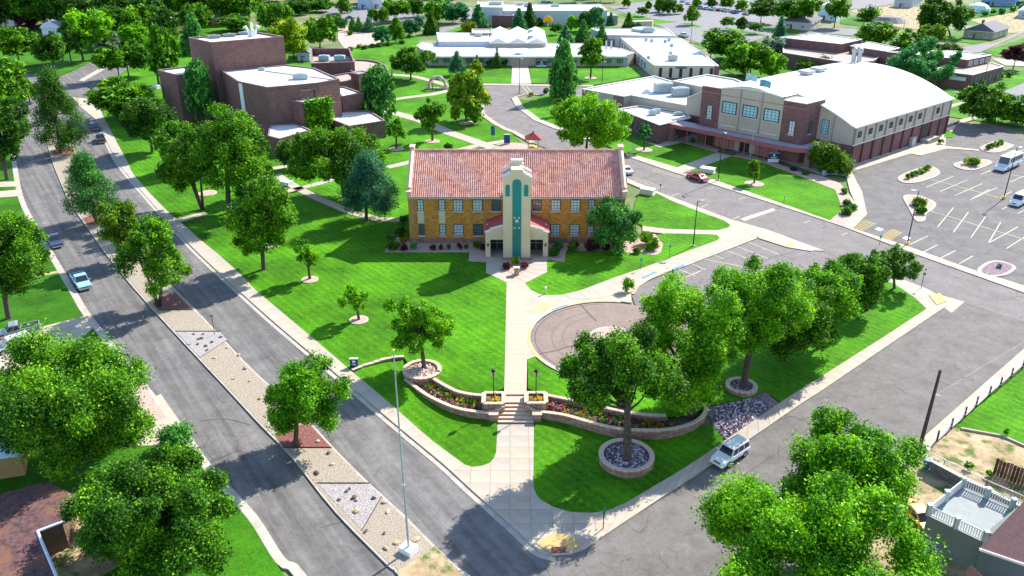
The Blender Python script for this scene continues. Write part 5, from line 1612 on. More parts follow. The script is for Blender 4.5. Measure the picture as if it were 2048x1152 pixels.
# canopy with a rounded end, columns and doors below
can = [S(2.5, .3), S(2.3, 3), S(3.0, 5.6), S(4.6, 8.0), S(7.0, 9.4), S(10, 9.9), S(39.0, 9.9), S(39.0, 5.0), S(33.6, 5.0), S(33.6, D + .05), S(8.0, D + .05), S(8.0, .3)]
m = MB(); m.prism(ccw(can), 3.45, 4.25, True, True); part("canopy", m, MAROON, gym)
m = MB(); m.cap(inset(ccw(can), .5), 4.26); part("canopy_roof", m, plain("mauve_grey_membrane", (.40, .36, .38)), gym)
for s, d in ((5.2, 7.0), (38.2, 9.2)):
    c = S(s, d); m = MB(); m.box((c[0], c[1], 0), (1.3, 1.3, 3.45), math.atan2(-w_.y, -w_.x)); part("canopy_column", m, GYMBRICK, gym)
for s in (14, 19, 24, 29, 34):
    c = S(s, 9.2); m = MB(); m.tube([(c[0], c[1], 0), (c[0], c[1], 3.45)], .12, 8); part("canopy_post", m, MAROON, gym)
for s0 in (14.2, 24.4):
    for k in range(4): part("entrance_door", on_wall(FA2, FB2, 33.5 - (s0 + k * 1.25), .15, 2.6, 1.1, DOORPINK, "d"), DOORPINK, gym)
    for k in range(4): part("door_window", on_wall(FA2, FB2, 33.5 - (s0 + k * 1.25), 2.7, 3.2, 1.1, DARKWALL, "d"), DARKWALL, gym)
for s in (21.2, 30.5): part("dark_doorway", on_wall(FA2, FB2, 33.5 - s, .15, 2.9, 2.2, DARKWALL, "d"), DARKWALL, gym)
# roof fittings
for px, py in ((1612, 152), (1636, 146)):
    x, y = P(px, py, 14.0)
    m = MB(); m.box((x, y, 13.6), (2.1, 2.1, 1.2), .6); m.box((x, y, 14.8), (3.1, 3.1, .55), .6, .9); part("roof_ventilator", m, GREYMETAL, gym)
for px, py in ((1706, 125), (1717, 126)):
    x, y = P(px, py, 14.0); m = MB(); m.tube([(x, y, 13.2), (x, y, 17.0)], .55, 8); m.ball((x, y, 17.0), .85); part("roof_stack", m, GREYMETAL, gym)
# annexes west of the gym
an = gym
block(an, pz([(1165, 178), (1248, 193), (1262, 190.5), (1378, 212), (1402, 196), (1402, 176), (1346, 163), (1308, 152)], 6.2), 0, 6.2, CREAM2, WHITEROOF, parapet=.25, names=("annex_wall", "annex_roof"))
block(an, pz([(1236, 218), (1319, 250.5), (1382, 236), (1372, 225), (1282, 211)], 4.4), 0, 4.4, GYMBRICK, WHITEROOF, parapet=.25, names=("office_wall", "office_roof"))
block(an, pz([(1346, 162), (1401, 173), (1432, 176), (1487, 165), (1470, 158), (1415.6, 149)], 8.6), 0, 8.6, CREAM2, WHITEROOF, parapet=.3, names=("stage_wall", "stage_roof"))
a1, b1 = P(1165, 178, 6.2), P(1248, 193, 6.2)
part("brick_panel", on_wall(a1, b1, 1.9, 0, 6.0, 3.8, GYMBRICK, "b"), GYMBRICK, gym)
LA = math.hypot(b1[0] - a1[0], b1[1] - a1[1]); part("brick_panel", on_wall(a1, b1, LA - 1.6, 0, 6.0, 3.2, GYMBRICK, "b"), GYMBRICK, gym)
o1, o2, o3 = P(1236, 218, 4.4), P(1319, 250.5, 4.4), P(1382, 236, 4.4)
LB = math.hypot(o3[0] - o2[0], o3[1] - o2[1])
window(gym, o2, o3, LB * .5, .9, 1.9, 1.9, 2, 2, DARKFRAME, GLASS)
LC = math.hypot(o2[0] - o1[0], o2[1] - o1[1])
for t in (.35, .55, .78): window(gym, o1, o2, LC * t, .9, 1.5, 1.9, 2, 2, DARKFRAME, GLASS)
for px, py, sz in ((1326, 184, (4.6, 2.8, 2.2)), (1339, 181, (2.6, 2.0, 1.4)), (1360, 191, (4.2, 2.6, 1.9)), (1372, 190, (1.5, 1.5, 1.6))): roof_unit(gym, px, py, 6.0, sz, .2)
for px, py, sz in ((1305, 229.5, (1.8, 1.4, .9)), (1313, 226, (1.8, 1.2, .8)), (1356, 230, (2.0, 1.2, .5))): roof_unit(gym, px, py, 4.2, sz, .2)
m = MB(); x, y = P(1294, 187, 6.0); m.box((x, y, 5.95), (2.6, 2.0, 1.2), .2, .2); part("skylight", m, WHITEROOF, gym)

# ------------------------------------------------------------------ low school buildings in the middle distance
mb_ = thing("classroom_block", (0, 300, 0), "long low school building with white folded roofs and an arched glass entry", "building")
main = pz([(833, 91), (858, 110), (1252, 111), (1268, 106), (1242, 97), (1164, 87), (870, 87), (846, 85)], 3.7)
block(mb_, main, 0, 3.7, CREAM2, WHITEROOF, parapet=.12)
f0, f1 = P(858, 110, 3.7), P(1252, 111, 3.7)
LF = math.hypot(f1[0] - f0[0], f1[1] - f0[1])
m = MB(); c = lerp(f0, f1, .5); m.box((c[0], c[1] - .8, 3.15), (LF, 1.9, .5)); part("eave", m, WHITEROOF, mb_)
for k in range(17):
    t = (k + .5) / 17
    if .40 < t < .52: continue
    window(mb_, f0, f1, LF * t, 1.0, LF / 17 * .62, 1.7, 3, 1, GREYMETAL, plain("green_tinted_glass", (.10, .22, .10), .3, .8, .2), False)
    if k % 3 == 1: part("pale_panel", on_wall(f0, f1, LF * (t + .5 / 17), 0, 3.1, 1.6, CREAM, "p"), plain("grey_blue_panel", (.40, .46, .50)), mb_)
# gabled entry
gx, gy = P(1037, 131, 0)
m = MB()
pr = [(gx - 3.6, 0), (gx - 3.6, 3.3), (gx, 4.6), (gx + 3.6, 3.3), (gx + 3.6, 0), (gx + 2.9, 0), (gx + 2.9, 2.9), (gx, 3.9), (gx - 2.9, 2.9), (gx - 2.9, 0)]
n0 = len(m.v); k = len(pr); m.v += [(a, gy - .6, b) for a, b in pr] + [(a, gy + 4, b) for a, b in pr]
for t in tessellate_polygon([[Vector((p[0], p[1], 0)) for p in pr]]): m.f.append([n0 + i for i in t])
for i in range(k): m.f.append([n0 + i, n0 + (i + 1) % k, n0 + k + (i + 1) % k, n0 + k + i])
o = part("entry_gable", m, WHITEROOF, mb_); fix_normals(o)
window(mb_, (gx - 2.9, gy + .6), (gx + 2.9, gy + .6), 2.9, .1, 5.6, 3.0, 4, 2, WHITEPAINT, plain("warm_glass", (.36, .30, .20), .2, 1, .2), False, 'entry_glazing')
def folded(root, x0, x1, y0, y1, z0, z1, n, mat, name='folded_roof'):
    m = MB(); w0 = (x1 - x0) / n
    for i in range(n):
        a, b, c = x0 + i * w0, x0 + (i + .5) * w0, x0 + (i + 1) * w0
        m.face([(a, y0, z0), (b, y0, z1), (b, y1, z1), (a, y1, z0)]); m.face([(b, y0, z1), (c, y0, z0), (c, y1, z0), (b, y1, z1)])
        m.face([(a, y0, z0 - .3), (c, y0, z0 - .3), (c, y0, z0), (b, y0, z1), (a, y0, z0)])
    return part(name, m, mat, root)
a, b = P(980, 84, 5.4), P(1092, 84, 5.4); c, d_ = P(985, 60, 5.4), P(1084, 60, 5.4)
block(mb_, [a, b, d_, c], 0, 5.0, CREAM2, WHITEROOF, parapet=.1, names=("gym_wall", "gym_roof"))
folded(mb_, a[0] - .4, b[0] + .4, a[1] - .6, c[1], 5.2, 6.8, 3, WHITEROOF)
block(mb_, pz([(877, 83), (980, 83), (976, 66), (873, 65)], 5.4), 0, 5.4, plain("pale_grey_wall", (.50, .52, .56)), WHITEROOF, parapet=.12, names=("north_wall", "north_roof"))
block(mb_, pz([(944, 66), (984, 66), (984, 58), (944, 58)], 6.2), 0, 6.2, TANROOF, TANROOF, parapet=.2, names=("loft_wall", "loft_roof"))
for px, py in ((957, 73), (877, 90), (890, 90), (952, 91), (961, 91), (1061, 78), (1062, 66)): roof_unit(mb_, px, py, 5.3 if py < 86 else 3.6, (2.4, 1.8, .9))
for px in (1201, 1212, 1222): 
    x, y = P(px, 99, 3.6); m = MB(); m.tube([(x, y, 3.6), (x, y, 6.6)], .35, 7); part("roof_stack", m, GREYMETAL, mb_)

eb = thing("office_wing", (50, 290, 0), "beige single storey wing with six narrow dark windows and white roof", "building")
wing = pz([(1299, 124), (1309, 131), (1438, 132), (1410, 110), (1360, 76), (1242, 76)], 3.9)
block(eb, wing, 0, 3.9, plain("ivory_wall", (.66, .58, .47), .05, .5), WHITEROOF, parapet=.15)
w0, w1 = P(1309, 131, 3.9), P(1438, 132, 3.9); LW = math.hypot(w1[0] - w0[0], w1[1] - w0[1])
for k in range(6): window(eb, w0, w1, LW * (.10 + .158 * k), .2, .95, 3.0, 1, 2, DARKFRAME, plain("maroon_glass", (.07, .035, .045), .1, 1, .15), False)
part("name_board", on_wall(w0, w1, LW * .42, 3.0, 3.6, 3.6, NAVY, "s"), plain("slate_blue_board", (.14, .20, .32)), eb)
part("brick_corner", on_wall(w0, w1, LW * .97, 0, 3.7, 1.6, GYMBRICK, "s"), GYMBRICK, eb)
l0, l1 = P(1242, 76, 3.9), P(1299, 124, 3.9); LL = math.hypot(l1[0] - l0[0], l1[1] - l0[1])
for k in range(9): window(eb, l0, l1, LL * (.08 + .1 * k), .3, LL * .075, 2.7, 2, 2, WHITEPAINT, plain("violet_blue_glass", (.14, .16, .34), .2, 1, .15), False)
for px, py in ((1292, 82), (1303, 84), (1330, 85), (1338, 82), (1343, 93), (1341, 109), (1297, 118)): roof_unit(eb, px, py, 3.8, (1.1, 1.1, .8))
roof_unit(eb, 1345, 121, 3.8, (3.0, 2.2, 1.6))
nb = thing("rear_wing", (60, 360, 0), "low pale building with white roof behind the beige office wing", "building")
rp = pz([(1182, 57), (1214, 70), (1352, 72), (1335, 57.5)], 4.4)
block(nb, rp, 0, 4.4, plain("lavender_wall", (.44, .43, .50)), WHITEROOF, parapet=.25)
m = MB(); x, y = P(1288, 61, 4.3); m.prism(arc((x, y), 5.0, 0, 360, 16)[:-1], 4.2, 5.2); part("drum", m, GALV, nb)
roof_unit(nb, 1297, 65, 4.2, (4.0, 2.5, 1.8))
for k in range(6):
    L_ = math.hypot(rp[2][0] - rp[1][0], rp[2][1] - rp[1][1]); window(nb, P(1214, 70, 4.4), P(1352, 72, 4.4), L_ * (.08 + .15 * k), .4, 2.0, 2.4, 2, 2, DARKFRAME, GLASS, False)

fb = thing("long_school", (20, 420, 0), "long white roofed school building at the far edge of campus", "building")
block(fb, pz([(1015, 28), (1022, 31), (1236, 31), (1213, 24), (1010, 24)], 4.0), 0, 4.0, plain("mauve_wall", (.36, .28, .28)), WHITEROOF, parapet=.15, names=("front_wall", "front_roof"))
block(fb, pz([(958, 20), (1020, 22), (1215, 21), (1200, 9), (962, 9)], 6.4), 0, 6.4, plain("pale_grey_wall", (.50, .52, .56)), WHITEROOF, parapet=.15, names=("rear_wall", "rear_roof"))
block(fb, pz([(955, 14), (1006, 15), (1006, 3), (955, 3)], 8.0), 0, 8.0, plain("pale_grey_wall", (.50, .52, .56)), WHITEROOF, parapet=.2, names=("stair_wall", "stair_roof"))
block(fb, pz([(984, 30), (1027, 31), (1027, 24), (984, 24)], 5.0), 0, 5.0, GYMBRICK, TANROOF, parapet=.2, names=("brick_wall", "brick_roof"))
for k in range(8):
    fw0, fw1 = P(1022, 31, 4.0), P(1236, 31, 4.0); L_ = fw1[0] - fw0[0]
    window(fb, fw0, fw1, L_ * (.12 + .115 * k), .6, 3.2, 2.4, 3, 2, DARKFRAME, GLASS, False)
roof_unit(fb, 990, 10, 7.8, (6, 2.5, 1.2)); roof_unit(fb, 1056, 14, 6.2, (4, 2.5, 1.6)); roof_unit(fb, 1110, 14, 6.2, (4, 2.0, 1.0)); roof_unit(fb, 1040, 11, 6.2, (3, 2.0, 1.0))
bw = thing("garden_wall", (*P(1290, 54, 0), 0), "tan rendered wall beside the lawn behind the rear wing", "wall")
q = gp([(1250, 57), (1304, 55), (1306, 53), (1250, 54.5)]); m = MB(); m.prism(ccw(q), 0, 2.8); part("wall", m, CREAM2, bw)

# plum brick building on the far right with two levels of flat roof
pb = thing("plum_brick_school", (110, 280, 0), "dark plum brick building with tan lower roof and white upper roof", "building")
block(pb, pz([(1566, 105), (1700, 126), (1745, 122), (1770, 108), (1640, 96), (1566, 89)], 4.4), 0, 4.4, DBRICK, TANROOF, parapet=.15, names=("lower_wall", "lower_roof"))
block(pb, pz([(1572, 76), (1683, 88), (1724, 79), (1640, 67)], 7.4), 0, 7.4, DBRICK, WHITEROOF, parapet=.2, names=("upper_wall", "upper_roof"))
block(pb, pz([(1700, 92), (1775, 103), (1800, 96), (1742, 84)], 6.6), 0, 6.6, DBRICK, WHITEROOF, parapet=.2, names=("east_wall", "east_roof"))
block(pb, pz([(1775, 104), (1936, 119.5), (1983, 110), (1902, 101)], 6.8), 0, 6.8, DBRICK, WHITEROOF, parapet=.2, names=("classroom_wall", "classroom_roof"))
lowpoly = pz([(1860, 140), (1945, 150), (2007.6, 133), (1985, 126), (1919, 126)], 4.4)
block(pb, lowpoly, 0, 4.4, DBRICK, TANROOF, parapet=.15, names=("corner_wall", "corner_roof"))
e0, e1 = P(1945, 150, 4.4), P(2007.6, 133, 4.4); LE = math.hypot(e1[0] - e0[0], e1[1] - e0[1])
for k in range(4): window(pb, e0, e1, LE * (.14 + .24 * k), .9, LE * .1, 2.4, 2, 2, DARKFRAME, GLASS, False)
h0, h1 = P(1936, 119.5, 6.8), P(1983, 110, 6.8); LH = math.hypot(h1[0] - h0[0], h1[1] - h0[1])
for k in range(4): window(pb, h0, h1, LH * (.14 + .24 * k), 4.8, LH * .14, 1.4, 2, 1, WHITEPAINT, GLASS, False)
k0, k1 = P(1860, 140, 4.4), P(1945, 150, 4.4); LK = math.hypot(k1[0] - k0[0], k1[1] - k0[1])
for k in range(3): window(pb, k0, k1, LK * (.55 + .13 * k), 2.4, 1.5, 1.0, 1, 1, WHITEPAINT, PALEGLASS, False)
for px, py, sz in ((1575, 84, (5, 3, 1.6)), (1700, 100, (5, 3, 1.8)), (1745, 105, (3.4, 2.4, 1.0)), (1672, 104, (1.5, 1.5, .7)), (1660, 103, (1.2, 1.2, .7))): roof_unit(pb, px, py, 4.3, sz)

# ------------------------------------------------------------------ houses
def house(name, pts, ze, zr, wall, roof, label, cat='house', wins=2, hip=.3, over=.6):
    """rectangular house from three ground corners (front left, front right, back right)"""
    a, b, c = [Vector(p) for p in gp(pts)]
    d = a + (c - b)
    u, v = (b - a), (c - b)
    if u.x * v.y - u.y * v.x < 0:
        a, b, c, d = b, a, d, c; u, v = (b - a), (c - b)
    root = thing(name, (*((a + c) / 2), 0), label, cat)
    m = MB(); m.prism([tuple(a), tuple(b), tuple(c), tuple(d)], 0, ze, top=False); part("wall", m, wall, root)
    un, vn = u.normalized(), v.normalized()
    A, B, C, Dd = a - un * over - vn * over, b + un * over - vn * over, c + un * over + vn * over, d - un * over + vn * over
    long_u = u.length >= v.length
    if long_u:
        r0 = (A + Dd) / 2 + un * (v.length / 2 * hip * 2); r1 = (B + C) / 2 - un * (v.length / 2 * hip * 2)
        fs = [[A, B, r1, r0], [C, Dd, r0, r1], [Dd, A, r0], [B, C, r1]]
    else:
        r0 = (A + B) / 2 + vn * (u.length / 2 * hip * 2); r1 = (Dd + C) / 2 - vn * (u.length / 2 * hip * 2)
        fs = [[B, C, r1, r0], [Dd, A, r0, r1], [A, B, r0], [C, Dd, r1]]
    m = MB()
    for f in fs: m.face([(p.x, p.y, zr if (p is r0 or p is r1) else ze) for p in f])
    m.face([(p.x, p.y, ze - .02) for p in (A, B, C, Dd)][::-1])
    part("roof", m, roof, root)
    m = MB()
    for p, q in ((A, B), (B, C), (C, Dd), (Dd, A)):
        mid = (p + q) / 2; m.box((mid.x, mid.y, ze - .22), ((q - p).length + .04, .06, .2), math.atan2((q - p).y, (q - p).x))
    part("fascia", m, TRIM, root)
    for p, q in ((a, b), (b, c), (d, a), (c, d)):
        L = (q - p).length; n = max(1, int(L / 5))
        for k in range(n): window(root, tuple(p), tuple(q), L * (k + .5) / n, .9, min(1.6, L * .3), 1.25, 2, 2, WHITEPAINT, GLASS)
    dm = on_wall(tuple(a), tuple(b), u.length * .36, .05, 2.1, .95, WOOD, 'd'); part("door", dm, WOOD, root)
    ch = MB(); q = a + u * .3 + v * .55; ch.box((q.x, q.y, ze), (.8, .8, zr - ze + .5)); part("chimney", ch, GYMBRICK, root)
    return root
BEIGE = plain("beige_siding", (.56, .50, .42), .06, 1); WSID = plain("white_siding", (.74, .74, .74), .05, 1); LAV = plain("grey_blue_siding", (.42, .46, .56), .05, 1)
PURROOF = plain("purple_brown_shingles", (.22, .14, .19), .15, 2)
house("bungalow", [(1925, 76), (1984, 80), (2014, 70)], 3.2, 6.0, plain("olive_tan_wall", (.36, .30, .20), .1, 1), plain("charcoal_shingles", (.10, .105, .13), .12, 2), "tan bungalow with a charcoal hip roof on the far right street")
house("bungalow", [(1560, 56), (1620, 62), (1640, 50)], 3.2, 5.6, BEIGE, GREYROOF, "beige bungalow with grey hip roof under two shade trees")
house("white_house", [(1634, 38), (1672, 44), (1690, 32)], 5.4, 8.0, plain("pale_blue_wall", (.60, .72, .80)), WHITEROOF, "pale blue white roofed house behind the far right lot", hip=.05)
house("metal_shed", [(1787, 14), (1823, 16), (1843, 8)], 4.5, 7.0, plain("grey_metal_siding", (.46, .48, .50)), plain("shed_roof", (.62, .66, .70)), "grey metal shed at the top edge beside the dirt ground", 'shed', hip=.0)
house("bungalow", [(2034, 36), (2085, 40), (2100, 26)], 3.4, 5.4, LAV, WHITEROOF, "flat grey building cut by the right edge beside a tan lot", hip=.1)
house("white_house", [(462, 30), (500, 31), (500, 18)], 4.2, 7.2, WSID, PURROOF, "white house with purple brown roof among trees behind the theatre", hip=.1)
house("white_house", [(410, 34), (452, 34), (455, 24)], 3.4, 4.6, WSID, plain("pale_teal_roof", (.50, .62, .62)), "small house with pale flat roof left of the purple roofed house", hip=.1)
house("white_house", [(716, 17), (742, 18), (745, 5)], 6.5, 9.0, plain("powder_blue_wall", (.52, .66, .78)), LAV, "powder blue two storey house at the top edge above the gravel lot", hip=.1)
house("white_house", [(743, 17), (766, 17), (766, 6)], 5.5, 8.0, WSID, plain("pink_roof", (.55, .30, .28)), "white house with pink roof beside the powder blue house", hip=.05)
house("bungalow", [(2, 52), (30, 53), (36, 44)], 3.2, 5.4, WSID, PURROOF, "pale house hidden by trees near the top left corner", hip=.2)
house("bungalow", [(212, 58), (262, 60), (268, 48)], 3.4, 6.0, BEIGE, plain("pale_grey_shingles", (.46, .47, .50)), "beige house with pale roof behind the trees left of the theatre", hip=.2)
house("bungalow", [(312, 62), (345, 63), (352, 52)], 3.4, 5.8, BEIGE, WHITEROOF, "tan house with white roof glimpsed left of the fly tower", hip=.1)
house("bungalow", [(425, 50), (445, 50), (447, 44)], 3.2, 5.2, plain("orange_wall", (.55, .26, .10)), GREYROOF, "orange walled house seen between trees behind the fly tower")
house("bungalow", [(596, 122), (620, 124), (620, 112)], 3.0, 4.6, LAV, GREYROOF, "small grey blue house between the theatre and yellow green tree")
house("bungalow", [(86, 72), (128, 73), (132, 64)], 3.4, 5.6, WSID, plain("silver_roof", (.58, .60, .64)), "silver roofed house behind the park trees on the left", hip=.2)
house("long_shed", [(1960, 12), (2028, 14), (2040, 4)], 4.0, 6.5, plain("deep_blue_wall", (.20, .30, .48)), plain("pale_blue_roof", (.66, .78, .90)), "blue walled house behind a dark fence in the top right corner", hip=.1)
df = thing("board_fence", (*P(1990, 14, 0), 0), "dark board fence along the top right field", "fence")
q = gp([(1945, 13), (2060, 11)]); m = MB(); L_ = math.hypot(q[1][0] - q[0][0], q[1][1] - q[0][1])
for k in range(14):
    c = lerp(q[0], q[1], (k + .5) / 14); m = MB(); m.box((c[0], c[1], 0), (L_ / 14 - .08, .12, 2.2)); part("fence_panel", m, plain("dark_fence_board", (.06, .06, .09)), df)
dome = G(1955, 24); m = MB(); m.ball((0, 0, .2), (6, 6, 4.5), 14, 8); o = link("greenhouse_dome", m.mesh("greenhouse_dome", plain("pale_green_film", (.55, .70, .62), .06, .4)), None, (dome[0], dome[1], 0)); tag(o, "pale green greenhouse dome beyond the dark far right trees", "greenhouse")
hp = G(1778, 45)
m = MB()
for i in range(14):
    a0, a1 = 6.283 * i / 14, 6.283 * (i + 1) / 14
    m.face([(9 * math.cos(a0), 6 * math.sin(a0), 0), (9 * math.cos(a1), 6 * math.sin(a1), 0), (5.5 * math.cos(a1), 3 * math.sin(a1), 2.6), (5.5 * math.cos(a0), 3 * math.sin(a0), 2.6)]); m.face([(5.5 * math.cos(a0), 3 * math.sin(a0), 2.6), (5.5 * math.cos(a1), 3 * math.sin(a1), 2.6), (0, 0, 3.5)])
o = link("gravel_pile", m.mesh("gravel_pile", plain("grey_gravel", (.28, .24, .24), .2, 1)), None, (hp[0], hp[1], 0)); tag(o, "grey gravel pile on the dirt ground at the far right", "gravel pile")
# ------------------------------------------------------------------ steps, retaining walls, planters
BLOCK_T = [plain("wall_block_%s" % k, c, .16, 1.5, .9, .4, 12) for k, c in (("rose", (.38, .205, .16)), ("tan", (.42, .26, .195)), ("brown", (.32, .17, .135)))]
BOXES = {}
def stone(parent, name, c, size, rz, mat):
    key = (name, tuple(round(x, 2) for x in size), mat.name)
    if key not in BOXES:
        m = MB(); m.box((0, 0, 0), size); me = m.mesh(name, mat)
        bm = bmesh.new(); bm.from_mesh(me); bmesh.ops.bevel(bm, geom=bm.edges[:], offset=.018, segments=1, affect='EDGES'); bm.to_mesh(me); bm.free()
        BOXES[key] = me
    off = world_off(parent)
    return link(name, BOXES[key], parent, (c[0] - off[0], c[1] - off[1], c[2] - off[2]), rz)

def block_wall(root, pth, zlow, ztop, bl=.62, bh=.24, thick=.36, closed=False, cap=True):
    """courses of split-face blocks following a curved line, each block set on its own, cap stones on top.
       zlow(x,y) gives the foot, ztop(t) the level of the top"""
    pr = random.Random(3)
    total = plen(pth)
    n = max(3, int(total / bl))
    if closed: pts = resample(pth + [pth[0]], n)
    else: pts = resample(pth, n)
    L = total / n if not closed else plen(pth + [pth[0]]) / n
    mass = MB()
    for i in range(n):
        a, b = pts[i], pts[i + 1]
        ang = math.atan2(b[1] - a[1], b[0] - a[0])
        cx, cy = (a[0] + b[0]) / 2, (a[1] + b[1]) / 2
        top = ztop((i + .5) / n); low = zlow(cx, cy) - .05
        z = top - bh; c = 0
        Ls = math.hypot(b[0] - a[0], b[1] - a[1])
        while z > low - bh * .8:
            sh = (.5 if c % 2 else 0) * Ls
            stone(root, "block", (cx + math.cos(ang) * sh * .5 * (1 if not closed else 1), cy + math.sin(ang) * sh * .5, z), (round(Ls - .03, 2), thick + pr.choice((-.03, 0, .03)), bh - .022), ang, pr.choice(BLOCK_T))
            z -= bh; c += 1
        mass.box((cx, cy, low - .1), (Ls + .02, thick - .14, top - low + .08), ang)
        if cap: stone(root, "cap_stone", (cx, cy, top + .005), (round(Ls - .015, 2), thick + .12, .11), ang, COPING)
    part("core", mass, JOINT, root)

glow = lambda x, y: ground(x, y) + .1
# wall west of the steps
ow = smooth(gp([(811, 762), (824, 773), (851, 796), (879, 813), (906, 826), (933, 834), (961, 838), (981, 840)]), 4)
wl = thing("retaining_wall", (*ow[len(ow) // 2], -1), "outer curved block retaining wall of the flower bed left of the steps", "wall")
block_wall(wl, ow, glow, lambda t: -.12 + .0 * t)
iw = smooth(gp([(856, 757), (870, 769), (892, 784), (915, 797), (942, 804), (968, 807)]), 4)
w2 = thing("retaining_wall", (*iw[len(iw) // 2], -.5), "inner curved block wall above the flower bed left of the steps", "wall")
block_wall(w2, iw, lambda x, y: -.5, lambda t: .20)
ws = gp([(808, 719), (790, 720), (770, 723), (752, 728), (736, 732), (718, 737), (704, 743)])
w3 = thing("retaining_wall", (*ws[3], -.3), "low stepped block wall running from the ring planter to the boulevard sidewalk", "wall")
block_wall(w3, ws, lambda x, y: ground(x, y) + .05, lambda t: .36 - .06 * int(t * 5), .75)
def bed_poly(A, B): return A + B[::-1]
soil = sheet("flower_bed_soil", bed_poly(offset(ow, .1), gp([(846, 752)]) + iw), BARK, -.42, False, .6)
# wall east of the steps
oe = smooth(gp([(1080, 838), (1125, 845), (1165, 857), (1205, 869), (1244, 877), (1284, 879), (1323, 878), (1363, 870), (1394, 855), (1410, 835), (1408, 820), (1392, 810)]), 4)
we = thing("retaining_wall", (*oe[len(oe) // 2], -1), "tall outer block retaining wall curving right of the steps to the big tree", "wall")
block_wall(we, oe, glow, lambda t: -.12 + .22 * min(1, t * 2), .68)
ie = smooth(gp([(1092, 807), (1144, 818), (1178, 827), (1218, 836), (1257, 844), (1297, 848), (1331, 848)]), 4)
w5 = thing("retaining_wall", (*ie[len(ie) // 2], -.5), "inner block wall above the flower bed right of the steps", "wall")
block_wall(w5, ie, lambda x, y: -.5, lambda t: .22, .7)
soil2 = sheet("flower_bed_soil", offset(oe, -.1)[:36] + gp([(1408, 822), (1392, 812), (1345, 838)]) + ie[::-1], BARK, -.38, False, .6)

def ring_planter(px, py, r, h, label, fill, ztop):
    c = P(px, py, ztop)
    root = thing("ring_planter", (c[0], c[1], ztop - h), label, "planter", "round block planters around trees")
    pth = arc(c, r, 0, 360, 48)[:-1]
    block_wall(root, pth, lambda x, y: ztop - h, lambda t: ztop, .6, .24, .4, True)
    m = MB(); m.cap(arc(c, r - .15, 0, 360, 28)[:-1], ztop - .16); part("planter_soil", m, fill, root)
    return root, c
r1, c1 = ring_planter(844, 739, 2.15, .75, "round block planter with pale stones left of the walkway", PINKMULCH, .42)
r2, c2 = ring_planter(1253, 910, 2.65, .95, "round block planter of purple stones in the shaded corner lawn", PURPLEBED, -.25)
r3, c3 = ring_planter(1483, 771, 1.6, .8, "small round block planter beside the purple stone slope", PURPLEBED, .55)

def cobbles(name, pts_fn, n, size, mats, z_fn, label, seed):
    """loose stones, joined: nobody would count them"""
    rg = random.Random(seed)
    groups = [MB() for _ in mats]
    for _ in range(n):
        x, y = pts_fn(rg)
        s = size * rg.uniform(.6, 1.5); z = z_fn(x, y)
        mb = groups[rg.randrange(len(mats))]
        a = rg.uniform(0, 6.28); ca, sa = math.cos(a), math.sin(a)
        k = len(mb.v); sx, sy, sz = s * rg.uniform(.7, 1.2), s * rg.uniform(.6, 1), s * rg.uniform(.45, .9)
        for vx, vy, vz_ in ((1, .1, .1), (.3, .9, .0), (-.8, .6, .15), (-.9, -.4, 0), (.2, -.9, .1), (.35, .25, .9), (-.35, -.2, 1.0)):
            mb.v.append((x + (vx * ca * sx - vy * sa * sy), y + (vx * sa * sx + vy * ca * sy), z + vz_ * sz))
        mb.f += [[k + 0, k + 1, k + 5], [k + 1, k + 2, k + 5], [k + 2, k + 6, k + 5], [k + 2, k + 3, k + 6], [k + 3, k + 4, k + 6], [k + 4, k + 0, k + 5], [k + 4, k + 5, k + 6]]
    for mb, mt in zip(groups, mats):
        o = link(name, mb.mesh(name, mt)); tag(o, kind='stuff', label=label)
COB_P = [plain("cobble_violet", (.24, .16, .21), .25, 3), plain("cobble_pale", (.55, .50, .54), .2, 3), plain("cobble_dark", (.10, .07, .09), .2, 3)]
COB_W = [plain("cobble_cream", (.66, .56, .48), .15, 3), plain("cobble_rose", (.50, .34, .28), .2, 3)]
def in_disc(c, r): return lambda rg: (lambda a, q: (c[0] + q * math.cos(a), c[1] + q * math.sin(a)))(rg.uniform(0, 6.283), r * rg.random() ** .5)
def in_poly(poly):
    x0, x1 = min(p[0] for p in poly), max(p[0] for p in poly); y0, y1 = min(p[1] for p in poly), max(p[1] for p in poly)
    def inside(x, y):
        r = False
        for i in range(len(poly)):
            a, b = poly[i - 1], poly[i]
            if (a[1] > y) != (b[1] > y) and x < (b[0] - a[0]) * (y - a[1]) / (b[1] - a[1]) + a[0]: r = not r
        return r
    def f(rg):
        while True:
            x, y = rg.uniform(x0, x1), rg.uniform(y0, y1)
            if inside(x, y): return x, y
    return f
cobbles("planter_stones", in_disc(c2, 2.35), 700, .15, COB_P, lambda x, y: -.42, "purple stones filling the shaded round planter", 1)
cobbles("planter_stones", in_disc(c3, 1.32), 220, .14, COB_P, lambda x, y: .38, "purple stones in the small round planter", 2)
cobbles("planter_stones", in_disc(c1, 1.88), 300, .16, COB_W, lambda x, y: .25, "pale stones in the round planter left of the walkway", 3)
cobbles("cobble_stones", in_poly(gp([(1430, 836), (1440, 790), (1470, 792), (1505, 800), (1540, 812), (1480, 858), (1450, 880), (1428, 852)])), 1700, .19, COB_P, lambda x, y: ground(x, y) + .1, "purple stone slope beside the street sidewalk", 4)

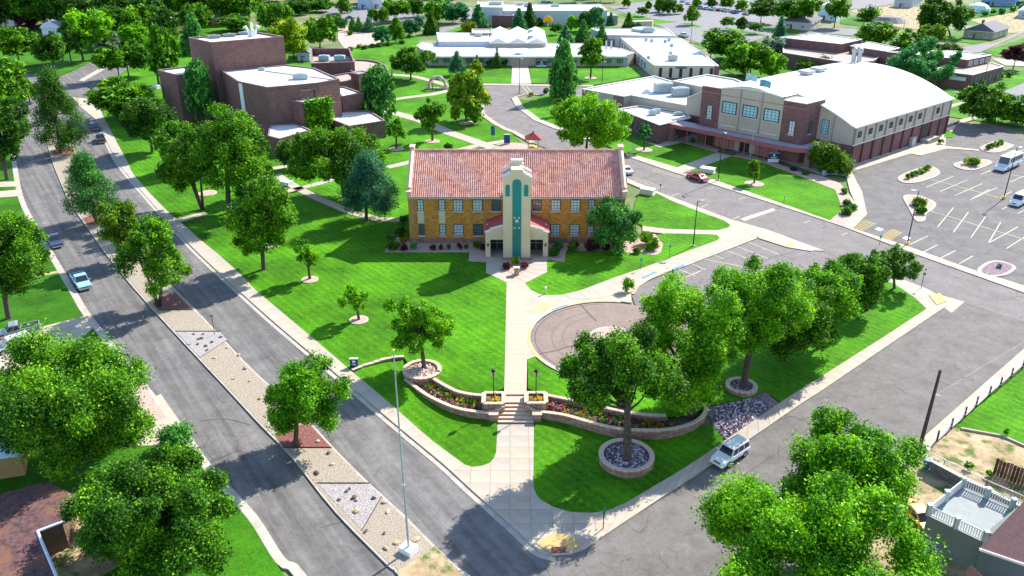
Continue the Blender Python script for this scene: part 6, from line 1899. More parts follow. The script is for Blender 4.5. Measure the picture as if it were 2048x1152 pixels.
# flowers
def flowers(poly, n, mats, z, name, label, seed, size=.16):
    rg = np.random.default_rng(seed); rr = random.Random(seed); f = in_poly(poly)
    for k, mt in enumerate(mats):
        cen = [(*f(rr), z + rr.uniform(.05, .3)) for _ in range(n)]
        me = leaf_mesh(name, cen, [.18] * n, size, .7, mt, rg)
        o = link(name, me); tag(o, label, kind='stuff')
FY = leaf_mat("petal_yellow", (.55, .33, .01), (.70, .48, .02), (.80, .60, .04), .2); FO = leaf_mat("petal_orange", (.5, .08, .01), (.65, .18, .02), (.7, .3, .03), .2); FP = leaf_mat("petal_pink", (.5, .12, .25), (.60, .28, .42), (.72, .5, .6), .2)
bl = bed_poly(offset(ow, .25), gp([(848, 754)]) + offset(iw, -.25))
mid = resample([lerp(a, b, .5) for a, b in zip(resample(ow, 20), resample(iw, 20))], 20)
near_half = resample(ow, 20)[4:]; far_half = resample(iw, 20)[1:]
flowers(offset(near_half, .3) + mid[4:][::-1], 40, [FP, LEAF['green'], LEAF['plum']], -.42, "pink_flowers", "pink flowers along the front of the left flower bed", 21)
flowers(mid[1:] + offset(far_half, -.3)[::-1], 36, [FY, LEAF['green'], LEAF['olive']], -.42, "yellow_flowers", "yellow and orange flowers along the back of the left flower bed", 22)
RB = offset(resample(oe, 40)[1:28], .35) + offset(resample(ie, 20), -.35)[::-1]
flowers(RB, 42, [LEAF['green'], FO, LEAF['plum'], LEAF['olive']], -.38, "mixed_flowers", "mixed orange flowers in the right flower bed", 23)
flowers(gp([(1090, 826), (1120, 832), (1122, 824), (1098, 815)]), 16, [FP], -.38, "pink_flowers", "pink flowers beside the right stair pier", 24)

# stair
st = thing("stone_steps", (*G(1031, 848)[:2], -1.1), "six pale stone steps leading up to the main walkway", "steps")
yb, yt = G(1031, 848)[1], P(1031, 801, 0)[1]
xl0, xr0 = P(996, 848, -1.1)[0], P(1067, 848, -1.1)[0]; xl1, xr1 = P(1008, 801, 0)[0], P(1052, 801, 0)[0]
zb = ground(*G(1031, 850)[:2]) + .15
zt = .165
for k in range(6):
    t0, t1 = k / 6, (k + 1) / 6
    ya = yb + (yt - yb) * t0; z = zb + (zt - zb) * (k + 1) / 6
    xl, xr = xl0 + (xl1 - xl0) * (t0 * .55), xr0 + (xr1 - xr0) * (t0 * .55)
    m = MB(); m.box(((xl + xr) / 2, (ya + yt) / 2 + .3, z - .45), (xr - xl, yt - ya + .6, .37))
    part("riser", m, plain("rose_riser", (.46, .30, .23), .1, 1), st)
    m = MB(); m.box(((xl + xr) / 2, ya + (yt - yb) / 12 - .03 + (.3 if k == 5 else 0), z - .08), (xr - xl + .02, (yt - yb) / 6 + .10 + (.6 if k == 5 else 0), .08)); o = part("step", m, COPING, st)
for side, pts, top, lab in (("left", [(968, 786), (1006, 786), (1007, 807), (968, 807)], .62, "block pedestal with flowers and lamp left of the steps"), ("right", [(1053, 786), (1089, 786), (1092, 806), (1053, 806)], .62, "block pedestal with flowers and lamp right of the steps")):
    q = ccw(pz(pts, top))
    c = (sum(p[0] for p in q) / 4, sum(p[1] for p in q) / 4)
    root = thing("lamp_pedestal", (*c, -.6), lab, "planter", "block pedestals beside the steps")
    sx = abs(q[1][0] - q[0][0]); x0_, x1_ = min(p[0] for p in q), max(p[0] for p in q); y0_, y1_ = min(p[1] for p in q), max(p[1] for p in q)
    pth = [(x0_, y0_), (x1_, y0_), (x1_, y1_), (x0_, y1_)]
    pr = random.Random(8)
    for (a, b) in zip(pth, pth[1:] + pth[:1]):
        L_ = math.hypot(b[0] - a[0], b[1] - a[1]); n = max(2, int(L_ / .55)); ang = math.atan2(b[1] - a[1], b[0] - a[0])
        for i in range(n):
            t = (i + .5) / n
            for cc in range(5):
                stone(root, "block", (a[0] + (b[0] - a[0]) * t, a[1] + (b[1] - a[1]) * t, top - .24 * (cc + 1)), (round(L_ / n - .03, 2), .34, .22), ang, pr.choice(BLOCK_T))
            stone(root, "cap_stone", (a[0] + (b[0] - a[0]) * t, a[1] + (b[1] - a[1]) * t, top + .005), (round(L_ / n - .012, 2), .5, .11), ang, COPING)
    m = MB(); m.box((c[0], c[1], -.6), (x1_ - x0_ - .2, y1_ - y0_ - .2, top + .5)); part("soil", m, BARK, root)
    rg = np.random.default_rng(31)
    off = world_off(root)
    cen = [(rg.uniform(x0_ + .5, x1_ - .5) - off[0], rg.uniform(y0_ + .45, y1_ - .45) - off[1], top + .12 - off[2]) for _ in range(8)]
    fl = link("yellow_flowers", leaf_mesh("yellow_flowers", cen, [.2] * 8, .14, 1.0, FY, rg), root); fl["kind"] = "stuff"
    # lamp
    h = HZ(c[1], 738) - top
    lp = thing("lamp_post", (c[0], c[1], top), "black lantern lamp post on the %s pedestal of the steps" % side, "lamp post", "lantern lamps at the steps")
    m = MB(); m.tube([(0, 0, 0), (0, 0, .5), (0, 0, .55), (0, 0, h - .9)], [.12, .10, .06, .05], 8); link("post", m.mesh("post", BLACKMETAL), lp)
    m = MB(); m.tube([(0, 0, h - .9), (0, 0, h - .75), (0, 0, h - .3), (0, 0, h - .28), (0, 0, h)], [.10, .16, .26, .30, .03], 6); link("lantern", m.mesh("lantern", BLACKMETAL), lp)
    for k in range(4):
        a = math.pi / 4 + k * math.pi / 2; m = MB(); m.box((.24 * math.cos(a), .24 * math.sin(a), h - .72), (.05, .24, .38), a); link("lantern_glass", m.mesh("lantern_glass", plain("amber_glass", (.70, .55, .30), .1, 1, .2)), lp)
    # stair cheek and pier
    sgn = -1 if side == "left" else 1
    pc = P(987 if sgn < 0 else 1074, 826, -.1)
    r_ = thing("stair_pier", (pc[0], pc[1], -1.2), "square block pier at the foot of the steps on the %s" % side, "pier")
    for cc in range(5): stone(r_, "block", (pc[0], pc[1], -.12 - .24 * (cc + 1)), (.95 - .03 * (cc % 2), .9, .225), 0, BLOCK_T[cc % 3])
    stone(r_, "cap_stone", (pc[0], pc[1], -.11), (1.1, 1.05, .13), 0, COPING)
    e = (x1_ if sgn < 0 else x0_, y0_ - .1)
    for k in range(4):
        t0 = (k + .5) / 4; cx, cy = lerp((pc[0] - sgn * .1, pc[1] + .3), e, t0)
        ang = math.atan2(e[1] - pc[1], e[0] - pc[0]); L_ = math.hypot(e[0] - pc[0], e[1] - pc[1]) / 4
        for cc in range(4): stone(r_, "block", (cx, cy, -.05 + .12 * k - .24 * (cc + 1)), (round(L_, 2), .34, .22), ang, BLOCK_T[(k + cc) % 3])
        stone(r_, "cap_stone", (cx, cy, -.045 + .12 * k), (round(L_ + .05, 2), .44, .11), ang, COPING)

# rocks on the median
rk = random.Random(9)
ROCKM = {'dark': plain("rock_dark", (.12, .09, .075), .3, 3), 'tan': plain("rock_tan", (.48, .34, .20), .25, 3), 'pale': plain("rock_pale", (.60, .52, .42), .2, 3)}
def rock(px, py, s, tone, label, group):
    g = G(px, py)
    me = bpy.data.meshes.new("rock"); bm = bmesh.new(); bmesh.ops.create_icosphere(bm, subdivisions=1, radius=s)
    f = (rk.uniform(.8, 1.4), rk.uniform(.6, 1), rk.uniform(.4, .7))
    for v in bm.verts:
        k = rk.uniform(.8, 1.15); v.co = Vector((v.co.x * f[0] * k, v.co.y * f[1] * k, v.co.z * f[2] * k))
    bm.to_mesh(me); bm.free(); me.materials.append(ROCKM[tone])
    o = link("rock", me, None, (g[0], g[1], g[2] + .2 + s * .15), rk.uniform(0, 6)); tag(o, label, "rock", group)
for px, py, s in ((694, 986, .28), (709, 998, .42), (679, 1003, .26), (712, 1005, .24), (748, 1000, .32), (700, 980, .2)): rock(px, py, s, 'dark', "dark rock on the near white gravel triangle of the median", "dark rocks on the near white gravel")
rock(713, 1026, .42, 'tan', "large tan rock at the lower end of the near white gravel triangle", None)
rock(633, 949, .34, 'dark', "dark rock on tan gravel above the near white triangle", None)
rock(658, 909, .26, 'dark', "dark rock just below the red mulch of the drooping median tree", None)
rock(664, 932, .26, 'pale', "pale rock on tan gravel below the red mulch bed", None)
rock(636, 886, .3, 'pale', "pale rock on the near red mulch bed", None)
for px, py, s in ((770, 1007, .34), (776, 1026, .3)): rock(px, py, s, 'pale', "pale rock at the kerb side of the near tan gravel", "pale rocks by the near kerb")
for px, py, s in ((793, 1089, .34), (832, 1083, .36), (772, 1100, .28)): rock(px, py, s, 'tan', "tan rock scattered around the flagpole foot", "tan rocks by the flagpole")
for px, py, s in ((732, 1066, .26), (769, 1070, .22)): rock(px, py, s, 'dark', "brown rock on tan gravel beside the left kerb near the flagpole", "brown rocks by the left kerb")
for px, py, s in ((388, 671, .24), (404, 679, .34), (398, 681, .26), (425, 687, .3), (412, 695, .28), (396, 691, .22), (415, 703, .26), (442, 677, .26), (407, 671, .2)): rock(px, py, s, 'dark', "dark rock on the upper white gravel triangle of the median", "dark rocks on the upper white gravel")
for px, py, s in ((455, 698, .3), (478, 713, .26), (430, 718, .26), (490, 740, .3), (468, 760, .24), (520, 800, .26), (500, 765, .2)): rock(px, py, s, 'tan', "tan rock on the gravel below the upper white triangle", "tan rocks mid median")
for px, py, s in ((344, 590, .26), (336, 602, .3), (350, 612, .3), (360, 608, .22)): rock(px, py, s, 'tan', "tan rock on the red mulch under the multi trunk median tree", "tan rocks on the middle red mulch")
# flagpole
g = G(818, 1105)
fp = thing("flagpole", (g[0], g[1], g[2] + .17), "tall bare grey flagpole on a white concrete block at the end of the median", "flagpole")
m = MB(); m.box((0, 0, 0), (1.35, 1.2, .55), -.6); link("base_block", m.mesh("base_block", WHITEPAINT), fp)
h = HZ(g[1], 703) - g[2] - .17
m = MB(); m.tube([(0, 0, .5), (-.05, 0, h * .35), (-.1, 0, h * .7), (-.14, 0, h)], [.11, .09, .07, .045], 8); link("pole", m.mesh("pole", GALV), fp)
m = MB(); m.ball((-.14, 0, h + .1), .12); link("finial", m.mesh("finial", YELLOWPAINT), fp)
for t in (.36, .62):
    m = MB(); m.tube([(-.05 - .05 * t, 0, h * t), (-.05 - .05 * t, 0, h * t + .14)], .12, 8); link("collar", m.mesh("collar", WHITEPAINT), fp)
# ------------------------------------------------------------------ vehicles
C_WHITE = car_paint("car_white", (.78, .80, .80)); C_LBLUE = car_paint("car_light_blue", (.30, .52, .66)); C_DBLUE = car_paint("car_dark_blue", (.05, .06, .12)); C_NAVY = car_paint("car_navy", (.02, .03, .15))
C_RED = car_paint("car_red", (.50, .012, .02)); C_GREY = car_paint("car_grey", (.26, .28, .31)); C_SILVER = car_paint("car_silver", (.55, .57, .60)); C_YEL = car_paint("car_yellow", (.72, .42, .02)); C_BLACK = car_paint("car_black", (.03, .03, .035)); C_BLUE = car_paint("car_blue", (.06, .16, .42))
park('suv', C_WHITE, (1434, 935), (1484, 899), "white boxy four door suv parked on the shaded side street", "car")
park('pickup', C_LBLUE, (177, 588), (151, 552), "light blue pickup truck driving down the left carriageway", "pickup truck")
park('pickup', C_DBLUE, (122, 505), (98, 471), "dark blue pickup truck behind the light blue one on the left carriageway", "pickup truck")
park('pickup', C_BLACK, (199, 274), (206, 292), "black pickup parked at the kerb with its open bed towards the viewer", "pickup truck")
park('suv', C_NAVY, (184, 247), (196, 270), "navy suv parked in front of the black pickup by the kerb", "car")
park('pickup', C_GREY, (-5, 678), (76, 661), "dark grey pickup in the driveway at the left edge, farther of two", "pickup truck")
park('suv', C_SILVER, (-12, 712), (66, 686), "silver suv in the driveway at the left edge, nearer of two", "car")
park('sedan', C_RED, (1376, 353), (1414, 366), "red sedan parked along the drive in front of the gymnasium", "car")
park('sedan', C_WHITE, (1237, 338), (1262, 352), "white car half hidden behind the tiled gable of the brick hall", "car")
park('bus', C_WHITE, (1982, 350), (2045, 322), "white shuttle bus with a long window band in the parking lot", "bus")
park('van', C_WHITE, (2016, 419), (2060, 396), "white passenger van cut by the right edge of the parking lot", "van")
park('sedan', C_YEL, (1852, 1060), (1822, 1028), "yellow car half hidden under the bright tree bottom right", "car")
park('pickup', C_WHITE, (1356, 71), (1379, 77), "white pickup parked beyond the beige office wing", "pickup truck")
rc = random.Random(4)
fc_ = [C_WHITE, C_SILVER, C_BLUE, C_GREY, C_LBLUE, C_WHITE, C_BLACK]
k = 0
for (xa, ya, xb, yb, n, lab) in ((1366, 4, 1388, 14, 3, "car in the short row left of the far parking lot"), (1398, 18, 1465, 25, 6, "car in the front row of the far parking lot"), (1470, 27, 1492, 30, 2, "car at the right end of the far parking lot"), (1398, 8, 1460, 12, 5, "car in the back row of the far parking lot")):
    protos = {}
    for i in range(n):
        px, py = lerp((xa, ya), (xb, yb), i / max(1, n - 1)); g = G(px, py)
        p = fc_[k % 7]; k += 1
        vehicle('sedan' if i % 2 else 'suv', p, (g[0], g[1], .05), 1.9 + rc.uniform(-.06, .06), lab, "car", lab.replace("car in", "cars in").replace("car at", "cars at"), False)
for px, py, p, lab in ((1097, 7, C_BLACK, "dark car behind the long white roofed school"), (1088, 6, C_BLUE, "blue car behind the long white roofed school"), (929, 42, C_BLACK, "black car on the lane left of the far school"), (705, 16, C_WHITE, "white car near the powder blue house"), (700, 38, C_BLACK, "dark low trailer truck on the far parking area")):
    g = G(px, py); vehicle('sedan', p, (g[0], g[1], .06), .4, lab, "car", None, False)

# ------------------------------------------------------------------ lamps, signs, boxes, poles
lamp_pole((1436, 362), 264, "tall lamp pole on the lawn before the gymnasium beside the red car", (.2, -.9))
lamp_pole((1386, 494), 402, "tall lamp pole on the lawn right of the brick hall", (.9, .1))
lamp_pole((1814, 490), 382, "tall lamp pole with yellow footing by the street edge of the parking lot", (-.8, .2), 1, foot=YELLOWPAINT, z=.02)
lamp_pole((2007, 398), 296, "tall lamp pole with yellow footing beside the white van", (.8, .3), 1, foot=YELLOWPAINT, z=.02)
lamp_pole((1039, 186), 118, "lamp pole at the top of the loop drive on the entry axis", (.7, 0))
lamp_pole((1204, 168), 124, "lamp pole on the lawn before the low classroom building", (.7, 0))
lamp_pole((1381, 88), 20, "lamp pole at the far parking lot beside a round tree", (.7, 0))
lamp_pole((1406, 96), 70, "short lamp pole right of the office wing", (.5, 0))
lamp_pole((1804, 72), 38, "thin lamp pole by the dirt ground far right", (.5, 0))
lamp_pole((865, 182), 163, "small lamp pole beside the stone arch", (.4, 0))
lamp_pole((1964, 178), 128, "leaning pale pole before the plum brick building", (.4, 0))
sign_post((430, 672), 630, "thin street sign post on the median", plain("green_sign", (.02, .20, .08)), (.5, .2))
sign_post((1206, 1060), 1013, "thin green sign post at the street corner plaza", plain("green_sign", (.02, .20, .08)), (.25, .9), post=plain("green_post", (.02, .09, .05)), r=.05)
sign_post((1281, 541), 516, "teal parking sign at the edge of the hall lawn, left one", plain("teal_sign", (.03, .42, .36)), (.38, .5), group=None)
sign_post((1338, 517), 489, "teal parking sign at the edge of the hall lawn, right one", plain("teal_sign", (.03, .42, .36)), (.38, .5))
sign_post((986, 291), 252, "dark banner post by the walk behind the hall", plain("teal_banner", (.03, .12, .22)), (.9, 2.2))
sign_post((623, 376), 338, "blue banner post where two foot paths cross", plain("blue_banner", (.03, .10, .45)), (.9, 2.0))
sign_post((964, 293), 272, "thin post beside the walk behind the hall", GREYMETAL, (.2, .3))
sign_post((1567, 411), 391, "thin sign post on the lawn before the gymnasium", GREYMETAL, (.3, .4))
sign_post((1320, 384), 368, "dark post beside the drive near the utility box", BLACKMETAL, (.3, .4))
sign_post((1758, 492), 470, "parking sign post beside the yellow hatching", plain("teal_sign", (.03, .42, .36)), (.4, .5))
sign_post((1842, 577), 545, "sign post at the corner lawn by the drive", plain("green_sign", (.02, .20, .08)), (.4, .4))
sign_post((1265, 303), 290, "pale small sign on the lawn west of the gymnasium", plain("pale_sign", (.55, .70, .72)), (.7, .7))
# bollard light on the lawn
g = G(1091, 589); b = thing("bollard_light", (g[0], g[1], .15), "short cream bollard light at the tip of the hall lawn", "bollard")
m = MB(); m.tube([(0, 0, 0), (0, 0, .85)], .11, 8); link("post", m.mesh("post", CREAM), b); m = MB(); m.tube([(0, 0, .85), (0, 0, 1.1)], .15, 8); link("head", m.mesh("head", WHITEPAINT), b)
# board signs
def board(px, py, w_m, h_m, label, mat, base=WHITEPAINT, lift=.35, emblem=True, face=0.0, z=.15, bottom=None):
    g = G(px, py); r_ = thing("monument_sign", (g[0], g[1], g[2] + z), label, "sign", None, face)
    m = MB(); m.box((0, 0, 0), (w_m, .45, lift)); link("plinth", m.mesh("plinth", base), r_)
    m = MB(); m.box((0, 0, lift), (w_m, .3, h_m)); link("board", m.mesh("board", mat), r_)
    m = MB(); m.box((0, 0, lift + h_m), (w_m + .06, .36, .06)); link("cap", m.mesh("cap", TRIM), r_)
    if emblem:
        m = MB()
        cx, cz, s = 0, lift + h_m * .62, h_m * .2
        m.face([(-s, -.158, cz + s), (-s * .9, -.158, cz - s * .3), (0, -.158, cz - s), (s * .9, -.158, cz - s * .3), (s, -.158, cz + s)])
        for k, ww in ((0, .62), (1, .45)):
            m.face([(-w_m * ww / 2, -.158, lift + h_m * (.26 - .12 * k)), (w_m * ww / 2, -.158, lift + h_m * (.26 - .12 * k)), (w_m * ww / 2, -.158, lift + h_m * (.33 - .12 * k)), (-w_m * ww / 2, -.158, lift + h_m * (.33 - .12 * k))])
        link("emblem", m.mesh("emblem", WHITEPAINT), r_)
    return r_
board(709, 735, .95, 1.0, "small black sign with white emblem beside the sidewalk wall", NAVY, NAVY, .1)
board(1546, 325, 2.3, 1.25, "navy monument sign with a white base before the gymnasium", NAVY, WHITEPAINT, .7)
board(1014, 291, 1.4, 2.0, "upright navy sign on a pale plinth behind the hall", plain("violet_navy", (.05, .05, .22)), TRIM, .45, False)
board(1083, 134, 3.4, 1.5, "navy sign with white lettering band before the classroom block", NAVY, WHITEPAINT, .5)
g = G(1024, 298); m = MB(); m.prism(arc((0, 0), 4.2, 0, 360, 24)[:-1], 0, .3); o = link("raised_circle_bed", m.mesh("raised_circle_bed", PINKMULCH), None, (g[0], g[1], .1)); tag(o, "low round paved bed under the upright navy sign", "planter")
# kiosk with a red pyramid roof
g = G(1066, 303); ks = thing("kiosk", (g[0], g[1], .1), "small kiosk with a red pyramid roof behind the hall ridge", "kiosk")
for sx in (-1, 1):
    for sy in (-1, 1): m = MB(); m.tube([(sx * 1.1, sy * 1.1, 0), (sx * 1.1, sy * 1.1, 3.0)], .1, 6); link("post", m.mesh("post", YELLOWPAINT), ks)
m = MB(); m.box((0, 0, 0), (1.8, 1.8, 1.1)); link("counter", m.mesh("counter", YELLOWPAINT), ks)
m = MB(); m.v += [(-1.9, -1.9, 3.0), (1.9, -1.9, 3.0), (1.9, 1.9, 3.0), (-1.9, 1.9, 3.0), (0, 0, 4.4)]; m.f += [[0, 1, 4], [1, 2, 4], [2, 3, 4], [3, 0, 4], [3, 2, 1, 0]]; link("roof", m.mesh("roof", plain("kiosk_red", (.30, .045, .04), .1, 2)), ks)
m = MB(); m.ball((0, 0, 4.45), .2); link("finial", m.mesh("finial", BLACKMETAL), ks)
# transformers and boxes
for px, py, s, lab in ((1415, 345, (3.0, 1.8, .7), "pale green utility box on the lawn beside the red car"), (1295, 389, (2.6, 1.6, .9), "pale green utility box between the hall and the drive"), (574, 371, (2.2, 1.5, .6), "pale utility box beside the crossing foot paths"), (313, 178, (2.2, 1.4, .8), "pale cabinet box left of the theatre")):
    g = G(px, py); r_ = thing("utility_box", (g[0], g[1], .13), lab, "utility box", None, -.5)
    m = MB(); m.box((0, 0, 0), (s[0] + .3, s[1] + .3, .15)); link("pad", m.mesh("pad", CONC), r_)
    m = MB(); m.box((0, 0, .15), s); link("cabinet", m.mesh("cabinet", plain("pale_green_box", (.50, .62, .58), .06, 1)), r_)
    m = MB(); m.box((0, 0, .15 + s[2]), (s[0] + .08, s[1] + .08, .08)); link("lid", m.mesh("lid", WHITEPAINT), r_)
# stone arch
g = G(875, 179); ar = thing("stone_arch", (g[0], g[1], .14), "pale stone arch sculpture on the lawn by the loop", "sculpture")
rr = random.Random(2)
for k in range(13):
    a = math.radians(-8 + 196 * k / 12); m = MB(); bx = 2.5 * math.cos(a); bz = .9 + 2.7 * math.sin(a)
    m.ball((bx, rr.uniform(-.1, .1), bz), (.55 * rr.uniform(.9, 1.2), .6, .5 * rr.uniform(.9, 1.2)), 7, 5)
    link("arch_stone", m.mesh("arch_stone", plain(("arch_rose", "arch_cream", "arch_grey")[k % 3], ((.42, .27, .24), (.60, .50, .44), (.45, .40, .42))[k % 3], .2, 2)), ar)
for bx in (-3.1, -2, -1, 0, 1, 2, 3.0):
    m = MB(); m.ball((bx, -.7 + .15 * abs(bx), .3), (.7, .5, .4), 7, 5); link("base_stone", m.mesh("base_stone", plain("arch_cream", (.60, .50, .44))), ar)
# yellow shell sign on a tall post
g = G(1095, 76); ys = thing("shell_lamp", (g[0], g[1], .05), "bright yellow shell shaped globe on a tall post", "sign")
h = HZ(g[1], 44)
m = MB(); m.tube([(0, 0, 0), (0, 0, h)], .14, 7); link("post", m.mesh("post", YELLOWPAINT), ys)
m = MB()
for k in range(5): m.ball((-1.4 + .7 * k, 0, h + 1.2 - .16 * abs(k - 2) ** 2), (.55, .6, 1.5 - .2 * abs(k - 2)), 8, 6)
link("shell", m.mesh("shell", plain("shell_yellow", (.75, .38, .01), .1, 1)), ys)
# flags by the gym
def flag(base, top, label, fcol):
    g = G(*base); h = HZ(g[1], top[1]) - .15; r_ = thing("flagpole", (g[0], g[1], .15), label, "flagpole", None)
    m = MB(); m.tube([(0, 0, 0), (0, 0, h)], [.09, .05], 7); link("pole", m.mesh("pole", GREYMETAL), r_)
    m = MB(); n = 10
    for i in range(n):
        f = lambda t: (.1 + 2.3 * t, .25 * math.sin(5 * t), -.5 * t * t)
        a, b = f(i / n), f((i + 1) / n)
        m.face([(a[0], a[1], h - .2 + a[2]), (a[0], a[1], h - 1.7 + a[2] * .8), (b[0], b[1], h - 1.7 + b[2] * .8), (b[0], b[1], h - .2 + b[2])])
    link("flag", m.mesh("flag", fcol, smooth=True), r_)
flag((1500, 318), (1522, 157), "flagpole with a blue flag standing before the beige gym front", plain("flag_blue", (.16, .36, .50), .25, 1))
flag((1474, 306), (1489, 145), "flagpole with a pale blue flag left of the other gym flag", plain("flag_pale", (.42, .62, .66), .25, 1))
# curved white bench wall near the gym corner
g = G(1668, 352); bw = thing("curved_seat_wall", (g[0], g[1], .1), "curved grey seat wall by the gym corner shrubs", "wall")
m = MB(); pth = [(-2.4 + .4 * k, .9 * math.sin(k * .28) , 0) for k in range(13)]
for p, q in zip(pth, pth[1:]): m.box(((p[0] + q[0]) / 2, (p[1] + q[1]) / 2, 0), (.45, .5, 1.0), math.atan2(q[1] - p[1], q[0] - p[0]))
link("wall", m.mesh("wall", plain("blue_grey_wall", (.36, .40, .44))), bw)
# utility pole
g = G(1836, 907); up = thing("utility_pole", (g[0], g[1], g[2]), "dark wooden utility pole leaning at the right side of the street", "utility pole")
h = HZ(g[1], 740) - g[2]; m = MB(); m.tube([(0, 0, -.2), (.06, 0, h * .5), (.1, 0, h)], [.21, .18, .14], 9); link("pole", m.mesh("pole", POLEWOOD), up)
m = MB(); m.tube([(.12, -.1, h * .72), (.5, -.3, h * .72)], .06, 6); link("bracket", m.mesh("bracket", GREYMETAL), up)
# post and rail fence
posts = [(1873, 884), (1901, 859), (1928, 836), (1951, 815), (1977, 794), (1999, 776), (2021, 757), (2044, 738)]
fz = thing("rail_fence", (*G(1950, 815)[:2], 0), "post and rail fence with white rails along the street sidewalk", "fence")
W_ = [G(*p) for p in posts]
for p in W_:
    m = MB(); m.tube([(p[0], p[1], -.1), (p[0], p[1], 1.45)], .10, 7); part("post", m, POLEWOOD, fz)
for a, b in zip(W_, W_[1:]):
    for z in (.55, 1.05): m = MB(); m.tube([(a[0], a[1], z), (b[0], b[1], z)], .05, 5); part("rail", m, WHITEPAINT, fz)
# mesh fence and block wall round the house yard
a, b, c = P(1850, 901, 1.0), P(1975, 962, 1.0), P(2075, 1005, 1.0)
mf = thing("pipe_fence", (*b, 0), "low pipe rail fence around the dirt yard at the right", "fence")
for p, q in ((a, b), (b, c)):
    m = MB(); m.tube([(p[0], p[1], 1.05), (q[0], q[1], 1.05)], .05, 5); part("top_rail", m, WHITEPAINT, mf)
    m = MB(); m.tube([(p[0], p[1], .2), (q[0], q[1], .2)], .03, 4); part("bottom_rail", m, GREYMETAL, mf)
    n = int(math.hypot(q[0] - p[0], q[1] - p[1]) / 2)
    for k in range(n + 1):
        x, y = lerp(p, q, k / n); m = MB(); m.tube([(x, y, 0), (x, y, 1.1)], .045, 5); part("post", m, GREYMETAL, mf)
    wires = MB()
    for k in range(n * 6):
        x, y = lerp(p, q, k / (n * 6)); x2, y2 = lerp(p, q, min(1, (k + 5) / (n * 6))); wires.tube([(x, y, .2), (x2, y2, 1.03)], .008, 3, False); wires.tube([(x2, y2, .2), (x, y, 1.03)], .008, 3, False)
    o = part("wire_mesh", wires, GREYMETAL, mf); o["kind"] = 'stuff'
a, b = P(1862, 921, 1.4), P(1922, 953, 1.4)
gb = thing("yard_wall", (*a, 0), "grey block wall with pale cap beside the blue bin", "wall")
m = MB(); q = ribbon([a, b, P(2075, 1028, 1.4)], -.12, .12); m.prism(ccw(q), -.1, 1.35); part("wall", m, GREYBLOCK, gb)
m = MB(); q = ribbon([a, b, P(2075, 1028, 1.4)], -.17, .17); m.prism(ccw(q), 1.36, 1.46); part("cap", m, WHITEPAINT, gb)
g = G(1852, 938); bn = thing("wheelie_bin", (g[0], g[1], .1), "blue wheeled bin beside the grey yard wall", "bin", None, -.5)
m = MB(); m.box((0, 0, 0), (.6, .62, 1.0), 0, 1.12); link("body", m.mesh("body", plain("bin_blue", (.07, .14, .32), .1, 1, .5)), bn); m = MB(); m.box((0, 0, 1.0), (.72, .78, .1)); link("lid", m.mesh("lid", plain("bin_blue", (.07, .14, .32))), bn)
# board fence in the yard
a, b = P(1994, 916, 2.0), P(2100, 956, 2.0)
wf = thing("wooden_fence", (*a, 0), "weathered brown board fence in the dirt yard", "fence")
L_ = math.hypot(b[0] - a[0], b[1] - a[1]); n = int(L_ / .3)
wt = [plain("board_%s" % k, c, .25, 4, .9) for k, c in (("dark", (.10, .05, .045)), ("brown", (.19, .09, .065)), ("grey", (.22, .14, .11)))]
rr = random.Random(6); ang = math.atan2(b[1] - a[1], b[0] - a[0])
for k in range(n):
    x, y = lerp(a, b, (k + .5) / n); m = MB(); m.box((x, y, .05), (L_ / n - .03, .04, 1.9 + rr.uniform(-.06, .08)), ang); part("board", m, rr.choice(wt), wf)
for z in (.5, 1.5): m = MB(); c = lerp(a, b, .5); m.box((c[0] - .05 * math.sin(ang), c[1] + .06, z), (L_, .08, .1), ang); part("rail", m, WOOD, wf)
kb_ = thing("lawn_edging", (*P(1990, 873, .2), 0), "pale edging kerb between the lawn and the dirt yard", "kerb")
m = MB(); strip = gp([(1921, 860), (2003, 875), (2060, 900), (2110, 922)]); q = ribbon(strip, -.1, .1); m.prism(ccw(q), 0, .32); part("edging", m, CONC, kb_)

# house with the roof deck, bottom right
DZ = 3.2
dk = thing("deck_house", (*P(1950, 1030, DZ), 0), "grey stucco house with a pale balustraded roof deck bottom right", "house")
deck = ccw(pz([(1923, 976), (2075, 1041), (1968, 1084), (1855, 1030)], DZ))
m = MB(); m.prism(deck, -.2, DZ); part("wall", m, plain("grey_green_stucco", (.17, .20, .19), .1, .8), dk)
m = MB(); m.cap(inset(deck, -.15), DZ + .02); df_ = part("deck_floor", m, plain("pale_deck", (.29, .315, .315), .12, 1.2), dk)
lowp = ccw(pz([(1855, 1031), (1968, 1085), (2120, 1160), (2120, 1260), (1860, 1260), (1790, 1120)], 0.3))
hs2 = P(1968, 1084, DZ)
m = MB(); m.prism(ccw([(hs2[0] - .1, hs2[1]), (hs2[0] + 14, hs2[1] - 6.2), (hs2[0] + 14, hs2[1] + 6), (hs2[0] + 4, hs2[1] + 3)]), -.2, 4.2); part("side_wall", m, plain("grey_green_stucco", (.17, .20, .19)), dk)
rp_ = pz([(1958, 1096), (2048, 1002)], 4.6) + [P(2140, 1010, 6.6), P(2140, 1160, 4.6)]
m = MB(); m.face([(*P(1958, 1096, 4.5), 4.5), (*P(2160, 1165, 4.5), 4.5), (*P(2160, 940, 7.6), 7.6), (*P(2052, 998, 6.6), 6.6)]); m.face([(*P(2052, 998, 6.6), 6.58), (*P(2160, 940, 7.6), 7.58), (*P(2160, 1165, 4.5), 4.48), (*P(1958, 1096, 4.5), 4.48)]); part("roof", m, BROWNROOF, dk)
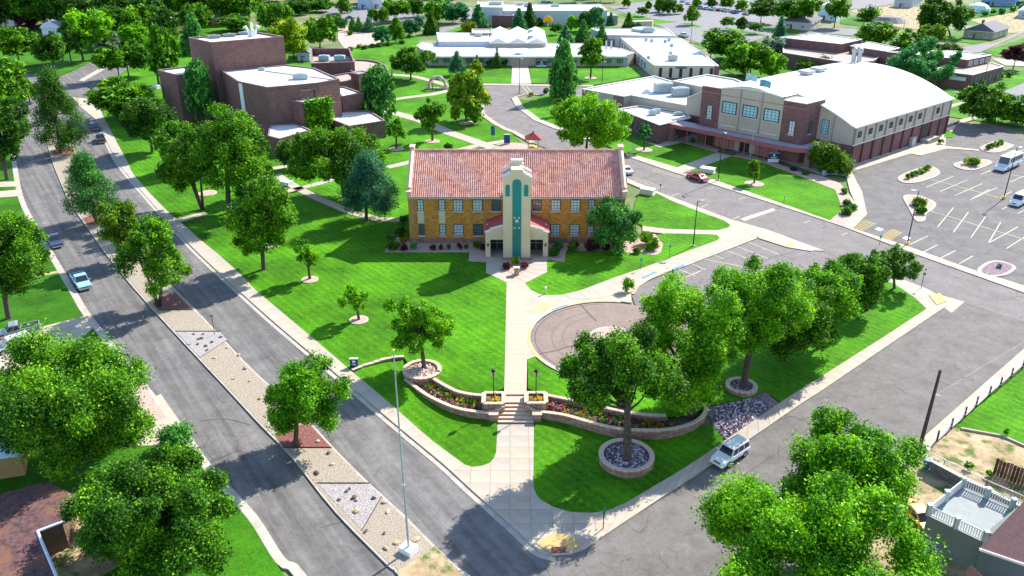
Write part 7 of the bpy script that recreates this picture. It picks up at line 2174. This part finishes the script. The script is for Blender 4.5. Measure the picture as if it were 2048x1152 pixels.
a_, b_ = P(1958, 1096, 4.5), P(2160, 1165, 4.5); m = MB(); c = lerp(a_, b_, .5); m.box((c[0], c[1] - .05, 4.3), (math.hypot(b_[0] - a_[0], b_[1] - a_[1]), .1, .22), math.atan2(b_[1] - a_[1], b_[0] - a_[0])); part("fascia", m, TRIM, dk)
dp = pz([(1923, 976), (2075, 1041), (1968, 1084), (1855, 1030)], DZ)
posts_ = []
for p, q, n in ((dp[0], dp[1], 3), (dp[3], dp[0], 2), (dp[3], dp[2], 2)):
    for k in range(n + 1):
        x, y = lerp(p, q, k / n)
        if all(math.hypot(x - X_, y - Y_) > .4 for X_, Y_ in posts_):
            posts_.append((x, y)); m = MB(); m.box((x, y, DZ), (.34, .34, 1.1)); m.box((x, y, DZ + 1.1), (.44, .44, .1)); part("post", m, plain("pale_rail_post", (.46, .52, .52), .06, 1), dk)
    m = MB()
    for z in (.14, .98): m.tube([(p[0], p[1], DZ + z), (q[0], q[1], DZ + z)], .055, 5)
    part("rail", m, WHITEPAINT, dk)
    m = MB(); L_ = math.hypot(q[0] - p[0], q[1] - p[1])
    for k in range(int(L_ / .2)):
        x, y = lerp(p, q, (k + .5) / int(L_ / .2)); m.box((x, y, DZ + .14), (.07, .07, .84))
    o = part("balusters", m, WHITEPAINT, dk); o["kind"] = 'stuff'
sr = thing("porch_gable", (*P(1946, 1142, 1.5), 0), "small reddish gabled porch roof at the bottom edge", "roof")
a_, b_, c_ = P(1928, 1146, 2.2), P(1965, 1152, 2.2), P(1942, 1129, 3.4)
m = MB(); m.v += [(*a_, 2.2), (*c_, 3.4), (*b_, 2.2), (a_[0] + .6, a_[1] - 3, 2.2), (c_[0] + .6, c_[1] - 3, 3.4), (b_[0] + .6, b_[1] - 3, 2.2)]; m.f += [[0, 1, 4, 3], [1, 2, 5, 4], [0, 2, 1], [3, 4, 5]]
part("roof", m, plain("rose_shingles", (.36, .20, .20), .15, 3), sr)
m = MB(); m.prism(ccw([(a_[0] + .3, a_[1] - .2), (b_[0] - .3, b_[1] - .2), (b_[0], b_[1] - 3), (a_[0] + .9, a_[1] - 3)]), -.1, 2.15); part("wall", m, plain("grey_green_stucco", (.17, .20, .19)), sr)

# houses at the lower left
z = 3.3
br = thing("shingled_house", (*P(40, 1060, z), 0), "house with a brown shingled roof and pale gutter at the bottom left corner", "house")
poly = ccw(pz([(-90, 1012), (93, 963), (150, 990), (133, 1041), (75, 1063), (112, 1150), (128, 1215), (-90, 1280)], z))
m = MB(); m.prism(inset(poly, .5), -.1, z - .2, top=False); part("wall", m, plain("brown_stucco", (.16, .10, .07)), br)
SHN = two("rustic_shingles", (.07, .04, .045), (.16, .085, .085), 2.2, (.19, .09, .06), .5, bump=.9, bscale=7)
m = MB(); m.cap(poly, z); m.prism(poly, z - .25, z, top=False); part("roof", m, SHN, br)
gp_ = pz([(150, 990), (133, 1041), (75, 1063), (112, 1150), (128, 1215)], z)
m = MB()
for p, q in zip(gp_[1:], gp_[2:]): m.tube([(p[0], p[1], z + .02), (q[0], q[1], z + .02)], .13, 5)
part("gutter", m, plain("pale_blue_gutter", (.60, .72, .76), .05, 1), br)
th2 = thing("tan_house", (*P(10, 930, 0), 0), "tan walled house with a pale blue roof edge behind the big left tree", "house")
base = gp([(-120, 978), (52, 952), (60, 900), (-120, 915)]); base = ccw(base)
m = MB(); m.prism(base, -.1, 2.9, top=False); part("wall", m, plain("ochre_wall", (.42, .26, .11), .1, 1), th2)
m = MB(); ov = inset(base, -.6); m.cap(ov, 3.05); m.prism(ov, 2.8, 3.05, top=False); part("roof", m, plain("pale_blue_roofing", (.50, .64, .68), .1, 1), th2)
wa, wb = G(-120, 978)[:2], G(52, 952)[:2]; L_ = math.hypot(wb[0] - wa[0], wb[1] - wa[1])
window(th2, wa, wb, L_ - 3.0, .9, 1.4, 1.3, 2, 2, WHITEPAINT, GLASS); window(th2, wa, wb, L_ - 7.0, .9, 1.4, 1.3, 2, 2, WHITEPAINT, GLASS)
# ------------------------------------------------------------------ trees, one by one
# foreground and middle
tree((120, 930), (-15, 645, 324, 985), 'broad', 'green', "huge dark green shade tree filling the left edge above the brown roof")
tree((292, 1120), (95, 885, 520, 1215), 'broad', 'green', "big loose tree at the lower left with bare branches showing", cover=1.9)
tree((592, 893), (522, 712, 694, 885), 'weep', 'bright', "bright green drooping tree on the median above red mulch")
tree((1735, 1075), (1545, 826, 1832, 1050), 'broad', 'bright', "bright yellow green tree at the lower right, rear crown", ground_z=-.5)
tree((1640, 1240), (1372, 925, 1862, 1300), 'broad', 'bright', "huge bright green tree filling the bottom right, front crown", ground_z=-.8)
tree((1254, 917), (1118, 632, 1372, 848), 'airy', 'green', "big tree standing in the ring of purple stones", thick=1.25, ground_z=-.4, fork=5.2, cover=2.0, seed=12)
tree((1380, 830), (1252, 530, 1498, 845), 'tall', 'bright', "tall dense tree rising behind the curved block wall", ground_z=-.3, thick=1.2)
tree((1487, 772), (1390, 500, 1640, 752), 'airy', 'bright', "open crowned tree with dark forked trunk in the small ring planter", ground_z=.4, thick=1.2, cover=1.7, fork=4.2)
tree((1570, 722), (1500, 560, 1680, 735), 'broad', 'green', "tree on the corner lawn next to the small ring planter", ground_z=.1)
tree((1655, 688), (1560, 502, 1722, 690), 'tall', 'bright', "tree in the middle of the corner lawn row")
tree((1733, 622), (1640, 498, 1775, 640), 'broad', 'green', "tree near the right end of the corner lawn row")
tree((1788, 578), (1700, 490, 1852, 575), 'broad', 'deep', "wide low tree at the drive end of the corner lawn row")
tree((848, 735), (758, 580, 908, 722), 'airy', 'bright', "light airy tree in the planter of pale stones", ground_z=.3, cover=1.7)
tree((718, 642), (680, 564, 740, 632), 'small', 'bright', "slim young tree in a round bed on the big lawn, nearer the wall", cover=1.5)
tree((620, 560), (586, 468, 641, 552), 'small', 'bright', "slim young tree in a round bed on the big lawn, farther one", cover=1.6)
tree((528, 540), (446, 345, 605, 515), 'tall', 'green', "full tree with pale trunk beside the boulevard lawn", fork=4.5)
tree((459, 427), (372, 206, 550, 395), 'tall', 'green', "tall tree with a straight dark trunk beyond the sidewalk", thick=1.2)
tree((405, 420), (300, 240, 440, 410), 'airy', 'green', "leaning multi trunk tree by the sidewalk path", multi=3, cover=1.5)
tree((733, 442), (682, 308, 795, 420), 'pine', 'blue', "blue green pine left of the brick hall", cover=1.9)
tree((688, 395), (572, 248, 770, 385), 'broad', 'green', "broad dark tree behind the blue green pine", cover=1.7)
tree((1236, 502), (1176, 384, 1290, 506), 'oval', 'pine', "bushy green pine in front of the right end of the hall", cover=1.2)
tree((1172, 308), (1088, 194, 1266, 325), 'broad', 'bright', "large round bright tree behind the hall roof")
tree((932, 245), (892, 145, 972, 238), 'oval', 'rust', "oval tree tinged with orange beside the loop drive", cover=1.8)
tree((865, 283), (832, 196, 897, 262), 'small', 'green', "young tree in a tan ring on the lawn behind the hall", cover=1.6)
tree((793, 298), (770, 228, 816, 285), 'small', 'bright', "small slim tree in a grey ring near the theatre corner", cover=1.6)
tree((765, 246), (722, 134, 792, 240), 'oval', 'pine', "tall dark conifer at the theatre corner")
tree((822, 160), (770, 92, 872, 152), 'broad', 'deep', "wide dark tree on the lawn below the gravel lot")
tree((398, 250), (372, 122, 425, 232), 'oval', 'pine', "dark conifer standing against the theatre wall")
tree((123, 308), (62, 150, 162, 290), 'pine', 'deep', "dark leafy tree at the upper end of the median", cover=1.8)
tree((193, 445), (124, 312, 226, 425), 'pine', 'pine', "layered conifer on the median over orange mulch", cover=1.6)
tree((250, 525), (194, 392, 288, 515), 'broad', 'olive', "yellowish green tree on the median behind the forked one")
tree((318, 614), (222, 412, 388, 605), 'airy', 'green', "multi trunk open tree on the median over red mulch", multi=3, cover=1.5)
tree((15, 360), (-50, 178, 62, 340), 'tall', 'deep', "tall dark street tree at the left edge by the far driveway")
tree((12, 240), (-40, 122, 48, 215), 'broad', 'green', "green tree at the left edge near the road junction")
tree((60, 205), (20, 165, 90, 205), 'broad', 'deep', "low dark tree beside the road junction on the left", lod=False)
tree((18, 638), (-80, 410, 108, 605), 'broad', 'green', "large tree over the left yard beside the two parked vehicles")
tree((28, 300), (-6, 262, 40, 310), 'bush', 'plum', "plum leaved small tree under the left edge street tree")
tree((235, 238), (188, 160, 305, 235), 'broad', 'green', "wide tree beside the sidewalk left of the theatre")
tree((305, 305), (238, 192, 352, 288), 'broad', 'deep', "dark tree on the lawn strip left of the theatre")
tree((345, 345), (308, 240, 402, 335), 'broad', 'green', "bright clumped tree below the left theatre wall")
tree((512, 395), (478, 300, 552, 385), 'broad', 'bright', "bright bushy tree right of the tall straight trunk")
tree((600, 340), (552, 282, 612, 335), 'bush', 'deep', "dark shrubby tree under the theatre foyer", lod=False)
tree((1128, 197), (1102, 98, 1153, 180), 'pine', 'pine', "tall thin pine beside the loop drive", cover=1.8)
tree((1181, 158), (1157, 78, 1212, 142), 'broad', 'green', "round green tree on the lawn before the office wing", lod=False)
tree((1114, 232), (1105, 188, 1128, 222), 'small', 'olive', "spindly young tree inside the loop lawn", lod=False)
tree((914, 152), (896, 102, 932, 142), 'conifer', 'blue', "blue green conifer before the classroom block", lod=False)
tree((956, 152), (938, 125, 966, 148), 'bush', 'yellow', "round yellow green small tree before the classroom block", lod=False)
tree((993, 136), (984, 94, 1004, 134), 'conifer', 'deep', "narrow dark spruce at the classroom windows", lod=False)
tree((955, 136), (946, 110, 962, 132), 'conifer', 'blue', "small blue spruce at the classroom windows", lod=False)
tree((1508, 368), (1496, 314, 1526, 360), 'oval', 'olive', "young oval tree in a ring on the lawn before the gymnasium", lod=False)
tree((1288, 302), (1272, 246, 1304, 280), 'small', 'teal', "slender pale tree in a ring west of the gymnasium", lod=False, cover=1.4)
tree((1663, 345), (1622, 290, 1698, 345), 'bush', 'olive', "large rounded shrub tree at the near corner of the gymnasium", lod=False)
# right middle distance
tree((1420, 125), (1408, 60, 1482, 110), 'broad', 'green', "dark green tree beyond the office wing, left of the clump")
tree((1500, 152), (1448, 83, 1538, 145), 'broad', 'green', "large tree in the clump behind the gymnasium roof")
tree((1455, 118), (1430, 78, 1490, 122), 'broad', 'bright', "bright tree in the clump behind the annex")
tree((1545, 157), (1520, 106, 1570, 152), 'broad', 'bright', "bright tree touching the gymnasium roof edge")
tree((1545, 118), (1518, 74, 1570, 112), 'broad', 'grey', "silvery green tree before the plum brick building")
tree((1560, 82), (1548, 40, 1574, 78), 'conifer', 'blue', "dark blue spruce beside the far parking lot")
tree((1620, 140), (1605, 116, 1665, 140), 'bush', 'olive', "yellowish shrub tree behind the vaulted roof")
tree((1880, 172), (1765, 80, 1930, 172), 'airy', 'teal', "large sea green tree behind the gymnasium", cover=1.9)
tree((1815, 120), (1785, 70, 1862, 120), 'broad', 'green', "green tree between the plum brick roofs")
tree((1860, 110), (1836, 50, 1888, 100), 'broad', 'olive', "leafy tree behind the plum brick classroom roof")
tree((1900, 72), (1822, -6, 1942, 68), 'broad', 'deep', "massive dark tree beside the charcoal roofed bungalow")
tree((1752, 86), (1724, 44, 1786, 84), 'bush', 'green', "round green tree right of the far cross road")
tree((1905, 100), (1886, 88, 1922, 102), 'bush', 'green', "low rounded bush tree above the plum classroom roof")
tree((1988, 248), (1928, 172, 2010, 242), 'broad', 'deep', "dark tree on the lawn beyond the parking lot")
tree((2040, 248), (1992, 190, 2080, 245), 'broad', 'green', "tree cut by the right edge beyond the parking lot")
tree((2026, 138), (2008, 90, 2056, 124), 'broad', 'plum', "purplish dark tree at the right edge by the green field")
tree((1521, 46), (1492, 0, 1556, 35), 'broad', 'deep', "dark tree at the end of the far parking lot")
tree((1577, 56), (1550, 2, 1606, 38), 'broad', 'green', "left of two shade trees over the beige bungalow")
tree((1597, 58), (1588, -4, 1640, 34), 'broad', 'green', "right of two shade trees over the beige bungalow")
tree((1668, 56), (1656, 0, 1702, 36), 'broad', 'green', "tree standing before the pale blue house")
tree((1383, 50), (1370, 14, 1400, 42), 'oval', 'green', "round headed small tree by the far lamp pole")
tree((1453, 60), (1440, 34, 1470, 50), 'oval', 'green', "left of three small trees on the parking strip")
tree((1484, 64), (1472, 36, 1496, 58), 'oval', 'deep', "middle of three small trees on the parking strip")
tree((1509, 68), (1497, 46, 1525, 60), 'oval', 'green', "right of three small trees on the parking strip")
for i, (bx, by, x0_, y0_, x1_, y1_, c) in enumerate(((1293, 33, 1274, 14, 1298, 28, 'deep'), (1256, 16, 1244, -6, 1262, 12, 'green'), (1297, 20, 1290, 4, 1304, 18, 'deep'), (1325, 24, 1308, -4, 1332, 22, 'green'), (1340, 28, 1320, -2, 1356, 24, 'deep'), (1360, 28, 1352, 8, 1368, 24, 'green'), (1400, 16, 1384, -2, 1402, 14, 'green'), (1428, 18, 1414, -4, 1432, 14, 'deep'), (1450, 18, 1440, -6, 1468, 14, 'green'), (1485, 22, 1470, 0, 1496, 20, 'green'))):
    tree((bx, by), (x0_, y0_, x1_, y1_), 'oval', c, "small tree among the parked cars of the far lot", "trees of the far parking lot")
# trees round the low schools
for bx, by, b_, s, c, lab in (
    (1038, 60, (1024, 22, 1052, 55), 'conifer', 'teal', "pale green conifer at the left end of the long school"),
    (1058, 54, (1046, 12, 1072, 48), 'conifer', 'deep', "dark conifer in front of the long school"),
    (1085, 52, (1072, 38, 1092, 50), 'bush', 'deep', "low dark bush left of the yellow shell post"),
    (1112, 70, (1100, 46, 1124, 64), 'broad', 'deep', "small dark tree right of the yellow shell post"),
    (1143, 62, (1132, 32, 1156, 58), 'oval', 'bright', "bright oval tree before the long school"),
    (1172, 62, (1156, 24, 1184, 58), 'oval', 'deep', "dark oval tree before the long school"),
    (1195, 64, (1176, 14, 1210, 54), 'oval', 'teal', "big sea green tree at the right of the long school"),
    (1162, 86, (1152, 46, 1180, 84), 'conifer', 'pine', "dense conifer between the low school wings"),
    (1130, 86, (1118, 55, 1144, 82), 'conifer', 'blue', "blue green conifer above the classroom roof"),
    (1203, 92, (1190, 55, 1218, 86), 'conifer', 'pine', "conifer left of the rear wing roof"),
    (1221, 50, (1213, 28, 1230, 48), 'conifer', 'blue', "dark spruce at the right end of the long school"),
    (1258, 56, (1247, 29, 1268, 55), 'conifer', 'green', "green spruce beside the tan garden wall"),
    (1273, 56, (1266, 46, 1280, 56), 'bush', 'teal', "low bush beside the green spruce and garden wall"),
    (878, 68, (848, 30, 876, 70), 'conifer', 'deep', "big dark conifer at the back lane"),
    (948, 58, (938, 16, 976, 56), 'conifer', 'teal', "leafy conical tree left of the far brick stair"),
    (940, 62, (926, 44, 952, 64), 'bush', 'yellow', "yellow green bush tree on the back lawn"),
    (744, 48, (734, 18, 758, 42), 'oval', 'green', "left small tree on the gravel lot strip"),
    (764, 48, (756, 16, 778, 42), 'oval', 'green', "right small tree on the gravel lot strip"),
    (763, 90, (744, 52, 782, 82), 'oval', 'teal', "pale green tree at the corner of the gravel lot"),
    (792, 86, (776, 40, 808, 76), 'oval', 'green', "green tree right of the gravel lot corner"),
    (818, 72, (802, 40, 838, 66), 'oval', 'teal', "round tree near the back lane"),
    (838, 60, (826, 30, 850, 56), 'oval', 'grey', "silvery tree near the back lane"),
    (789, 42, (766, 0, 816, 32), 'broad', 'green', "large green tree at the far parking area"),
    (828, 34, (818, -4, 850, 30), 'broad', 'deep', "tall dark tree behind the far parking area"),
    (874, 44, (852, 0, 892, 42), 'broad', 'bright', "tall bright tree by the back lane"),
    (905, 46, (884, 4, 932, 42), 'broad', 'teal', "wide sea green tree by the back lane"),
    (690, 60, (676, 38, 694, 54), 'bush', 'pine', "dark juniper on the gravel lot edge, leftmost"),
    (704, 62, (697, 38, 713, 58), 'conifer', 'pine', "first of three dark junipers by the gravel lot"),
    (717, 63, (709, 38, 726, 60), 'conifer', 'pine', "second of three dark junipers by the gravel lot"),
    (735, 64, (726, 38, 748, 60), 'conifer', 'blue', "third of three dark junipers by the gravel lot"),
    (588, 120, (542, 42, 618, 108), 'broad', 'yellow', "yellow green tree behind the right end of the fly tower"),
    (640, 96, (600, 30, 684, 92), 'broad', 'green', "bushy green tree right of the yellow green one"),
    (545, 64, (506, 4, 592, 62), 'broad', 'green', "large bright tree behind the fly tower"),
    (668, 60, (652, 28, 684, 60), 'broad', 'deep', "dark tree left of the junipers"),
    (612, 30, (578, 0, 616, 28), 'broad', 'deep', "dark tree at the top edge left of the powder blue house"),
    (690, 26, (672, -6, 702, 24), 'oval', 'green', "tree at the top edge left of the powder blue house"),
    (652, 24, (612, -2, 662, 24), 'broad', 'green', "green tree at the top edge above the gravel lot"),
    (384, 108, (360, 34, 412, 100), 'conifer', 'pine', "dark pine just left of the fly tower"),
    (388, 60, (346, 8, 426, 58), 'broad', 'green', "bright tree behind the dark pine left of the fly tower"),
    (460, 62, (440, 30, 500, 60), 'broad', 'green', "bush like tree hiding the house behind the fly tower"),
    (40, 130, (-6, 58, 76, 112), 'broad', 'green', "wide tree on the park lawn, leftmost trunk"),
    (110, 142, (70, 72, 128, 128), 'broad', 'deep', "dark tree on the park lawn, second trunk"),
    (144, 130, (122, 58, 162, 104), 'oval', 'deep', "tree on the park lawn, third trunk"),
    (167, 122, (132, 20, 216, 92), 'broad', 'bright', "tall bright topped tree on the park lawn, fourth trunk"),
    (240, 162, (190, 96, 252, 140), 'broad', 'green', "green tree at the road bend with visible trunk"),
    (258, 154, (244, 84, 304, 140), 'broad', 'green', "tree at the inner side of the road bend"),
    (285, 112, (244, 46, 300, 100), 'broad', 'bright', "bright tree behind the road bend"),
    (318, 170, (290, 62, 350, 158), 'broad', 'green', "tree between the road bend and the theatre"),
    (205, 100, (180, 62, 240, 96), 'oval', 'grey', "silver grey tree by the park road"),
    (232, 96, (208, 66, 252, 96), 'oval', 'plum', "dusky dark tree by the park road"),
    (58, 58, (30, 22, 68, 56), 'oval', 'plum', "dark plum tree among the top left trees"),
    (330, 104, (300, 20, 352, 90), 'broad', 'deep', "dark tree left of the fly tower roof"),
):
    tree((bx, by), b_, s, c, lab)
# belts of trees whose crowns run together
rt = random.Random(17)
TONE = {'deep': "dark green", 'green': "mid green", 'bright': "bright green", 'grey': "silvery", 'teal': "blue tinged green"}
def belt(n, x0_, x1_, y0_, y1_, w0, w1, cols, place, group, shapes=('broad', 'broad', 'oval')):
    for _ in range(n):
        bx, by = rt.uniform(x0_, x1_), rt.uniform(y0_, y1_)
        w = rt.uniform(w0, w1); h = w * rt.uniform(.75, 1.05)
        top = by - h - w * rt.uniform(.15, .38)
        c = rt.choice(cols); u, v = (bx - x0_) / (x1_ - x0_), (by - y0_) / (y1_ - y0_)
        lab = "%s %s tree, %s row, %s of the %s" % ("large" if w > (w0 + w1) / 2 else "smaller", TONE[c], "front" if v > .66 else ("middle" if v > .33 else "back"), ("far left", "left", "middle", "right", "far right")[min(4, int(u * 5))], place)
        tree((bx, by), (bx - w / 2, top, bx + w / 2, top + h), rt.choice(shapes), c, lab, group)
belt(64, -50, 250, -10, 62, 56, 92, ['deep', 'green', 'deep', 'grey'], "dark corner belt", "dense belt of trees at the top left")
belt(16, 150, 350, 62, 92, 50, 72, ['deep', 'green', 'bright'], "clump left of the fly tower", "clump of trees left of the fly tower")
belt(38, 230, 520, -10, 48, 46, 74, ['deep', 'green', 'green', 'bright'], "belt behind the theatre", "belt of trees behind the theatre")
belt(16, 500, 740, -12, 12, 38, 58, ['green', 'deep', 'bright'], "line above the gravel lot", "trees along the top edge above the gravel lot")
belt(12, 850, 1000, -14, 0, 26, 40, ['teal', 'green', 'deep'], "top line left of centre", "trees along the top edge left of centre")
belt(12, 1120, 1240, -12, 6, 22, 34, ['teal', 'green', 'deep'], "line behind the long school", "trees behind the long school")
belt(12, 1240, 1500, -24, -4, 24, 38, ['teal', 'green', 'deep'], "line behind the far parking", "trees behind the far parking lot")
belt(8, 1540, 1700, -14, 4, 26, 40, ['deep', 'green'], "line right of far parking", "trees top edge right of the far lot")
for k, (bx, by, w) in enumerate(((1940, 30, 20), (1968, 32, 14), (1985, 30, 12), (2003, 28, 16), (2024, 24, 14), (2044, 20, 18))):
    shrub(bx, by, w / 2, 3.0, 'teal' if k % 2 else 'green', "bush in the hedge row before the dark far right fence", "bushes by the far right fence", zoff=.05)

# ------------------------------------------------------------------ shrubs and hedges
Z5 = lambda x, y: (800 + x / 4.114, 280 + y / 4.114)
for x, y, r, h, c, lab in ((40, 915, 9, 1.0, 'plum', "purple shrub at the far left of the hall front bed"), (120, 905, 8, 1.5, 'pine', "green conical shrub by the left downspout of the hall"), (272, 912, 7, 1.0, 'plum', "purple shrub under the left hall windows, first"), (340, 910, 6, .9, 'plum', "purple shrub under the left hall windows, second"), (400, 902, 5, .9, 'deep', "small green shrub between purple ones under the hall windows"), (485, 905, 7, 1.1, 'plum', "round purple shrub under the left hall windows, third"), (545, 900, 5, .8, 'deep', "small green shrub left of the porch bed"), (630, 895, 8, 1.3, 'deep', "dark green shrub close to the left porch"), (685, 918, 8, 1.3, 'plum', "purple shrub against the left porch wall"), (1268, 960, 14, 1.7, 'deep', "large dark green shrub right of the right porch"), (1290, 900, 12, 1.2, 'pine', "low green shrub against the wall right of the porch"), (1420, 915, 14, 1.7, 'deep', "round dark shrub under the right hall windows, first"), (1580, 910, 17, 1.7, 'plum', "wide dark purple shrub under the right hall windows"), (1700, 915, 10, 1.0, 'plum', "dusky low shrub beside the pine at the hall"), (1945, 938, 9, .9, 'olive', "small round shrub right of the pine at the hall")):
    shrub(*Z5(x, y), r, h, c, lab)
for px, py, r, h, c, lab in ((785, 500, 15, 1.4, 'green', "round green shrub at the left corner of the hall bed"), (783, 486, 10, 1.5, 'deep', "dark shrub behind the orange one at the hall corner"), (806, 489, 8, 1.4, 'flower', "orange leaved shrub at the left corner of the hall"), (801, 474, 12, 2.0, 'deep', "dark evergreen shrub at the left side of the hall"), (808, 448, 10, 1.6, 'deep', "shrub at the left gable of the hall"), (1014, 540, 9, 1.2, 'plum', "left purple shrub at the tower foot"), (1047, 538, 10, 1.2, 'plum', "right purple shrub at the tower foot"), (1031, 530, 10, 1.3, 'yellow', "yellow green shrub between purple ones at the tower foot"),
    (1292, 490, 16, 2.6, 'green', "tall feathery shrub right of the hall"), (1306, 500, 14, 2.0, 'olive', "mixed shrub at the bed tip right of the hall"), (1296, 504, 8, 1.0, 'green', "low green shrub at the bed tip right of the hall"), (1255, 584, 14, 2.1, 'bright', "tufted grass shrub in the gravel wedge by the circle"), (1233, 496, 9, .9, 'deep', "low shrub under the pine at the hall"),
    (878, 756, 5, .5, 'green', "small plant in the flower bed corner"),
    (1682, 350, 13, 1.4, 'deep', "clipped dark shrub by the gym seat wall"), (1688, 388, 8, 1.0, 'deep', "upper shrub of the row beside the lot path"), (1692, 412, 10, 1.1, 'deep', "middle shrub of the row beside the lot path"), (1691, 430, 12, 1.2, 'deep', "lower shrub of the row beside the lot path"), (1704, 421, 9, 1.0, 'pine', "right shrub of the row beside the lot path"), (1585, 342, 9, .7, 'plum', "low dark shrub in the gravel before the gym, left"), (1609, 351, 9, .7, 'deep', "low dark shrub in the gravel before the gym, right"), (1386, 287, 7, 1.2, 'pine', "dark spiky shrub before the gym canopy"), (1482, 302, 11, .9, 'plum', "dusky shrub bed at the gym doors"),
    (1836, 413, 15, 1.5, 'olive', "large shrub on the lot island by the lamp pole"), (1841, 429, 11, 1.2, 'green', "small shrub on the lot island by the lamp pole"), (1944, 331, 17, 1.5, 'olive', "rusty green shrub on the island left of the bus"),
    (1997, 537, 6, .6, 'grey', "pale low shrub on the island by the street"),
    (357, 893, 38, 2.6, 'pine', "clipped round evergreen shrub by the driveway apron"), (1062, 192, 5, .9, 'rust', "reddish shrub in the pot by the loop"), (1092, 188, 7, 1.8, 'pine', "small cone evergreen on the loop island"), (786, 170, 9, 2.4, 'green', "round bush beside the theatre rotunda"), (1040, 258, 0.1, .1, 'green', "x"),
    (895, 300, 10, 1.4, 'deep', "bush peeping over the hall ridge"), (1238, 128, 10, 2.0, 'green', "bush at the corner of the classroom block"), (1262, 124, 12, 2.2, 'green', "bush between the classroom block and office wing"), (1062, 130, 12, 2.0, 'olive', "shrub right of the arched entry"), (1100, 130, 8, 2.4, 'teal', "pale shrub right of the navy sign"), (1152, 130, 12, 2.0, 'green', "shrub under the classroom eave"), (1010, 132, 8, 2.0, 'deep', "shrub left of the arched entry"), (978, 132, 8, 1.8, 'teal', "round shrub by the narrow spruce"),
    (1735, 40, 26, 5.0, 'green', "large mounded thicket on the grass strip far right"), (1815, 66, 10, 1.6, 'pine', "dark shrub island by the thin lamp pole"), (1868, 935, 5, .9, 'green', "weedy shrub by the blue bin"), (1935, 938, 9, .7, 'green', "weeds along the yard fence"), (1975, 955, 8, .7, 'green', "weeds at the foot of the board fence"), (2010, 872, 6, .9, 'olive', "dry weed clump on the lawn edging"),
    (1945, 178, 8, 1.8, 'teal', "first shrub along the plum brick wall"), (1962, 174, 9, 1.8, 'teal', "second shrub along the plum brick wall"), (1982, 164, 9, 1.8, 'green', "third shrub along the plum brick wall"), (2000, 158, 9, 1.8, 'green', "fourth shrub along the plum brick wall"), (2017, 154, 8, 1.6, 'green', "fifth shrub along the plum brick wall"), (1915, 172, 10, 1.8, 'plum', "dark shrub at the left corner of the plum brick wall"),
    (1880, 288, 6, 1.0, 'green', "bush at the far end of the gym")):
    if r > 1: shrub(px, py, r, h, c, lab)
for (a, b, n, lab, c) in (((1815, 359), (1857, 341), 6, "box shrub in the hedge on the nearest lot island", 'green'), ((1975, 300), (2000, 290), 4, "box shrub in the hedge on the farthest lot island", 'green')):
    for k in range(n):
        x, y = lerp(a, b, k / (n - 1)); shrub(x, y, 6.5, 1.2, c, lab, lab.replace("box shrub", "box shrubs"))
for k, (x, y) in enumerate(((718, 97), (729, 99), (745, 96), (758, 94), (777, 92), (790, 80), (806, 78), (805, 88), (820, 76), (700, 102), (700, 70), (725, 60))):
    shrub(x, y, 7, 1.2, ['olive', 'deep', 'green'][k % 3], "low shrub in the bed edging the gravel lot", "shrubs edging the gravel lot")
def tree_ring(px, py, r, label, mat=PINKMULCH):
    g = G(px, py); root = thing("tree_ring", (g[0], g[1], .13), label, "kerb ring")
    m = MB(); m.prism(arc((0, 0), r, 0, 360, 24)[:-1], 0, .09); link("kerb", m.mesh("kerb", COPING), root)
    m = MB(); m.prism(arc((0, 0), r - .25, 0, 360, 24)[:-1], .05, .12); link("mulch", m.mesh("mulch", mat), root)
for px, py, r, lab in ((718, 642, 1.3, "round pale edging ring of the nearer young lawn tree"), (620, 561, 1.25, "round pale edging ring of the farther young lawn tree"), (865, 284, 1.7, "tan ring of the young tree behind the hall"), (793, 299, 1.7, "grey ring of the slim tree near the theatre"), (932, 247, 1.9, "tan ring of the orange tinged tree"), (1508, 369, 1.9, "pale ring of the oval tree before the gym"), (1288, 301, 1.9, "pale ring of the slender tree west of the gym"), (1181, 157, 1.9, "tan ring of the round tree before the office wing"), (545, 493, 1.2, "pale ring beyond the full boulevard tree"), (415, 388, 1.8, "pale ring behind the leaning multi trunk tree")):
    tree_ring(px, py, r, lab)
